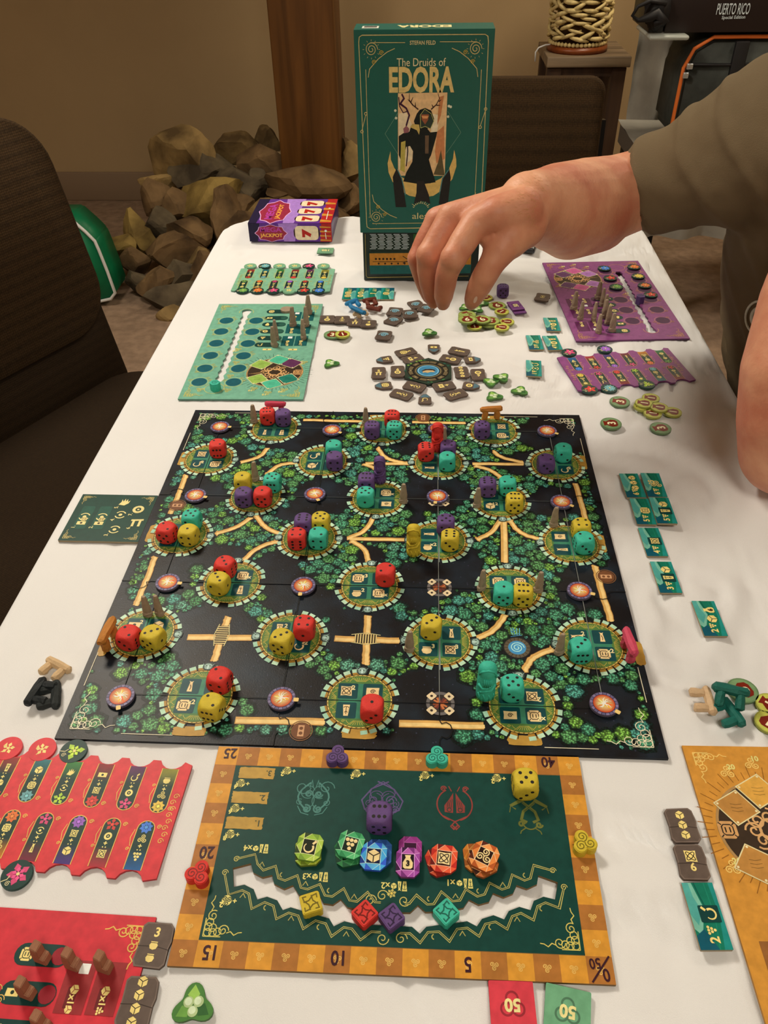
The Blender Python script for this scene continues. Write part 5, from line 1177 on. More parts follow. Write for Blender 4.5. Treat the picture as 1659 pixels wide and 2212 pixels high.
# --- round flower discs
FLC = {'pink': (214, 70, 110), 'thistle': (150, 90, 170), 'red': (206, 60, 50), 'grey': (110, 160, 156), 'green': (110, 150, 70), 'lime': (170, 196, 60), 'orange': (222, 110, 50), 'blue': (70, 120, 200), 'yellow': (220, 180, 70)}
DCOL = mat('disc_card', K((24, 58, 48)), .55)
def fdisc(x, y, z, kind, label, plain=None, group='flower discs'):
    c = at(x, y, z); t = tag(empty('flower_disc', (c.x, c.y, z + .0002), rr.uniform(-.5, .5)), label, 'token', group)
    prism('card_disc', [circ(.0102, 32)], 0, .0020, mat('disc_card_%d' % plain[0], K(plain), .5) if plain else DCOL, t); A = Art(.0021)
    if plain: A.disc(0, 0, .0101, plain, 0, 28); flower(A, 0, 0, .0050, (240, 206, 120), 1, 5, (240, 206, 120)); A.stroke([(-.004, -.004), (-.001, -.0015)], .0006, (240, 206, 120), 2); A.poly([(-.0045, .002), (-.003, .0045), (-.002, .002)], (240, 206, 120), 2)
    else:
        A.disc(0, 0, .0101, (20, 54, 46), 0, 28); f = FLC[kind]; flower(A, .001, 0, .0078, f, 1, {'lime': 3, 'pink': 5, 'grey': 11, 'thistle': 9, 'red': 5}.get(kind, 8), tuple(int(v * .65) for v in f)); flower(A, .001, 0, .0048, tuple(min(255, int(v * 1.2)) for v in f), 4, 6, (236, 210, 130))
        A.stroke([(-.0098, -.001), (-.006, -.001), (-.004, .001)], .0006, (226, 206, 150), 2); A.spiral(-.006, -.004, .0018, .0004, (226, 206, 150), 2)
    A.build('printed_flower', t, kind='stuff'); return t
# --- flower boards
FW, FH = .154, .0845
ZC_ = [(150, 40, 36), (40, 110, 110), (50, 120, 50), (140, 30, 34), (96, 34, 80), (140, 130, 40)]; ZB = [(40, 110, 60), (200, 120, 30), (120, 30, 50), (70, 40, 110), (170, 40, 50), (30, 90, 140)]
FT_ = ['red', 'grey', 'lime', 'red', 'pink', 'yellow']; FB_ = ['green', 'orange', 'pink', 'thistle', 'red', 'blue']
def colx(k): return -.0605 + k * .0242
def flower_board(loc, rz, base, accent, label):
    t = tag(empty('flower_board', (loc[0], loc[1], 0), rz), label, 'board', 'flower boards'); P = []
    def notch(x, y, s):
        Q = []
        for k in range(7): a = R_(200 + 140 * k / 6); Q.append((x + .0098 * math.cos(a), y + s * (.0055 + .0098 * math.sin(a))))
        return Q
    for k in range(6): P += notch(colx(k) + (.0016), FH / 2, 1)
    P = [(-FW / 2, -FH / 2), (-FW / 2, FH / 2)] + P + [(FW / 2, FH / 2), (FW / 2, -FH / 2)]
    for k in reversed(range(6)): P += list(reversed(notch(colx(k) - .0016, -FH / 2, -1)))
    prism('board_card', [P], 0, .0019, mat('fl_edge_%d_%d_%d' % base, K(tuple(int(v * .8) for v in base)), .6), t)
    A = Art(.0020, .00006); A.poly(P, base, 0)
    for row, cols, fl in ((1, ZC_, FT_), (-1, ZB, FB_)):
        for k in range(6):
            x = colx(k) + row * .0016; y0 = row * (FH / 2 - .0042); y1 = row * .0035; w = .0060; m = row * .024
            n0 = len(A.V); arc = [(x + w * math.cos(a), y1 + row * w * .9 - row * w * .95 * math.sin(a)) for a in [PI * q / 8 for q in range(9)]]
            S = [(x - w, y0), (x + w, y0), (x + w, m), (x - w, m)]
            A.add([(q[0], q[1]) for q in S], [(0, 1, 2, 3)], cols[k], 2, [cols[k], cols[k], (16, 52, 44), (16, 52, 44)]); A.poly([(x + w, m)] + arc + [(x - w, m)], (16, 52, 44), 2)
            A.stroke([(x - w, y0)] + list(reversed(arc)) + [(x + w, y0)], .0006, accent, 3)
            f = FLC[fl[k]]; flower(A, x, y1 + row * .0045, .0048, f, 4, 8 if k % 2 else 5, tuple(min(255, int(v * 1.25)) for v in f))
            ic = ('pillar', 'die', 'hand', 'card', 'sickle', 'pot', 'die', 'tris', 'menhir', 'die', 'knot', 'tri')[k + (6 if row < 0 else 0)]
            icon(A, ic, x, row * .0290, .0064, 0, 4, (240, 210, 120), (20, 50, 40)); A.text('+', x, row * .0215, .0026, (240, 210, 120), 4, bold=.03); icon(A, ('die', 'gem', 'rot', 'knot', 'coin', 'tris')[k], x, row * .0165, .0058, 0, 4, (240, 210, 120), (20, 50, 40)); A.disc(x + .001, row * .0243, .0005, (240, 210, 120), 4, 6); A.disc(x - .001, row * .0243, .0005, (240, 210, 120), 4, 6)
            for s in (1,):
                A.stroke([(x - w - .0012, row * .010), (x - w - .0026, row * .016), (x - w - .0012, row * .022)], .0005, accent, 3); A.spiral(x + w + .0028, row * .007, .0017, .0005, accent, 3); A.spiral(x - w - .0022, row * .024, .0013, .0004, accent, 3)
    for s in (-1, 1):
        for k in range(8): A.spiral(s * (FW / 2 - .0055) + .0012 * (k % 2), -.017 + .0048 * k, .0022, .0005, accent, 3, 0, 1.3)
    A.build('printed_board_art', t, kind='stuff'); return t
flower_board((-.1785, .8515), .0, (126, 172, 134), (196, 184, 96), 'mint green scalloped flower board with discs along both long edges')
flower_board((.3045, .5785), PI + .19, (136, 64, 116), (200, 140, 100), 'purple scalloped flower board with flower discs, right of the forest board')
flower_board((-.1985, -.0590), -.045, (212, 52, 56), (226, 176, 84), 'bright red scalloped flower board at the front left')
mint = (118, 160, 120)
for k, (x, kd) in enumerate(((541, None), (572, 'grey'), (604, None), (637, None), (667, 'pink'), (699, None))):
    lb = ('plain mint disc, leftmost of the back edge', 'grey-green flower disc on the back edge', 'plain mint disc, third from left of the back edge', 'plain mint disc, fourth from left of the back edge', 'pink flower disc on the back edge', 'plain mint disc, rightmost of the back edge')[k]
    fdisc(x, 577, .0, kd, lb + ' of the mint flower board', None if kd else mint)
for k, (x, kd) in enumerate(((524, 'green'), (556, 'orange'), (590, 'pink'), (625, None), (656, 'red'), (688, 'blue'))):
    fdisc(x, 630, .0, kd, (('%s flower disc on the front edge' % kd) if kd else 'plain mint disc on the front edge') + ' of the mint flower board', None if kd else mint)
for x, y, kd, w in ((1229, 764, 'pink', 'back left corner'), (1306, 757, 'thistle', 'back edge'), (1273, 844, 'red', 'front edge, leftmost'), (1315, 842, 'grey', 'front edge'), (1396, 833, 'lime', 'front edge, rightmost')):
    fdisc(x, y, .0, kd, '%s flower disc at the %s of the purple flower board' % (kd if kd != 'grey' else 'grey-green', w))
for k, (x, y, kd) in enumerate(((20, 1620, 0), (93, 1622, 0), (160, 1626, 'lime'), (38, 1893, 'pink'))):
    fdisc(x, y, .0, kd or None, ('red disc with a gold bud, cut by the left frame edge', 'red disc with a gold bud beside the leafy green disc', 'dark green disc with a lime leaf above the red flower board', 'dark green disc with a pink star flower below the red flower board')[k], None if kd else (210, 46, 52))
for x, y, kd, w in ((1305, 582, 'blue', 'beside the slot at the back'), (1318, 603, 'red', 'second in the left column'), (1331, 622, 'green', 'third in the left column'), (1369, 579, 'orange', 'at the back right corner'), (1378, 599, 'yellow', 'second in the right column'), (1392, 619, 'orange', 'third in the right column'), (1405, 639, 'red', 'fourth in the right column')):
    fdisc(x, y, .0024, kd, '%s flower disc on the purple player board, %s' % (kd, w), group='flower discs on the purple player board')
# markers on the player boards
def pawn(x, y, z, col, label):
    c = at(x, y, z); t = tag(empty('round_marker', (c.x, c.y, z + .0002)), label, 'game piece'); bm = bmesh.new(); P = circ(.0062, 20)
    V, F = prism_data([[(p[0] * (1 + .08 * math.sin(k * 1.9)), p[1] * (1 + .08 * math.sin(k * 1.9))) for k, p in enumerate(P)]], 0, .0125)
    me = bpy.data.meshes.new('marker_body'); me.from_pydata(V, [], F); me.materials.append(WM[col]); link('marker_body', me, t)
    A = Art(.0126); A.spiral(0, 0, .0045, .0008, tuple(int(v * .6) for v in WC[col]), 0, 0, 1.6); A.build('engraving', t)
pawn(467, 845, .0, 'teal', 'teal round marker at the front end of the slot in the mint board'); pawn(1381, 656, .0, 'purple', 'purple round marker in the slot of the purple board')
GPm = 'standing stones on the player boards'
for k, (x, y) in enumerate(((667, 678), (633, 704), (662, 704), (656, 732), (597, 733), (593, 748))):
    menhir(x, y, 'brown standing stone on the mint player board, ' + ('at the back right corner', 'left one of the middle pair', 'right one of the middle pair', 'nearest on the right column', 'behind another on the ovals', 'nearest on the ovals')[k], .0024, 1.22, k * 30, GPm)
fl_ = tag(prism('flat_stone', [circ(.0088, 12)], 0, .003, ST), 'round brown stone disc lying on the mint player board', 'game piece'); q = at(619, 671, .0026); fl_.location = (q.x, q.y, .0024)
for k, (x, y) in enumerate(((1239, 668), (1253, 690), (1282, 692), (1292, 719), (1322, 716), (1313, 699), (1306, 674), (1299, 660), (1291, 646), (1304, 686))):
    menhir(x, y, 'brown standing stone on the purple player board, ' + ('leftmost, at the back', 'second of the left column', 'in the middle column at the back', 'in the middle column at the front', 'rightmost, at the front', 'second from the front of the right cluster', 'in the centre of the right cluster', 'second from the back of the right cluster', 'at the back of the right cluster', 'half hidden in the right cluster')[k], .0024, 1.15, k * 40, GPm)
# notched wooden tiles standing in the red board
NM = mat('notched_brown', K((168, 112, 80)), .65, .3, 200, .12, .4, 500)
def notched(x, y, label, rz, s=1.0):
    c = at(x, y, .0025); t = tag(empty('notched_stone', (c.x, c.y, .0024), rz), label, 'game piece', 'brown standing stones on the red board')
    P = [(-.0046, 0), (.0046, 0), (.0044, .007), (.0022, .0085), (.0030, .019), (-.0012, .0215), (-.0036, .012)]
    bm = bmesh.new(); a = [bm.verts.new((p[0] * s, -.003, p[1] * s)) for p in P]; b = [bm.verts.new((p[0] * s, .003, p[1] * s)) for p in P]; n = len(P)
    bm.faces.new(a); bm.faces.new(list(reversed(b)))
    for i in range(n): bm.faces.new([a[i], a[(i + 1) % n], b[(i + 1) % n], b[i]])
    bmesh.ops.recalc_face_normals(bm, faces=bm.faces); bmesh.ops.bevel(bm, geom=bm.edges[:], offset=.0005, segments=2, affect='EDGES'); bmobj('stone_body', bm, NM, t)
for k, (x, y) in enumerate(((94, 2072), (160, 2086), (228, 2092), (62, 2148), (96, 2220))): notched(x, y, 'brown notched stone on the red player board, ' + ('on the oval beside the spiral sign', 'in the left square hole', 'in the right square hole', 'on the oval beside the knot sign', 'at the bottom frame edge')[k], -.25)
# ================================================================== small card tokens on the cloth
STC = mat('stone_tile_edge', K((92, 72, 58)), .65)
def stone_tile(x, y, rz, ics, label, w=.0185, h=.0260, group='stone tiles', z=0, shape=0, blue=False):
    c = at(x, y, z + .002); t = tag(empty('stone_tile', (c.x, c.y, z + .0003), rz), label, 'token', group)
    if shape == 0: P = [(-w * .42, -h * .5), (w * .38, -h * .5), (w * .5, -h * .40), (w * .48, -h * .05), (w * .52, h * .1), (w * .47, h * .42), (w * .36, h * .5), (-w * .40, h * .48), (-w * .5, h * .40), (-w * .47, 0), (-w * .51, -h * .38)]
    else: P = [(-w * .5, h * .40), (-w * .38, h * .5), (w * .38, h * .5), (w * .5, h * .40), (w * .46, -h * .15), (w * .12, -h * .5), (-w * .12, -h * .5), (-w * .46, -h * .15)]
    prism('card_tile', [P], 0, .0022, STC, t); A = Art(.0023, .00005); A.poly(P, (116, 96, 82), 0); Q = [(p[0] * .92, p[1] * .93) for p in P]; A.poly(Q, (96, 78, 66), 1)
    if blue: A.poly([(p[0] * .9, p[1] * .9) for p in P if p[1] < 0], (84, 110, 116), 2)
    else: A.stroke([(-w * .48, -h * .06), (w * .1, -h * .04), (w * .48, -h * .09)], .0004, (52, 40, 32), 2); A.stroke([(-w * .4, h * .2), (-w * .1, h * .26)], .0003, (104, 84, 68), 2)
    n = len(ics)
    for k, ic in enumerate(ics):
        yy = (n - 1) / 2 * .0072 - k * .0072 if n > 1 else (h * .12 if shape else 0)
        if ic in '123456789=': A.text(ic, 0, yy, .0058, GOLD, 4, 0, bold=.03)
        else: icon(A, ic, 0, yy, .0088 if n < 3 and ic != 'swirl' else (.0145 if ic == 'swirl' else .0064), 0, 4, GOLD, (50, 38, 30))
    A.build('printed_symbol', t, kind='stuff'); return t
gb_ = 'stone tiles in the four-tile row'
stone_tile(707, 689, .03, ('3', 'coin'), 'brown stone tile marked 3, leftmost of the short row', .0225, .0215, gb_); stone_tile(739, 690, .03, ('3', 'rot'), 'brown stone tile marked 3, second of the short row', .0225, .0215, gb_)
stone_tile(767, 696, -.05, ('5', 'dolmen'), 'brown stone tile marked 5 with a dolmen, in the short row', .0215, .0215, gb_); stone_tile(796, 699, -.06, ('4', 'pot'), 'brown stone tile marked 4, rightmost of the short row', .0225, .0215, gb_)
gs_ = 'dark tiles with pale blue swirls'
for x, y, a, l, z in ((853, 673, -.2, 'left one of the swirl tiles', 0), (885, 678, .15, 'in the middle of the swirl tiles', 0), (850, 692, -.5, 'below the leftmost swirl tile', 0), (899, 658, .4, 'behind the others near the fingers', 0), (921, 666, -.4, 'nearest the fingertips', .0026), (829, 724, -.15, 'lying alone in front of the others', 0)):
    stone_tile(x, y, a, ('swirl',), 'dark stone tile with a pale blue swirl, ' + l, .0215, .0255, gs_, z)
gr_ = 'stone tiles around the fish disc'
for x, y, a, ic, l in ((877, 761, -1.1 + .0, ('5', 'gem'), 'marked 5, upper left'), (892, 775, -1.1, ('4', 'card'), 'marked 4, upper left touching the hexagon'), (818, 805, .03, ('5', 'dolmen'), 'marked 5 with a dolmen, far left'), (859, 802, .03, ('6', 'coin'), 'marked 6, left of the hexagon'), (895, 835, 1.15, ('4', 'rot'), 'marked 4, lower left'), (867, 852, 1.1, ('5', 'rot'), 'marked 5, outer lower left'),
                       (992, 759, -1.95, ('menhir', '4'), 'marked 4 with a standing stone, upper right'), (973, 776, -1.95, ('coin', '6'), 'marked 6, upper right touching the hexagon'), (997, 804, .1, ('die', 'die', 'die', 'die'), 'with four small cubes, right of the hexagon'), (1033, 809, 3.2, ('6', 'coin'), 'marked 6, far right'), (959, 834, -1.25 + PI, ('scroll', '4'), 'marked 4 with a scroll, lower right'), (984, 852, -1.05 + PI, ('rot', '5'), 'marked 5, outer lower right')):
    stone_tile(x, y, a if abs(a) < 1 or abs(a) > 3 else a, ic, 'stone tile ' + l, .0185, .0275, gr_)
for x, y, a, ic, l in ((830, 777, -1.3, 'tri', 'upper left'), (828, 833, 1.75 + PI, 'gem', 'lower left'), (918, 862, PI, 'sickle', 'nearest, below the hexagon'), (937, 753, 0, 'card', 'above the hexagon'), (1021, 777, 1.7, 'card', 'upper right'), (1018, 834, 1.4, 'coin', 'lower right')):
    stone_tile(x, y, a, (ic,), 'small blue-grey shield tile, ' + l, .0165, .0215, 'shield tiles around the fish disc', 0, 1, True)
stone_tile(1172, 642, -.3, ('rot',), 'brown stone tile lying alone left of the purple player board', .0215, .0255, 'stone tiles')
stone_tile(333, 2041, -.06, ('3', 'pot', 'pot'), 'brown stone tile marked 3 with three pots, right of the red player board', .0200, .0265, 'stone tiles'); stone_tile(297, 2165, -.03, ('die', 'die', 'die', 'die'), 'brown stone tile with four gold cubes, right of the red player board', .0200, .0280, 'stone tiles')
stone_tile(1474, 1783, .05, ('die', 'die', 'die'), 'brown stone tile with three linked cubes, beside the orange board', .0195, .0250, 'stone tiles'); stone_tile(1494, 1862, .02, ('knot', '6'), 'brown stone tile marked 6 with a knot, beside the orange board', .0195, .0240, 'stone tiles')
# hexagon with the fish disc
q = at(925, 802, .002); hx = tag(empty('fish_hexagon', (q.x, q.y, .0003)), 'dark hexagonal card with a round blue fish picture in the tile ring', 'token')
HX = [(.0345 * math.cos(R_(60 * k + 30)), .0345 * math.sin(R_(60 * k + 30))) for k in range(6)]
prism('card_hexagon', [HX], 0, .0022, mat('hex_edge', K((30, 40, 30)), .6), hx); A = Art(.0023, .00006); A.poly(HX, (44, 56, 42), 0, True)
A.disc(0, 0, .0270, (34, 28, 22), 1, 36)
for k in range(12): a = k * PI / 6; A.ring(0, 0, .0205, .0255, (110, 92, 62), 2, a + .06, a + .44, 5)
A.ring(0, 0, .0150, .0185, (70, 58, 40), 2); A.ring(0, 0, .0160, .0166, (170, 150, 100), 3)
for k in range(8): a = k * PI / 4; A.disc(.0228 * math.cos(a), .0228 * math.sin(a), .0016, (150, 130, 90), 4, 8)
A.disc(0, 0, .0145, (64, 130, 160), 4, 30); A.ring(0, 0, .0125, .0135, (150, 190, 200), 5)
A.poly([(-.009, -.001), (-.004, .004), (.003, .005), (.008, .003), (.010, -.001), (.005, .000), (0, -.001), (-.004, -.003)], (60, 50, 46), 6); A.poly([(-.007, -.002), (-.002, .001), (.006, .0005), (.009, -.004), (.003, -.0035), (-.001, -.006), (-.004, -.0045), (-.007, -.006)], (206, 170, 116), 7)
for k in range(16): a = rr.uniform(0, 6.3); A.disc(.030 * math.cos(a), .030 * math.sin(a) * .95, .0016, rr.choice([(60, 110, 60), (40, 90, 70), (120, 160, 60)]), 1, 7)
A.build('printed_fish', hx, kind='stuff')
# coins
def coin(x, y, z, n, label, rz=None):
    big = n != 1; r = .0121 if n == 3 else (.0128 if big else .0106); col = {1: (196, 190, 80), 3: (120, 146, 96)}.get(n, (160, 170, 84)); c = at(x, y, z + .002)
    t = tag(empty('coin', (c.x, c.y, z + .0003), rr.uniform(-1.2, 1.2) if rz is None else rz), label, 'coin', 'round money tokens')
    prism('coin_card', [circ(r, 32)], 0, .0021, mat('coin_%d' % min(n, 5), K(tuple(int(v * .78) for v in col)), .6), t); A = Art(.0022); A.disc(0, 0, r, col, 0, 30); A.ring(0, 0, r * .9, r, tuple(int(v * .88) for v in col), 1)
    A.poly([(-r * .3, r * .45), (-r * .42, r * .72), (r * .42, r * .72), (r * .3, r * .45), (r * .62, 0), (r * .55, -r * .45), (r * .3, -r * .62), (-r * .3, -r * .62), (-r * .55, -r * .45), (-r * .62, 0)], (120, 34, 18), 2)
    A.text(str(n), 0, -.0004, r * .82, (246, 224, 170), 3, bold=.03); A.build('printed_value', t, kind='stuff'); return t
coin(718, 723, 0, 3, 'green coin marked 3 under a yellow coin, right of the mint board', 0); coin(740, 722, .0024, 1, 'yellow coin marked 1 overlapping a green coin, right of the mint board', .3)
coin(1049, 643, 0, 1, 'yellow coin marked 1 nearest the thumb at the back'); coin(1074, 660, 0, 6, 'olive coin marked 6 left of the purple number cards', .4); coin(1084, 673, .0024, 1, 'yellow coin marked 1 on the edge of an olive coin')
coin(1009, 680, .0024, 6, 'olive coin under the marked 6 of the left stack', .5); coin(1009, 690, .0070, 6, 'olive coin marked 6 on top of the left stack', .1); coin(1012, 688, 0, 6, 'olive coin at the bottom of the left stack'); coin(1009, 686, .0047, 6, 'olive coin third from the bottom of the left stack')
coin(1041, 690, .0047, 6, 'olive coin marked 6 in the middle of the pile', .7); coin(1060, 693, .0024, 5, 'olive coin marked 5 right of the pile'); coin(1057, 698, 0, 5, 'olive coin under the coin marked 5'); coin(1025, 705, 0, 1, 'yellow coin marked 1 in front of the pile', .1)
coin(1095, 695, 0, 1, 'yellow coin marked 1, upper one of the right pair', 1.4); coin(1084, 707, .0024, 1, 'yellow coin marked 1, lower one of the right pair', 1.4)
coin(1339, 868, 0, 3, 'green coin marked 3 below the purple flower board', 1.3); coin(1320, 915, 0, 3, 'green coin marked 3 near the back right board corner', 1.6); coin(1427, 925, 0, 3, 'green coin marked 3 in front of the yellow coins', 1.8)
for x, y, z, l in ((1406, 860, .0, 'backmost of the right pile'), (1388, 878, 0, 'under the leftmost of the right pile'), (1391, 871, .0024, 'leftmost on top in the right pile'), (1424, 880, .0024, 'middle of the right pile'), (1410, 893, 0, 'frontmost of the right pile'), (1453, 890, 0, 'rightmost of the right pile')): coin(x, y, z, 1, 'yellow coin marked 1, ' + l, 1.3)
coin(1604, 1492, 0, 3, 'green coin marked 3 beside the dark green dolmens', 1.9); coin(1663, 1522, 0, 1, 'yellow coin cut by the right frame edge, upper one'); coin(1661, 1560, .0, 1, 'yellow coin cut by the right frame edge, lower one')
# mistletoe sprigs
MG = mat('sprig_edge', K((70, 100, 50)), .6); BER = mat('berry_print', K((206, 216, 160)), .4)
def sprig(x, y, rz, label, s=1, z=0):
    c = at(x, y, z + .002); t = tag(empty('berry_token', (c.x, c.y, z + .0003), rz), label, 'token', 'mistletoe tokens'); P = []
    for q in range(36): a = 2 * PI * q / 36; r = .0086 * s * (1 + .26 * math.cos(3 * (a - PI / 2))); P.append((r * 1.08 * math.cos(a), r * math.sin(a)))
    prism('card_sprig', [P], 0, .0023, MG, t); A = Art(.0024); A.poly(P, (74, 120, 54), 0)
    for k in range(3):
        a = PI / 2 + k * 2 * PI / 3; c_, s_ = math.cos(a), math.sin(a)
        A.poly([(s * .0015 * c_, s * .0015 * s_), (s * (.005 * c_ - .0035 * s_), s * (.005 * s_ + .0035 * c_)), (s * .0098 * c_, s * .0098 * s_), (s * (.005 * c_ + .003 * s_), s * (.005 * s_ - .003 * c_))], ((150, 186, 80), (110, 156, 66), (50, 92, 44))[k], 1)
        b = a + PI / 3; A.disc(s * .0030 * math.cos(b), s * .0030 * math.sin(b), .0027 * s, (176, 190, 130), 3, 16); A.disc(s * .0028 * math.cos(b) - .0003, s * .0028 * math.sin(b) + .0004, .0019 * s, (214, 222, 176), 4, 12)
    A.build('printed_berries', t, kind='stuff')
sprig(418, 2172, .1, 'large green mistletoe token at the front edge, right of the brown tiles', 1.12)
for x, y, a, l, z in ((715, 785, .5, 'lying alone left of the tile ring', 0), (927, 718, .2, 'behind the shield tile above the hexagon', 0), (1061, 825, 1.0, 'touching the right end of the tile ring', 0), (1084, 815, -.7, 'upper right of the pair at the tile ring', .0024), (1067, 856, .3, 'below the pair right of the tile ring', 0), (1123, 844, -.3, 'rightmost near the green card', 0), (1040, 655, .4, 'right of the thumb tip', 0), (1030, 668, -.4, 'in front of the thumb tip', .0024), (1006, 664, .2, 'left of the thumb tip', 0)):
    sprig(x, y, a, 'green mistletoe token ' + l, 1, z)
# green wave cards
def card(x, y, rz, txt, ics, label, w=.0198, h=.0410, group='green wave cards', z=0):
    c = at(x, y, z + .002); t = tag(empty('wave_card', (c.x, c.y, z + .0003), rz), label, 'card', group); prism('card_board', [rrp(w, h, .0006, 2)], 0, .0021, EDGE, t)
    A = Art(.0022, .00006); A.rrect(0, 0, w, h, .0006, (16, 112, 84), 0)
    A.poly([(-w / 2, h / 2), (-w * .20, h / 2), (-w * .12, h * .32), (-w * .02, h * .1), (-w * .15, -h * .08), (-w * .3, -h * .3), (-w * .5, -h * .2)], (120, 178, 150), 1); A.poly([(-w / 2, h / 2), (-w * .30, h / 2), (-w * .26, h * .28), (-w * .12, h * .08), (-w * .33, -h * .15), (-w * .5, h * .02)], (80, 158, 142), 2)
    A.poly([(w / 2, h / 2), (w * .34, h / 2), (w * .4, 0), (w * .24, -h / 2), (w / 2, -h / 2)], (30, 132, 118), 1); A.poly([(-w / 2, -h / 2), (w * .1, -h / 2), (-w * .2, -h * .2), (-w / 2, -h * .3)], (14, 84, 96), 1)
    A.stroke([(-w * .12, h / 2), (-w * .05, h * .3), (w * .04, h * .1), (-w * .1, -h * .1)], .0006, (10, 80, 66), 3); A.stroke([(w * .2, h / 2), (w * .25, 0), (w * .1, -h / 2)], .0007, (26, 126, 96), 2)
    A.text(txt, w * .02, -h * .36, .0062, GOLD, 5, -PI / 2 + PI, bold=.03); icon(A, 'tri', w * .02, -h * .22, .0062, -PI / 2 + PI, 5)
    n = len(ics)
    for k, ic in enumerate(ics):
        yy = h * .02 + (k - (n - 1) / 2) * (.0105 if n < 3 else .0085) + (h * .08 if n > 1 else 0); sq = ic.startswith('#'); ic = ic.strip('#')
        if sq: A.rrect(w * .1, yy, .0125, .0105, .0008, (14, 60, 54), 5); 
        if ic.isdigit(): icon(A, 'tris', w * .14, yy, .0105, 0, 6); A.text(ic, w * -.1, yy + .003, .006, GOLD, 7, PI / 2, bold=.03)
        else: icon(A, ic, w * .1, yy, .0092 if n < 3 else .0078, PI / 2, 6, GOLD, (20, 60, 50))
        if ic == 'bag': A.text('6', w * .1 + .0012, yy, .0046, DK, 9, PI / 2, bold=.05)
    A.build('printed_card_art', t, kind='stuff'); return t
card(1366, 1049, .03, '6', ('die', 'die', 'die'), 'green wave card with three cubes marked 6, back left of the group', z=0); card(1412, 1048, .0, '6', ('25',), 'green wave card with a spiral and 25 marked 6, back right of the group')
card(1389, 1105, .0, '5', ('gem',), 'green wave card with a gem marked 5, front left of the group'); card(1432, 1103, .0, '5', ('#pillar', 'die'), 'green wave card with a cube and pillar marked 5, front right of the group', z=.0024)
card(1410, 1171, .02, '4', ('#knot',), 'green wave card with a knot marked 4, lying alone'); card(1438, 1247, .02, '3', ('#pillar', 'die'), 'green wave card with a cube and pillar marked 3'); card(1532, 1336, .02, '2', ('die', 'bag'), 'green wave card with a cube and money bag marked 2'); card(1526, 1978, .05, '2', ('#sickle',), 'green wave card with a sickle marked 2, beside the orange board')
card(1192, 701, .02, '2', ('coin', 'pillar'), 'green wave card left of the purple player board, backmost'); card(1155, 740, .03, '3', ('tris',), 'green wave card, left one of the pair near the purple board'); card(1193, 741, .1, '4', ('coin', 'pillar'), 'green wave card, right one of the pair near the purple board'); card(1153, 796, -.08, '1', ('rot', 'sickle'), 'green wave card in front of the pair near the tile ring')
for k, (x, ic) in enumerate(((755, ('gem', 'gem')), (782, ('coin', 'coin')), (809, ('menhir',)), (837, ('gem',)))): card(x, 634.5, PI, '1', ic, 'green wave card in the back row of four, ' + ('leftmost', 'second from left', 'third from left', 'rightmost')[k])
# number cards
def numcard(x, y, rz, base, txt, label, w, h, z=0):
    c = at(x, y, z + .002); t = tag(empty('number_card', (c.x, c.y, z + .0003), rz), label, 'card', 'number cards'); prism('card_board', [rrp(w, h, .0008, 2)], 0, .0018, mat('num_%d_%d' % base[:2], K(tuple(int(v * .8) for v in base)), .6), t); dk = tuple(int(v * .72) for v in base)
    A = Art(.0019); A.rrect(0, 0, w, h, .0008, base, 0)
    for k in range(3): a = -PI / 2 + k * 2 * PI / 3; A.ring(.0038 * math.cos(a), .0038 * math.sin(a) + (h / 2 - .0125 if h > .03 else 0) * -1 * 0, .0028, .0040, dk, 1)
    A.text(txt, 0, 0, .0074, (246, 216, 140), 2, 0, bold=.04); A.build('printed_number', t, kind='stuff')
numcard(1107, 2172, PI + .02, (212, 62, 70), '50', 'red card marked 50 at the front edge of the picture', .0262, .0262); numcard(1226, 2186, PI - .17, (110, 160, 116), '50', 'green card marked 50 beside the red card at the front edge', .0262, .0262)
numcard(703, 541, PI, (112, 152, 112), '150', 'small green card marked 150 in front of the purple game box', .0270, .0235); numcard(1117, 666, .25, (118, 64, 118), '', 'purple card under the card marked 50', .0185, .033); numcard(1114, 660, .25 + PI / 2, (124, 66, 124), '50', 'purple card marked 50 near the purple die', .0290, .0185, .0021)
# player aid
q = at(237, 1118, .002); aid = tag(empty('reference_card', (q.x, q.y, .0002)), 'square dark green reference card with gold symbols, left of the forest board', 'card')
prism('card_board', [rrp(.0805, .0735, .0006, 2)], 0, .0022, EDGE, aid); A = Art(.0023, .00006); A.rrect(0, 0, .0805, .0735, .0006, (14, 58, 44), 0)
for sx in (-1, 1):
    for sy in (-1, 1): corner_orn(A, sx * .037, sy * .0335, -sx, -sy, .013, (196, 170, 100), .0004, 2)
for k, (x, y, ic, t_) in enumerate(((-.026, -.006, 'rot', '1.'), (-.008, -.006, 'rot', '2.'), (.011, -.019, 'rot', '3.'), (.010, .004, 'rot', '4.'), (.008, .024, 'hand', '5.'), (.030, -.008, 'dolmen', '6.'), (.026, .013, 'coin', '7.'))):
    if k < 2: A.rrect(x, y + .005, .013, .036, .002, (22, 76, 58), 1)
    icon(A, ic, x, y + (.006 if k < 2 else 0), .0125, 0, 3, (232, 206, 130)); A.text(t_, x - .006, y - (.010 if k < 2 else .008), .0040, (232, 206, 130), 3, PI / 2, bold=.02)
    if k < 2: icon(A, 'card', x, y - .004, .009, 0, 3, (232, 206, 130)); icon(A, 'gem', x + .001, y + .002, .006, 0, 5, (232, 206, 130))
A.build('printed_card_art', aid, kind='stuff')
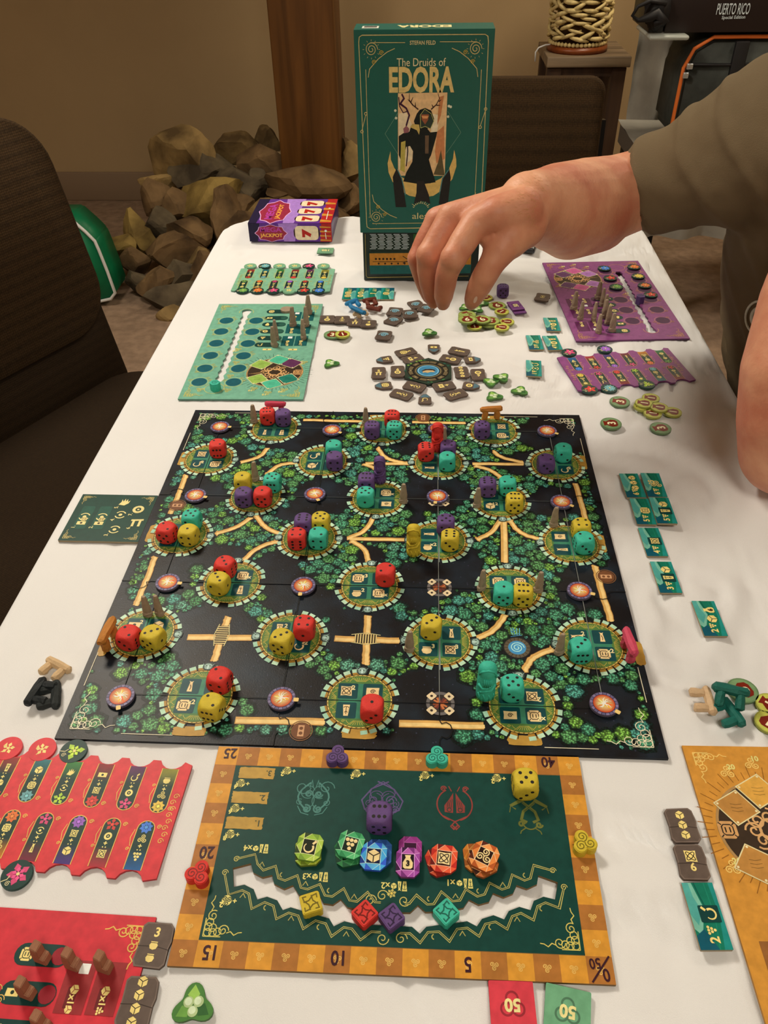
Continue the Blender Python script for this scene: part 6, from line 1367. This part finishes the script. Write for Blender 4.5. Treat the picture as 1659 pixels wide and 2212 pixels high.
# ================================================================== the tall green game box
gbx = tag(empty('green_game_box', (0, 0, 0)), 'tall green game box with gold lettering, standing upright at the far end', 'box')
LY = .85; q0, q1 = aty(782, 503, LY), aty(1070, 62, LY); lx0, lx1, lz0, lz1 = q0.x - .0025, q1.x, q0.z, q1.z
GBM = mat('box_green', K((12, 88, 72)), .4, .5, 40, .06, .15, 1200)
lidp = empty('lid', (0, 0, 0)); lidp.parent = gbx
bm = bmesh.new()
box_bm(bm, lx0, lx1, LY, LY + .0018, lz0, lz1); bmesh.ops.bevel(bm, geom=bm.edges[:], offset=.0006, segments=2, affect='EDGES'); bmobj('front_panel', bm, GBM, lidp)
box('top_panel', lx0, lx1, LY + .0018, LY + .050, lz1 - .0018, lz1, GBM, lidp); box('side_panel', lx0, lx0 + .0018, LY + .0018, LY + .050, lz0, lz1 - .0018, GBM, lidp); box('side_panel', lx1 - .0018, lx1, LY + .0018, LY + .050, lz0, lz1 - .0018, GBM, lidp)
box('box_base', lx0 + .003, lx1 - .003, LY + .004, LY + .056, .0002, .262, mat('box_dark_green', K((22, 34, 28)), .4), gbx, .001)
A = Art(0, .00007); QL = lambda x, y: (lambda p: (p.x, p.z))(aty(x, y, LY)); D_ = lambda n: n * (lz1 - lz0) / 441 * 1.0   # pixels -> metres here
GL_ = (206, 178, 112)
def rl(x0, y0, x1, y1, w, z): A.stroke([QL(x0, y0), QL(x1, y1)], w, GL_, z)
for off, w in ((0, .0010),):
    P = [QL(*p) for p in ((782, 76), (1048, 74), (1054, 78), (1055, 90), (1038, 484), (1036, 490), (800, 494), (793, 490), (792, 480), (775, 92), (776, 80))]; A.stroke(P, w, GL_, 1, True)
for P in (((790, 150), (800, 470)), ((1040, 150), (1024, 460)), ((805, 483), (1020, 480)), ((800, 92), (875, 92)), ((950, 90), (1030, 90))): A.stroke([QL(*P[0]), QL(*P[1])], .0008, GL_, 1)
for x, y, sx, sy in ((787, 90, 1, -1), (1043, 88, -1, -1), (800, 482, 1, 1), (1030, 478, -1, 1)):
    c = QL(x, y); A.spiral(c[0] + sx * .009, c[1] + sy * .009, .0085, .0009, GL_, 2, 0, 2.2); 
    for k in range(12): a = 2 * PI * k / 12; A.stroke([(c[0] + sx * .009 + .0095 * math.cos(a), c[1] + sy * .009 + .0095 * math.sin(a)), (c[0] + sx * .009 + .0115 * math.cos(a), c[1] + sy * .009 + .0115 * math.sin(a))], .0005, GL_, 2)
    A.stroke([(c[0] + sx * .004, c[1] + sy * .042), (c[0] + sx * .006, c[1] + sy * .032), (c[0] + sx * .018, c[1] + sy * .020), (c[0] + sx * .030, c[1] + sy * .012), (c[0] + sx * .040, c[1] + sy * .008)], .0009, GL_, 2)
    A.spiral(c[0] + sx * .022, c[1] + sy * .013, .003, .0007, (196, 160, 60), 2); A.spiral(c[0] + sx * .012, c[1] + sy * .024, .003, .0007, (196, 160, 60), 2)
for x, y in ((786, 265), (1043, 255)):
    c = QL(x, y); A.stroke([(c[0] - .003, c[1] - .010), (c[0] + .003, c[1] + .010)], .0009, GL_, 2); A.ring(c[0] - .003, c[1] - .0115, .0013, .0022, GL_, 2, n=12); A.ring(c[0] + .003, c[1] + .0115, .0013, .0022, GL_, 2, n=12)
def bt(t, x, y, hpx, wpx, col, bold=.0, z=3): c = QL(x, y); A.text(t, c[0], c[1], D_(hpx), col, z, 0, bold=bold, width=D_(wpx))
bt('STEFAN FELD', 913, 92, 8, 56, (214, 190, 130), .02); bt('The Druids of', 910, 134, 16, 108, (232, 206, 150), .0)
bt('EDORA', 911, 172, 53, 146, (222, 186, 112), .035, 6)
for x in (838, 857, 985): pass
bt('alea', 908, 466, 15, 40, (222, 196, 130), -.0)
for k in range(11):
    a = R_(20 + 14 * k); c = QL(909, 452); r1 = .021 if k == 5 else (.016 if k % 2 else .013); A.stroke([(c[0] + .0105 * math.cos(a), c[1] + .0085 * math.sin(a)), (c[0] + r1 * math.cos(a), c[1] + r1 * .9 * math.sin(a))], .0013, (222, 196, 130), 4, False, .0003)
def PC(L): return [QL(780 + .16275 * x, 180 + .16275 * y) for x, y in L]
A.poly(PC([(490, 130), (1145, 120), (1110, 1225), (490, 1225)]), (232, 184, 126), 2); A.poly(PC([(500, 400), (600, 380), (700, 600), (680, 1000), (500, 1150)]), (236, 206, 160), 3); A.poly(PC([(930, 400), (1040, 420), (1010, 650), (930, 680)]), (240, 212, 168), 3)
A.poly(PC([(1040, 180), (1100, 160), (1060, 420), (1010, 560), (1020, 400)]), (196, 122, 72), 3); A.poly(PC([(1010, 640), (1100, 560), (1110, 1000), (1000, 1060), (980, 900)]), (206, 128, 78), 3); A.poly(PC([(1060, 880), (1110, 1220), (960, 1210), (1020, 1050)]), (96, 80, 50), 4)
A.poly(PC([(390, 900), (352, 1060), (365, 1180), (415, 1300), (520, 1420), (640, 1490), (800, 1520), (960, 1490), (1100, 1400), (1210, 1270), (1265, 1100), (1262, 1000), (1235, 880), (1220, 1000), (1160, 1150), (1060, 1260), (920, 1325), (780, 1330), (640, 1300), (520, 1230), (440, 1120), (395, 1010)]), (222, 176, 96), 4)
A.stroke(PC([(490, 390), (318, 668), (490, 940)]), .0005, (120, 150, 120), 2); A.stroke(PC([(1150, 370), (1325, 650), (1130, 930)]), .0005, (120, 150, 120), 2)
CL = (30, 32, 28)
A.poly(PC([(780, 350), (850, 325), (930, 360), (970, 470), (940, 570), (880, 600), (920, 650), (1010, 640), (1000, 700), (930, 950), (900, 1010), (930, 1120), (990, 1310), (800, 1340), (560, 1300), (600, 1180), (680, 1040), (690, 900), (650, 830), (600, 840), (540, 1050), (500, 950), (500, 700), (560, 660), (640, 640), (660, 580), (720, 560), (700, 500), (740, 400)]), CL, 5)
A.poly(PC([(790, 600), (780, 420), (850, 345), (930, 430), (960, 500), (920, 600), (850, 570)]), (54, 62, 50), 6); A.stroke(PC([(790, 590), (785, 420), (845, 340), (930, 400), (965, 500), (920, 600), (850, 570), (790, 590)]), .0007, (190, 180, 100), 7)
A.poly(PC([(800, 410), (900, 410), (890, 480), (850, 545), (805, 480)]), (150, 84, 54), 8); A.poly(PC([(800, 430), (900, 430), (880, 465), (820, 465)]), (226, 150, 90), 9); A.poly(PC([(770, 545), (680, 540), (650, 580), (740, 620), (770, 680), (780, 620)]), (206, 170, 90), 7); A.poly(PC([(850, 690), (900, 690), (895, 930), (850, 930)]), (110, 84, 60), 7)
for P in (((760, 345), (690, 290), (640, 220), (640, 130)), ((690, 290), (620, 210)), ((660, 250), (690, 180)), ((720, 310), (720, 250)), ((930, 345), (1000, 280), (1040, 200), (1020, 130)), ((1000, 290), (1050, 290)), ((1030, 240), (1065, 215)), ((960, 320), (940, 280))): A.stroke(PC(P), .0016, (60, 34, 30), 7, False, .0006)
A.stroke(PC([(540, 140), (570, 200), (520, 270), (600, 330), (640, 420), (600, 560)]), .0022, (64, 30, 50), 7); A.stroke(PC([(500, 180), (510, 300), (560, 390), (610, 370)]), .0013, (64, 30, 50), 7); A.stroke(PC([(600, 560), (620, 900), (600, 1100)]), .0016, (50, 30, 40), 4); A.poly(PC([(560, 600), (600, 560), (640, 600), (630, 650), (570, 660)]), (150, 90, 90), 8); A.poly(PC([(530, 780), (590, 760), (580, 1180), (520, 1150)]), (190, 166, 76), 6)
A.poly(PC([(470, 1130), (540, 1250), (600, 1640), (460, 1640), (420, 1240)]), (40, 36, 32), 6); A.poly(PC([(1170, 1130), (1190, 1250), (1150, 1620), (1030, 1600), (1080, 1260)]), (40, 36, 32), 6); A.poly(PC([(740, 1300), (830, 1290), (900, 1480), (920, 1600), (860, 1570), (800, 1560), (700, 1600), (735, 1450)]), (44, 38, 34), 7)
A.stroke(PC([(480, 1135), (540, 1260), (590, 1480)]), .0014, (80, 126, 120), 7); A.stroke(PC([(1165, 1140), (1080, 1260), (1040, 1460)]), .0014, (80, 126, 120), 7)
for x, y in ((455, 360), (465, 460), (1165, 300), (1155, 440), (1190, 310)): c = PC([(x, y)])[0]; A.disc(c[0], c[1], .0018, (220, 210, 170), 6, 8)
wall_art(A, 'cover_print', lidp, LY - .0004)['kind'] = 'stuff'
A = Art(lz1 + .0002, .00005); A.text('EDORA', (lx0 + lx1) / 2, LY + .024, .020, (226, 206, 140), 1, PI, bold=.05, width=.072); A.rrect(lx0 + .021, LY + .020, .022, .018, .0005, (216, 206, 180), 1); A.rrect(lx0 + .021, LY + .022, .017, .010, .0005, (70, 66, 60), 2); A.build('top_lettering', lidp, kind='stuff')
A = Art(0, .00007); BYp = LY + .004; QB = lambda x, y: (lambda p: (p.x, p.z))(aty(x, y, BYp))
A.poly([QB(800, 505), QB(900, 505), QB(893, 548), QB(802, 548)], (34, 44, 34), 1); A.poly([QB(893, 505), QB(1030, 505), QB(1018, 548), QB(893, 548)], (44, 84, 40), 1); A.poly([QB(795, 545), QB(1020, 545), QB(1018, 585), QB(800, 585)], (30, 56, 44), 1); A.poly([QB(798, 572), QB(1018, 570), QB(1016, 590), QB(800, 592)], (36, 92, 84), 2)
for k in range(11):
    y = 506 + k * 3.1
    for s in range(5): x0 = 799 + s * 17 + (k * 7 % 5); A.stroke([QB(x0, y), QB(x0 + 13, y)], .0009, (206, 206, 196), 3)
A.poly([QB(798, 547), QB(1018, 545), QB(1017, 571), QB(799, 573)], (196, 124, 44), 3)
for k in range(6): A.disc(*QB(812 + k * 8, 559), .0018, (50, 34, 20), 4, 8); A.disc(*QB(818 + k * 14, 569), .0016, (50, 34, 20), 4, 8)
A.stroke([QB(805, 565), QB(890, 565)], .0009, (60, 40, 24), 4); A.stroke([QB(870, 553), QB(884, 562), QB(870, 568)], .0012, (50, 34, 20), 4)
A.stroke([QB(789, 505), QB(791, 595), QB(794, 599), QB(1012, 596)], .0008, (160, 140, 80), 4)
wall_art(A, 'back_print', gbx, BYp - .0004)['kind'] = 'stuff'
# ================================================================== small purple dice-game box
J0, J1 = at(540, 522, .0), at(718, 521, .0); JH = aty(540, 483, J0.y).z; JD = at(575, 431, JH).y - J0.y
jb = tag(empty('purple_game_box', (J0.x, J0.y, .0005), -.0), 'small purple and red game box with big sevens at the far left corner', 'box'); JW = J1.x - J0.x
box('carton', 0, JW, 0, JD, 0, JH, mat('box_violet', K((66, 30, 84)), .3, .5), jb, .0008)
def jart(front):
    A = Art(0, .00007); Hh = JH if front else JD; V_ = (96, 46, 126)
    A.poly([(0, 0), (JW, 0), (JW, Hh), (0, Hh)], V_, 0, True); A.poly([(0, 0), (JW * .10, 0), (JW * .14, Hh), (0, Hh)], (34, 26, 52), 1, True); A.poly([(JW * .42, 0), (JW * .55, 0), (JW * .60, Hh), (JW * .36, Hh)], (168, 120, 184), 1, True)
    cx, cy = JW * .27, Hh * .46; S = []
    for k in range(16): a = 2 * PI * k / 16; m_ = 1.0 if k % 2 else 1.16; S.append((cx + JW * .165 * m_ * math.cos(a), cy + Hh * .40 * m_ * math.sin(a)))
    A.poly([(cx + (p[0] - cx) * 1.06, cy + (p[1] - cy) * 1.06) for p in S], (226, 170, 206), 2); A.poly(S, (150, 40, 60), 3)
    if front: A.text('MEGA', cx, Hh * .66, Hh * .26, (176, 60, 140), 4, bold=.03, width=JW * .26); A.text('JACKPOT', cx, Hh * .32, Hh * .26, (240, 170, 70), 5, bold=.03, width=JW * .27)
    else: A.text('MEGA', cx - JW * .05, cy, JW * .10, (176, 60, 140), 4, PI / 2, bold=.03, width=Hh * .62); A.text('JACKPOT', cx + JW * .06, cy, JW * .075, (240, 160, 60), 5, PI / 2, bold=.03, width=Hh * .6)
    for k, yy in enumerate((.48,) if front else (.18, .48, .80)):
        y = Hh * yy; w, h = JW * .28, Hh * (.78 if front else .24)
        A.poly(rrp(w * 1.12, h * .7, h * .2, 2, JW * .70, y), (50, 24, 20), 4, True); A.poly(rrp(w, h, h * .25, 3, JW * .70, y), (232, 204, 160), 5, True); A.text('7', JW * .70, y, h * .66, (176, 34, 24), 6, PI / 2 if front else PI / 2, bold=.09, width=h * .6 if front else h * .7)
    A.poly([(JW * .86, 0), (JW, 0), (JW, Hh), (JW * .88, Hh)], (176, 36, 34), 4, True)
    for k in range(4): A.poly([(JW * .86, Hh * (.05 + .24 * k)), (JW * .99, Hh * (.05 + .24 * k)), (JW * .99, Hh * (.10 + .24 * k)), (JW * .86, Hh * (.14 + .24 * k))], (206, 140, 50), 5, True)
    A.disc(JW * .93, Hh * .6, .0022, (232, 226, 216), 6, 10); A.text('dice', JW * .93, Hh * .3, .006, (232, 226, 216), 6, PI / 2, bold=.02) if False else A.stroke([(JW * .93, Hh * .15), (JW * .925, Hh * .48)], .0012, (232, 226, 216), 6)
    return A
A = jart(True); wall_art(A, 'front_print', jb, -.0003)['kind'] = 'stuff'; A = jart(False); A.z0 = 0; A.V = [(v[0], v[1], v[2] + JH + .0003) for v in A.V]; A.build('top_print', jb, kind='stuff')
q = at(1122, 528, .010); ph = tag(box('black_phone', -.028, .028, -.012, .04, 0, .009, mat('phone_black', K((30, 30, 30)), .3), None, .003), 'flat black phone lying under the forearm at the far end', 'phone'); ph.location = (q.x, q.y, .0003); ph.rotation_euler = (0, 0, -.25)
# ================================================================== the person reaching in from the right
from mathutils.bvhtree import BVHTree
def cap(bm, p, q, r0, r1, n=20, e0=True, e1=True):
    p, q = Vector(p), Vector(q); d = (q - p).normalized(); a = d.orthogonal().normalized(); b = d.cross(a)
    A0 = [bm.verts.new(p + (a * math.cos(2 * PI * k / n) + b * math.sin(2 * PI * k / n)) * r0) for k in range(n)]
    A1 = [bm.verts.new(q + (a * math.cos(2 * PI * k / n) + b * math.sin(2 * PI * k / n)) * r1) for k in range(n)]
    for k in range(n): bm.faces.new([A0[k], A0[(k + 1) % n], A1[(k + 1) % n], A1[k]])
    bm.faces.new(list(reversed(A0))); bm.faces.new(A1)
    if e0: bmesh.ops.create_icosphere(bm, subdivisions=3, radius=r0 * 1.0, matrix=Matrix.Translation(p))
    if e1: bmesh.ops.create_icosphere(bm, subdivisions=3, radius=r1 * 1.0, matrix=Matrix.Translation(q))
def chain(bm, L):      # L: list of (point, radius)
    for (p, r), (q, s) in zip(L, L[1:]): cap(bm, p, q, r, s)
def fuse(name, bm, voxel, m, parent, smooth=8, fac=.6, fn=None):
    bmesh.ops.recalc_face_normals(bm, faces=bm.faces)
    me = bpy.data.meshes.new(name + '_raw'); bm.to_mesh(me); bm.free(); o = bpy.data.objects.new('raw', me); COL.objects.link(o)
    r = o.modifiers.new('r', 'REMESH'); r.mode = 'VOXEL'; r.voxel_size = voxel; r.use_smooth_shade = True
    s = o.modifiers.new('s', 'SMOOTH'); s.factor = fac; s.iterations = smooth
    dg = bpy.context.evaluated_depsgraph_get(); out = bpy.data.meshes.new_from_object(o.evaluated_get(dg)); out.name = name
    bpy.data.objects.remove(o)
    if fn:
        nr = [v.normal.copy() for v in out.vertices]
        for v, n_ in zip(out.vertices, nr): v.co += n_ * fn(v.co)
    out.materials.clear(); out.materials.append(m); out.polygons.foreach_set('use_smooth', [True] * len(out.polygons))
    return link(name, out, parent)
person = tag(empty('person', (0, 0, 0)), 'person in an olive short-sleeved shirt reaching across the table, left elbow on the cloth', 'person')
def skin_mat():
    m = bpy.data.materials.new('skin'); nt, b = nodes(m); tc = nt.nodes.new('ShaderNodeTexCoord')
    n = nt.nodes.new('ShaderNodeTexNoise'); n.inputs['Scale'].default_value = 16; n.inputs['Detail'].default_value = 5; nt.links.new(tc.outputs['Object'], n.inputs['Vector'])
    r = nt.nodes.new('ShaderNodeValToRGB'); r.color_ramp.elements[0].position = .36; r.color_ramp.elements[1].position = .66
    r.color_ramp.elements[0].color = K((188, 108, 78)); r.color_ramp.elements[1].color = K((218, 152, 112)); nt.links.new(n.outputs['Fac'], r.inputs['Fac']); nt.links.new(r.outputs['Color'], b.inputs['Base Color'])
    b.inputs['Roughness'].default_value = .5; b.inputs['Specular IOR Level'].default_value = .4
    b.inputs['Subsurface Weight'].default_value = .15; b.inputs['Subsurface Radius'].default_value = (1, .35, .2); b.inputs['Subsurface Scale'].default_value = .006
    n2 = nt.nodes.new('ShaderNodeTexNoise'); n2.inputs['Scale'].default_value = 260; n2.inputs['Detail'].default_value = 3; nt.links.new(tc.outputs['Object'], n2.inputs['Vector'])
    bp = nt.nodes.new('ShaderNodeBump'); bp.inputs['Strength'].default_value = .35; bp.inputs['Distance'].default_value = .0012; nt.links.new(n2.outputs['Fac'], bp.inputs['Height']); nt.links.new(bp.outputs['Normal'], b.inputs['Normal'])
    return m
SKIN = skin_mat(); Q = aty
SH_R = Q(1700, 300, .58); LSH = Vector((.70, .36, .30)); NECK = (SH_R + LSH) / 2 + Vector((.03, 0, .10)); HIP = Vector((.80, .62, -.16))
bm = bmesh.new()
WR = Q(1140, 438, .47)
chain(bm, [(SH_R, .070), (Q(1520, 366, .635), .050), (Q(1400, 403, .652), .0450), (Q(1325, 428, .650), .0485), (Q(1265, 446, .610), .0530), (Q(1205, 450, .550), .047), (Q(1165, 445, .502), .0365), (WR, .030)])
chain(bm, [(Q(1290, 468, .63), .042), (Q(1230, 488, .58), .038), (Q(1175, 470, .52), .030)])
for p_, r_ in ((Q(979, 558, .400), .0134), (Q(925, 551, .428), .0130), (Q(903, 558, .462), .0118)): bmesh.ops.create_icosphere(bm, subdivisions=3, radius=r_, matrix=Matrix.Translation(p_))
# metacarpals
def pt(x, y, Y): return Q(x, y, Y)
IM, MM_, RM, PM = pt(1026, 482, .428), pt(974, 470, .452), pt(945, 476, .478), pt(938, 492, .500)
for mc, r in ((IM, .0145), (MM_, .0150), (RM, .0140), (PM, .0125)):
    chain(bm, [(pt(1128, 440 + (12 if mc is IM else 0), mc.y + .012), .021), (pt(1128, 440, mc.y).lerp(mc, .55), .0175), (mc, r)])
chain(bm, [(pt(1090, 462, .45), .024), (pt(1040, 482, .44), .018)])
chain(bm, [(IM, .0140), (pt(1000, 524, .412), 0.0138), (pt(978, 560, .402), 0.0126), (pt(966, 588, .404), 0.0115), (pt(962, 612, .409), 0.0112), (pt(958, 640, .414), 0.0101), (pt(957, 657, .417), 0.0073)])
chain(bm, [(MM_, .0138), (pt(948, 514, .440), 0.0131), (pt(925, 553, .430), 0.0124), (pt(923, 585, .431), 0.0108), (pt(927, 612, .434), 0.0105), (pt(932, 640, .436), 0.0089), (pt(936, 655, .437), 0.0068)])
chain(bm, [(RM, .0125), (pt(920, 520, .470), 0.0120), (pt(903, 560, .464), 0.0114), (pt(910, 592, .464), 0.0099), (pt(920, 622, .462), 0.0092), (pt(927, 642, .460), 0.0078)])
chain(bm, [(PM, .0115), (pt(925, 530, .502), .0092), (pt(915, 562, .500), .0086), (pt(922, 590, .497), .0076), (pt(932, 612, .492), .0066)])
chain(bm, [(pt(1122, 478, .45), 0.0286), (pt(1098, 512, .432), 0.0220), (pt(1080, 540, .420), 0.0165), (pt(1062, 570, .412), 0.0130), (pt(1046, 598, .410), 0.0128), (pt(1032, 625, .412), 0.0119), (pt(1022, 646, .414), 0.0097), (pt(1018, 657, .415), 0.0070)])
chain(bm, [(pt(1060, 500, .432), .016), (pt(1086, 520, .432), .015)])
# left arm, elbow on the cloth
LE = at(1700, 976, .0475)
LWR, LHD = Q(1800, 430, .42), Q(1830, 330, .43)
chain(bm, [(LE, .046), (Q(1702, 900, .335), .0475), (Q(1712, 800, .345), .047), (Q(1740, 650, .375), .041), (LWR, .030), (LHD, .030)])
for k, (dx, dz) in enumerate(((-.02, .03), (-.007, .036), (.008, .034), (.022, .028))): chain(bm, [(LHD, .012), (LHD + Vector((dx, .0, dz)), .011), (LHD + Vector((dx + .004, .028, dz + .012)), .0095), (LHD + Vector((dx + .006, .030, dz - .010)), .008)])
chain(bm, [(LHD, .013), (LHD + Vector((-.028, .015, .004)), .011), (LHD + Vector((-.026, .030, .022)), .009)])
chain(bm, [(LE, .046), (LE.lerp(LSH, .5), .053), (LSH, .062)])
# trunk, neck and head
chain(bm, [(SH_R, .075), (NECK - Vector((0, 0, .10)), .10), (LSH, .070)]); chain(bm, [(NECK - Vector((0, 0, .12)), .12), (HIP + Vector((0, 0, .15)), .125), (HIP, .13)])
HD = NECK + Vector((-.03, 0, .17)); chain(bm, [(NECK - Vector((0, 0, .04)), .062), (HD - Vector((0, 0, .04)), .058)])
bmesh.ops.create_icosphere(bm, subdivisions=4, radius=1, matrix=Matrix.Translation(HD) @ Matrix.Diagonal((.098, .078, .118, 1)))
chain(bm, [(HD + Vector((-.086, 0, .012)), .010), (HD + Vector((-.108, 0, -.022)), .013)]); chain(bm, [(HD + Vector((-.070, -.02, -.060)), .022), (HD + Vector((-.070, .02, -.060)), .022)])
for s in (-1, 1): chain(bm, [(HD + Vector((.005, s * .078, .015)), .012), (HD + Vector((.005, s * .082, -.015)), .009)])
body = fuse('body', bm, .0026, SKIN, person, 7, .55)
bvh = BVHTree.FromPolygons([v.co for v in body.data.vertices], [tuple(p.vertices) for p in body.data.polygons])
def hit(b, x, y): d = ray(x, y).normalized(); return b.ray_cast(CP, d)
for s in (-1, 1):      # eyes, brows
    c = HD + Vector((-.080, s * .031, .008)); bm = bmesh.new(); bmesh.ops.create_icosphere(bm, subdivisions=3, radius=.0115, matrix=Matrix.Translation(c)); eb = bmobj('eye', bm, mat('eye_white', K((230, 225, 215)), .2), person, True)
    bm = bmesh.new(); bmesh.ops.create_icosphere(bm, subdivisions=2, radius=.0055, matrix=Matrix.Translation(c + Vector((-.0072, 0, -.001)))); bmobj('iris', bm, mat('iris_brown', K((70, 46, 30)), .2), eb, True)
bm = bmesh.new(); tube(bm, [HD + Vector((-.092, -.022, -.058)), HD + Vector((-.0975, 0, -.055)), HD + Vector((-.092, .022, -.058))], .004, 6); bmobj('mouth', bm, mat('lips', K((170, 90, 80)), .5), person, True)
bm = bmesh.new(); bmesh.ops.create_icosphere(bm, subdivisions=4, radius=1, matrix=Matrix.Translation(HD + Vector((.014, 0, .022))) @ Matrix.Diagonal((.100, .084, .112, 1)))
for v in list(bm.verts):
    if v.co.x < HD.x - .055 or v.co.z < HD.z - .05: bm.verts.remove(v)
bmobj('hair', bm, mat('hair_brown', K((92, 66, 42)), .8), person, True)
# nails on thumb and index
NAIL = mat('nail', K((232, 186, 158)), .3, .5)
def nail(x, y, rx, ry, ang):
    bm = bmesh.new(); c = None; ring = []
    for k in range(12):
        t = 2 * PI * k / 12; a, b = rx * math.cos(t), ry * math.sin(t); h = hit(bvh, x + a * math.cos(ang) - b * math.sin(ang), y + a * math.sin(ang) + b * math.cos(ang))
        if h[0] is None: bm.free(); return
        ring.append(bm.verts.new(h[0] + h[1] * .0004))
    bm.faces.new(ring); bmobj('nail', bm, NAIL, person)
nail(1027, 647, 3.4, 8, .4)
# forearm hair
HM = mat('arm_hair', K((205, 150, 96)), .6); V = []; F = []
for _ in range(700):
    x, y = rnd.gauss(1175, 55), rnd.uniform(352, 520)
    h = hit(bvh, x, y)
    if h[0] is None or y > 380 + (x - 1100) * .9 + 60: continue
    d = (Vector((-.9, -.15, rnd.uniform(-.2, .5))) + h[1] * .5).normalized(); L = rnd.uniform(.004, .010); w = h[1].cross(d).normalized() * .00013; k = len(V)
    p = h[0]; V += [p - w, p + w, p + d * L + Vector((0, 0, -.0012))]; F.append((k, k + 1, k + 2))
mesh('arm_hair', V, F, HM, person)['kind'] = 'stuff'
# shirt: trunk and sleeves
SHIRT = mat('olive_cotton', K((108, 88, 62)), .9, .15, 10, .12, .4, 900)
bm = bmesh.new()
def frus(L):
    for k, ((p, r), (q, s)) in enumerate(zip(L, L[1:])): cap(bm, p, q, r, s, 28, True, k < len(L) - 2)
frus([(SH_R + Vector((.02, 0, 0)), .090), (Q(1640, 330, .600), .085), (Q(1560, 350, .620), .0700), (Q(1480, 380, .640), .0590), (Q(1428, 397, .648), .0560), (Q(1388, 408, .654), .0560)])
chain(bm, [(SH_R, .088), ((SH_R + LSH) / 2 + Vector((.03, 0, 0)), .13), (LSH, .095)])
chain(bm, [((SH_R + LSH) / 2 + Vector((.05, .04, -.05)), .15), (Q(1838, 560, .64), .150), (Q(1836, 700, .64), .152), (Q(1830, 790, .64), .150)])
chain(bm, [(SH_R + Vector((.04, 0, -.05)), .08), (Q(1705, 560, .66), .08), (Q(1692, 740, .68), .08)])
frus([(LSH, .095), (LE.lerp(LSH, .62), .082), (LE.lerp(LSH, .48), .080)])
ax0, ax1 = Q(1388, 416, .654), Q(1700, 300, .58)
def folds(c):
    t = (c - ax0).dot((ax1 - ax0).normalized()) / (ax1 - ax0).length
    f = .0035 * noise.noise(c * 12) + .0022 * noise.noise(Vector((c.x * 34 + c.z * 20, c.y * 10, c.z * 30)))
    if -.05 < t < 1.2: f += .0026 * max(0, math.sin(t * 17 + c.z * 22 + 2 * noise.noise(c * 9))) ** 3 * (.4 + t)
    if .035 < t < .055 : f -= .0018
    return f
shirt = fuse('shirt', bm, .0042, SHIRT, person, 6, .5, folds)
bvs = BVHTree.FromPolygons([v.co for v in shirt.data.vertices], [tuple(p.vertices) for p in shirt.data.polygons])
for r in (32, 19):
    P = []
    for k in range(30):
        t = 2 * PI * k / 30; h = hit(bvs, 1643 + r * .95 * math.cos(t), 686 + r * 1.15 * math.sin(t))
        if h[0] is not None: P.append(h[0] + h[1] * .0012)
    if len(P) > 4: bm = bmesh.new(); tube(bm, P, .0016 if r > 20 else .0022, 6); bmobj('embroidery', bm, mat('pale_thread', K((206, 196, 172)), .7), person, True)
PANTS = mat('olive_trousers', K((112, 92, 62)), .9, .15, 12, .2, .5, 300)
bm = bmesh.new()
KN = [Vector((.50, .74, -.23)), Vector((.52, .50, -.24))]
for k, kn in enumerate(KN):
    h = HIP + Vector((0, .09 if k == 0 else -.09, -.03)); chain(bm, [(h, .105), (h.lerp(kn, .5), .088), (kn, .068), (Vector((kn.x + .02, kn.y, -.45)), .055), (Vector((kn.x + .05, kn.y, -.64)), .045)])
chain(bm, [(HIP + Vector((0, .06, 0)), .12), (HIP + Vector((0, -.06, 0)), .12)])
fuse('trousers', bm, .006, PANTS, person, 5)
for kn in KN:
    bm = bmesh.new(); bmesh.ops.create_icosphere(bm, subdivisions=3, radius=1)
    for v in bm.verts: v.co = Vector((v.co.x * .13, v.co.y * .045, max(-.6, v.co.z) * .055)) + Vector((kn.x - .01, kn.y, FLOOR + .036))
    bmobj('shoe', bm, MATS['strap_black'], person, True)
chair((.90, .62, FLOOR), PI, .50, .46, .40, 8, .52, .88, 'brown chair the person in the olive shirt sits on')
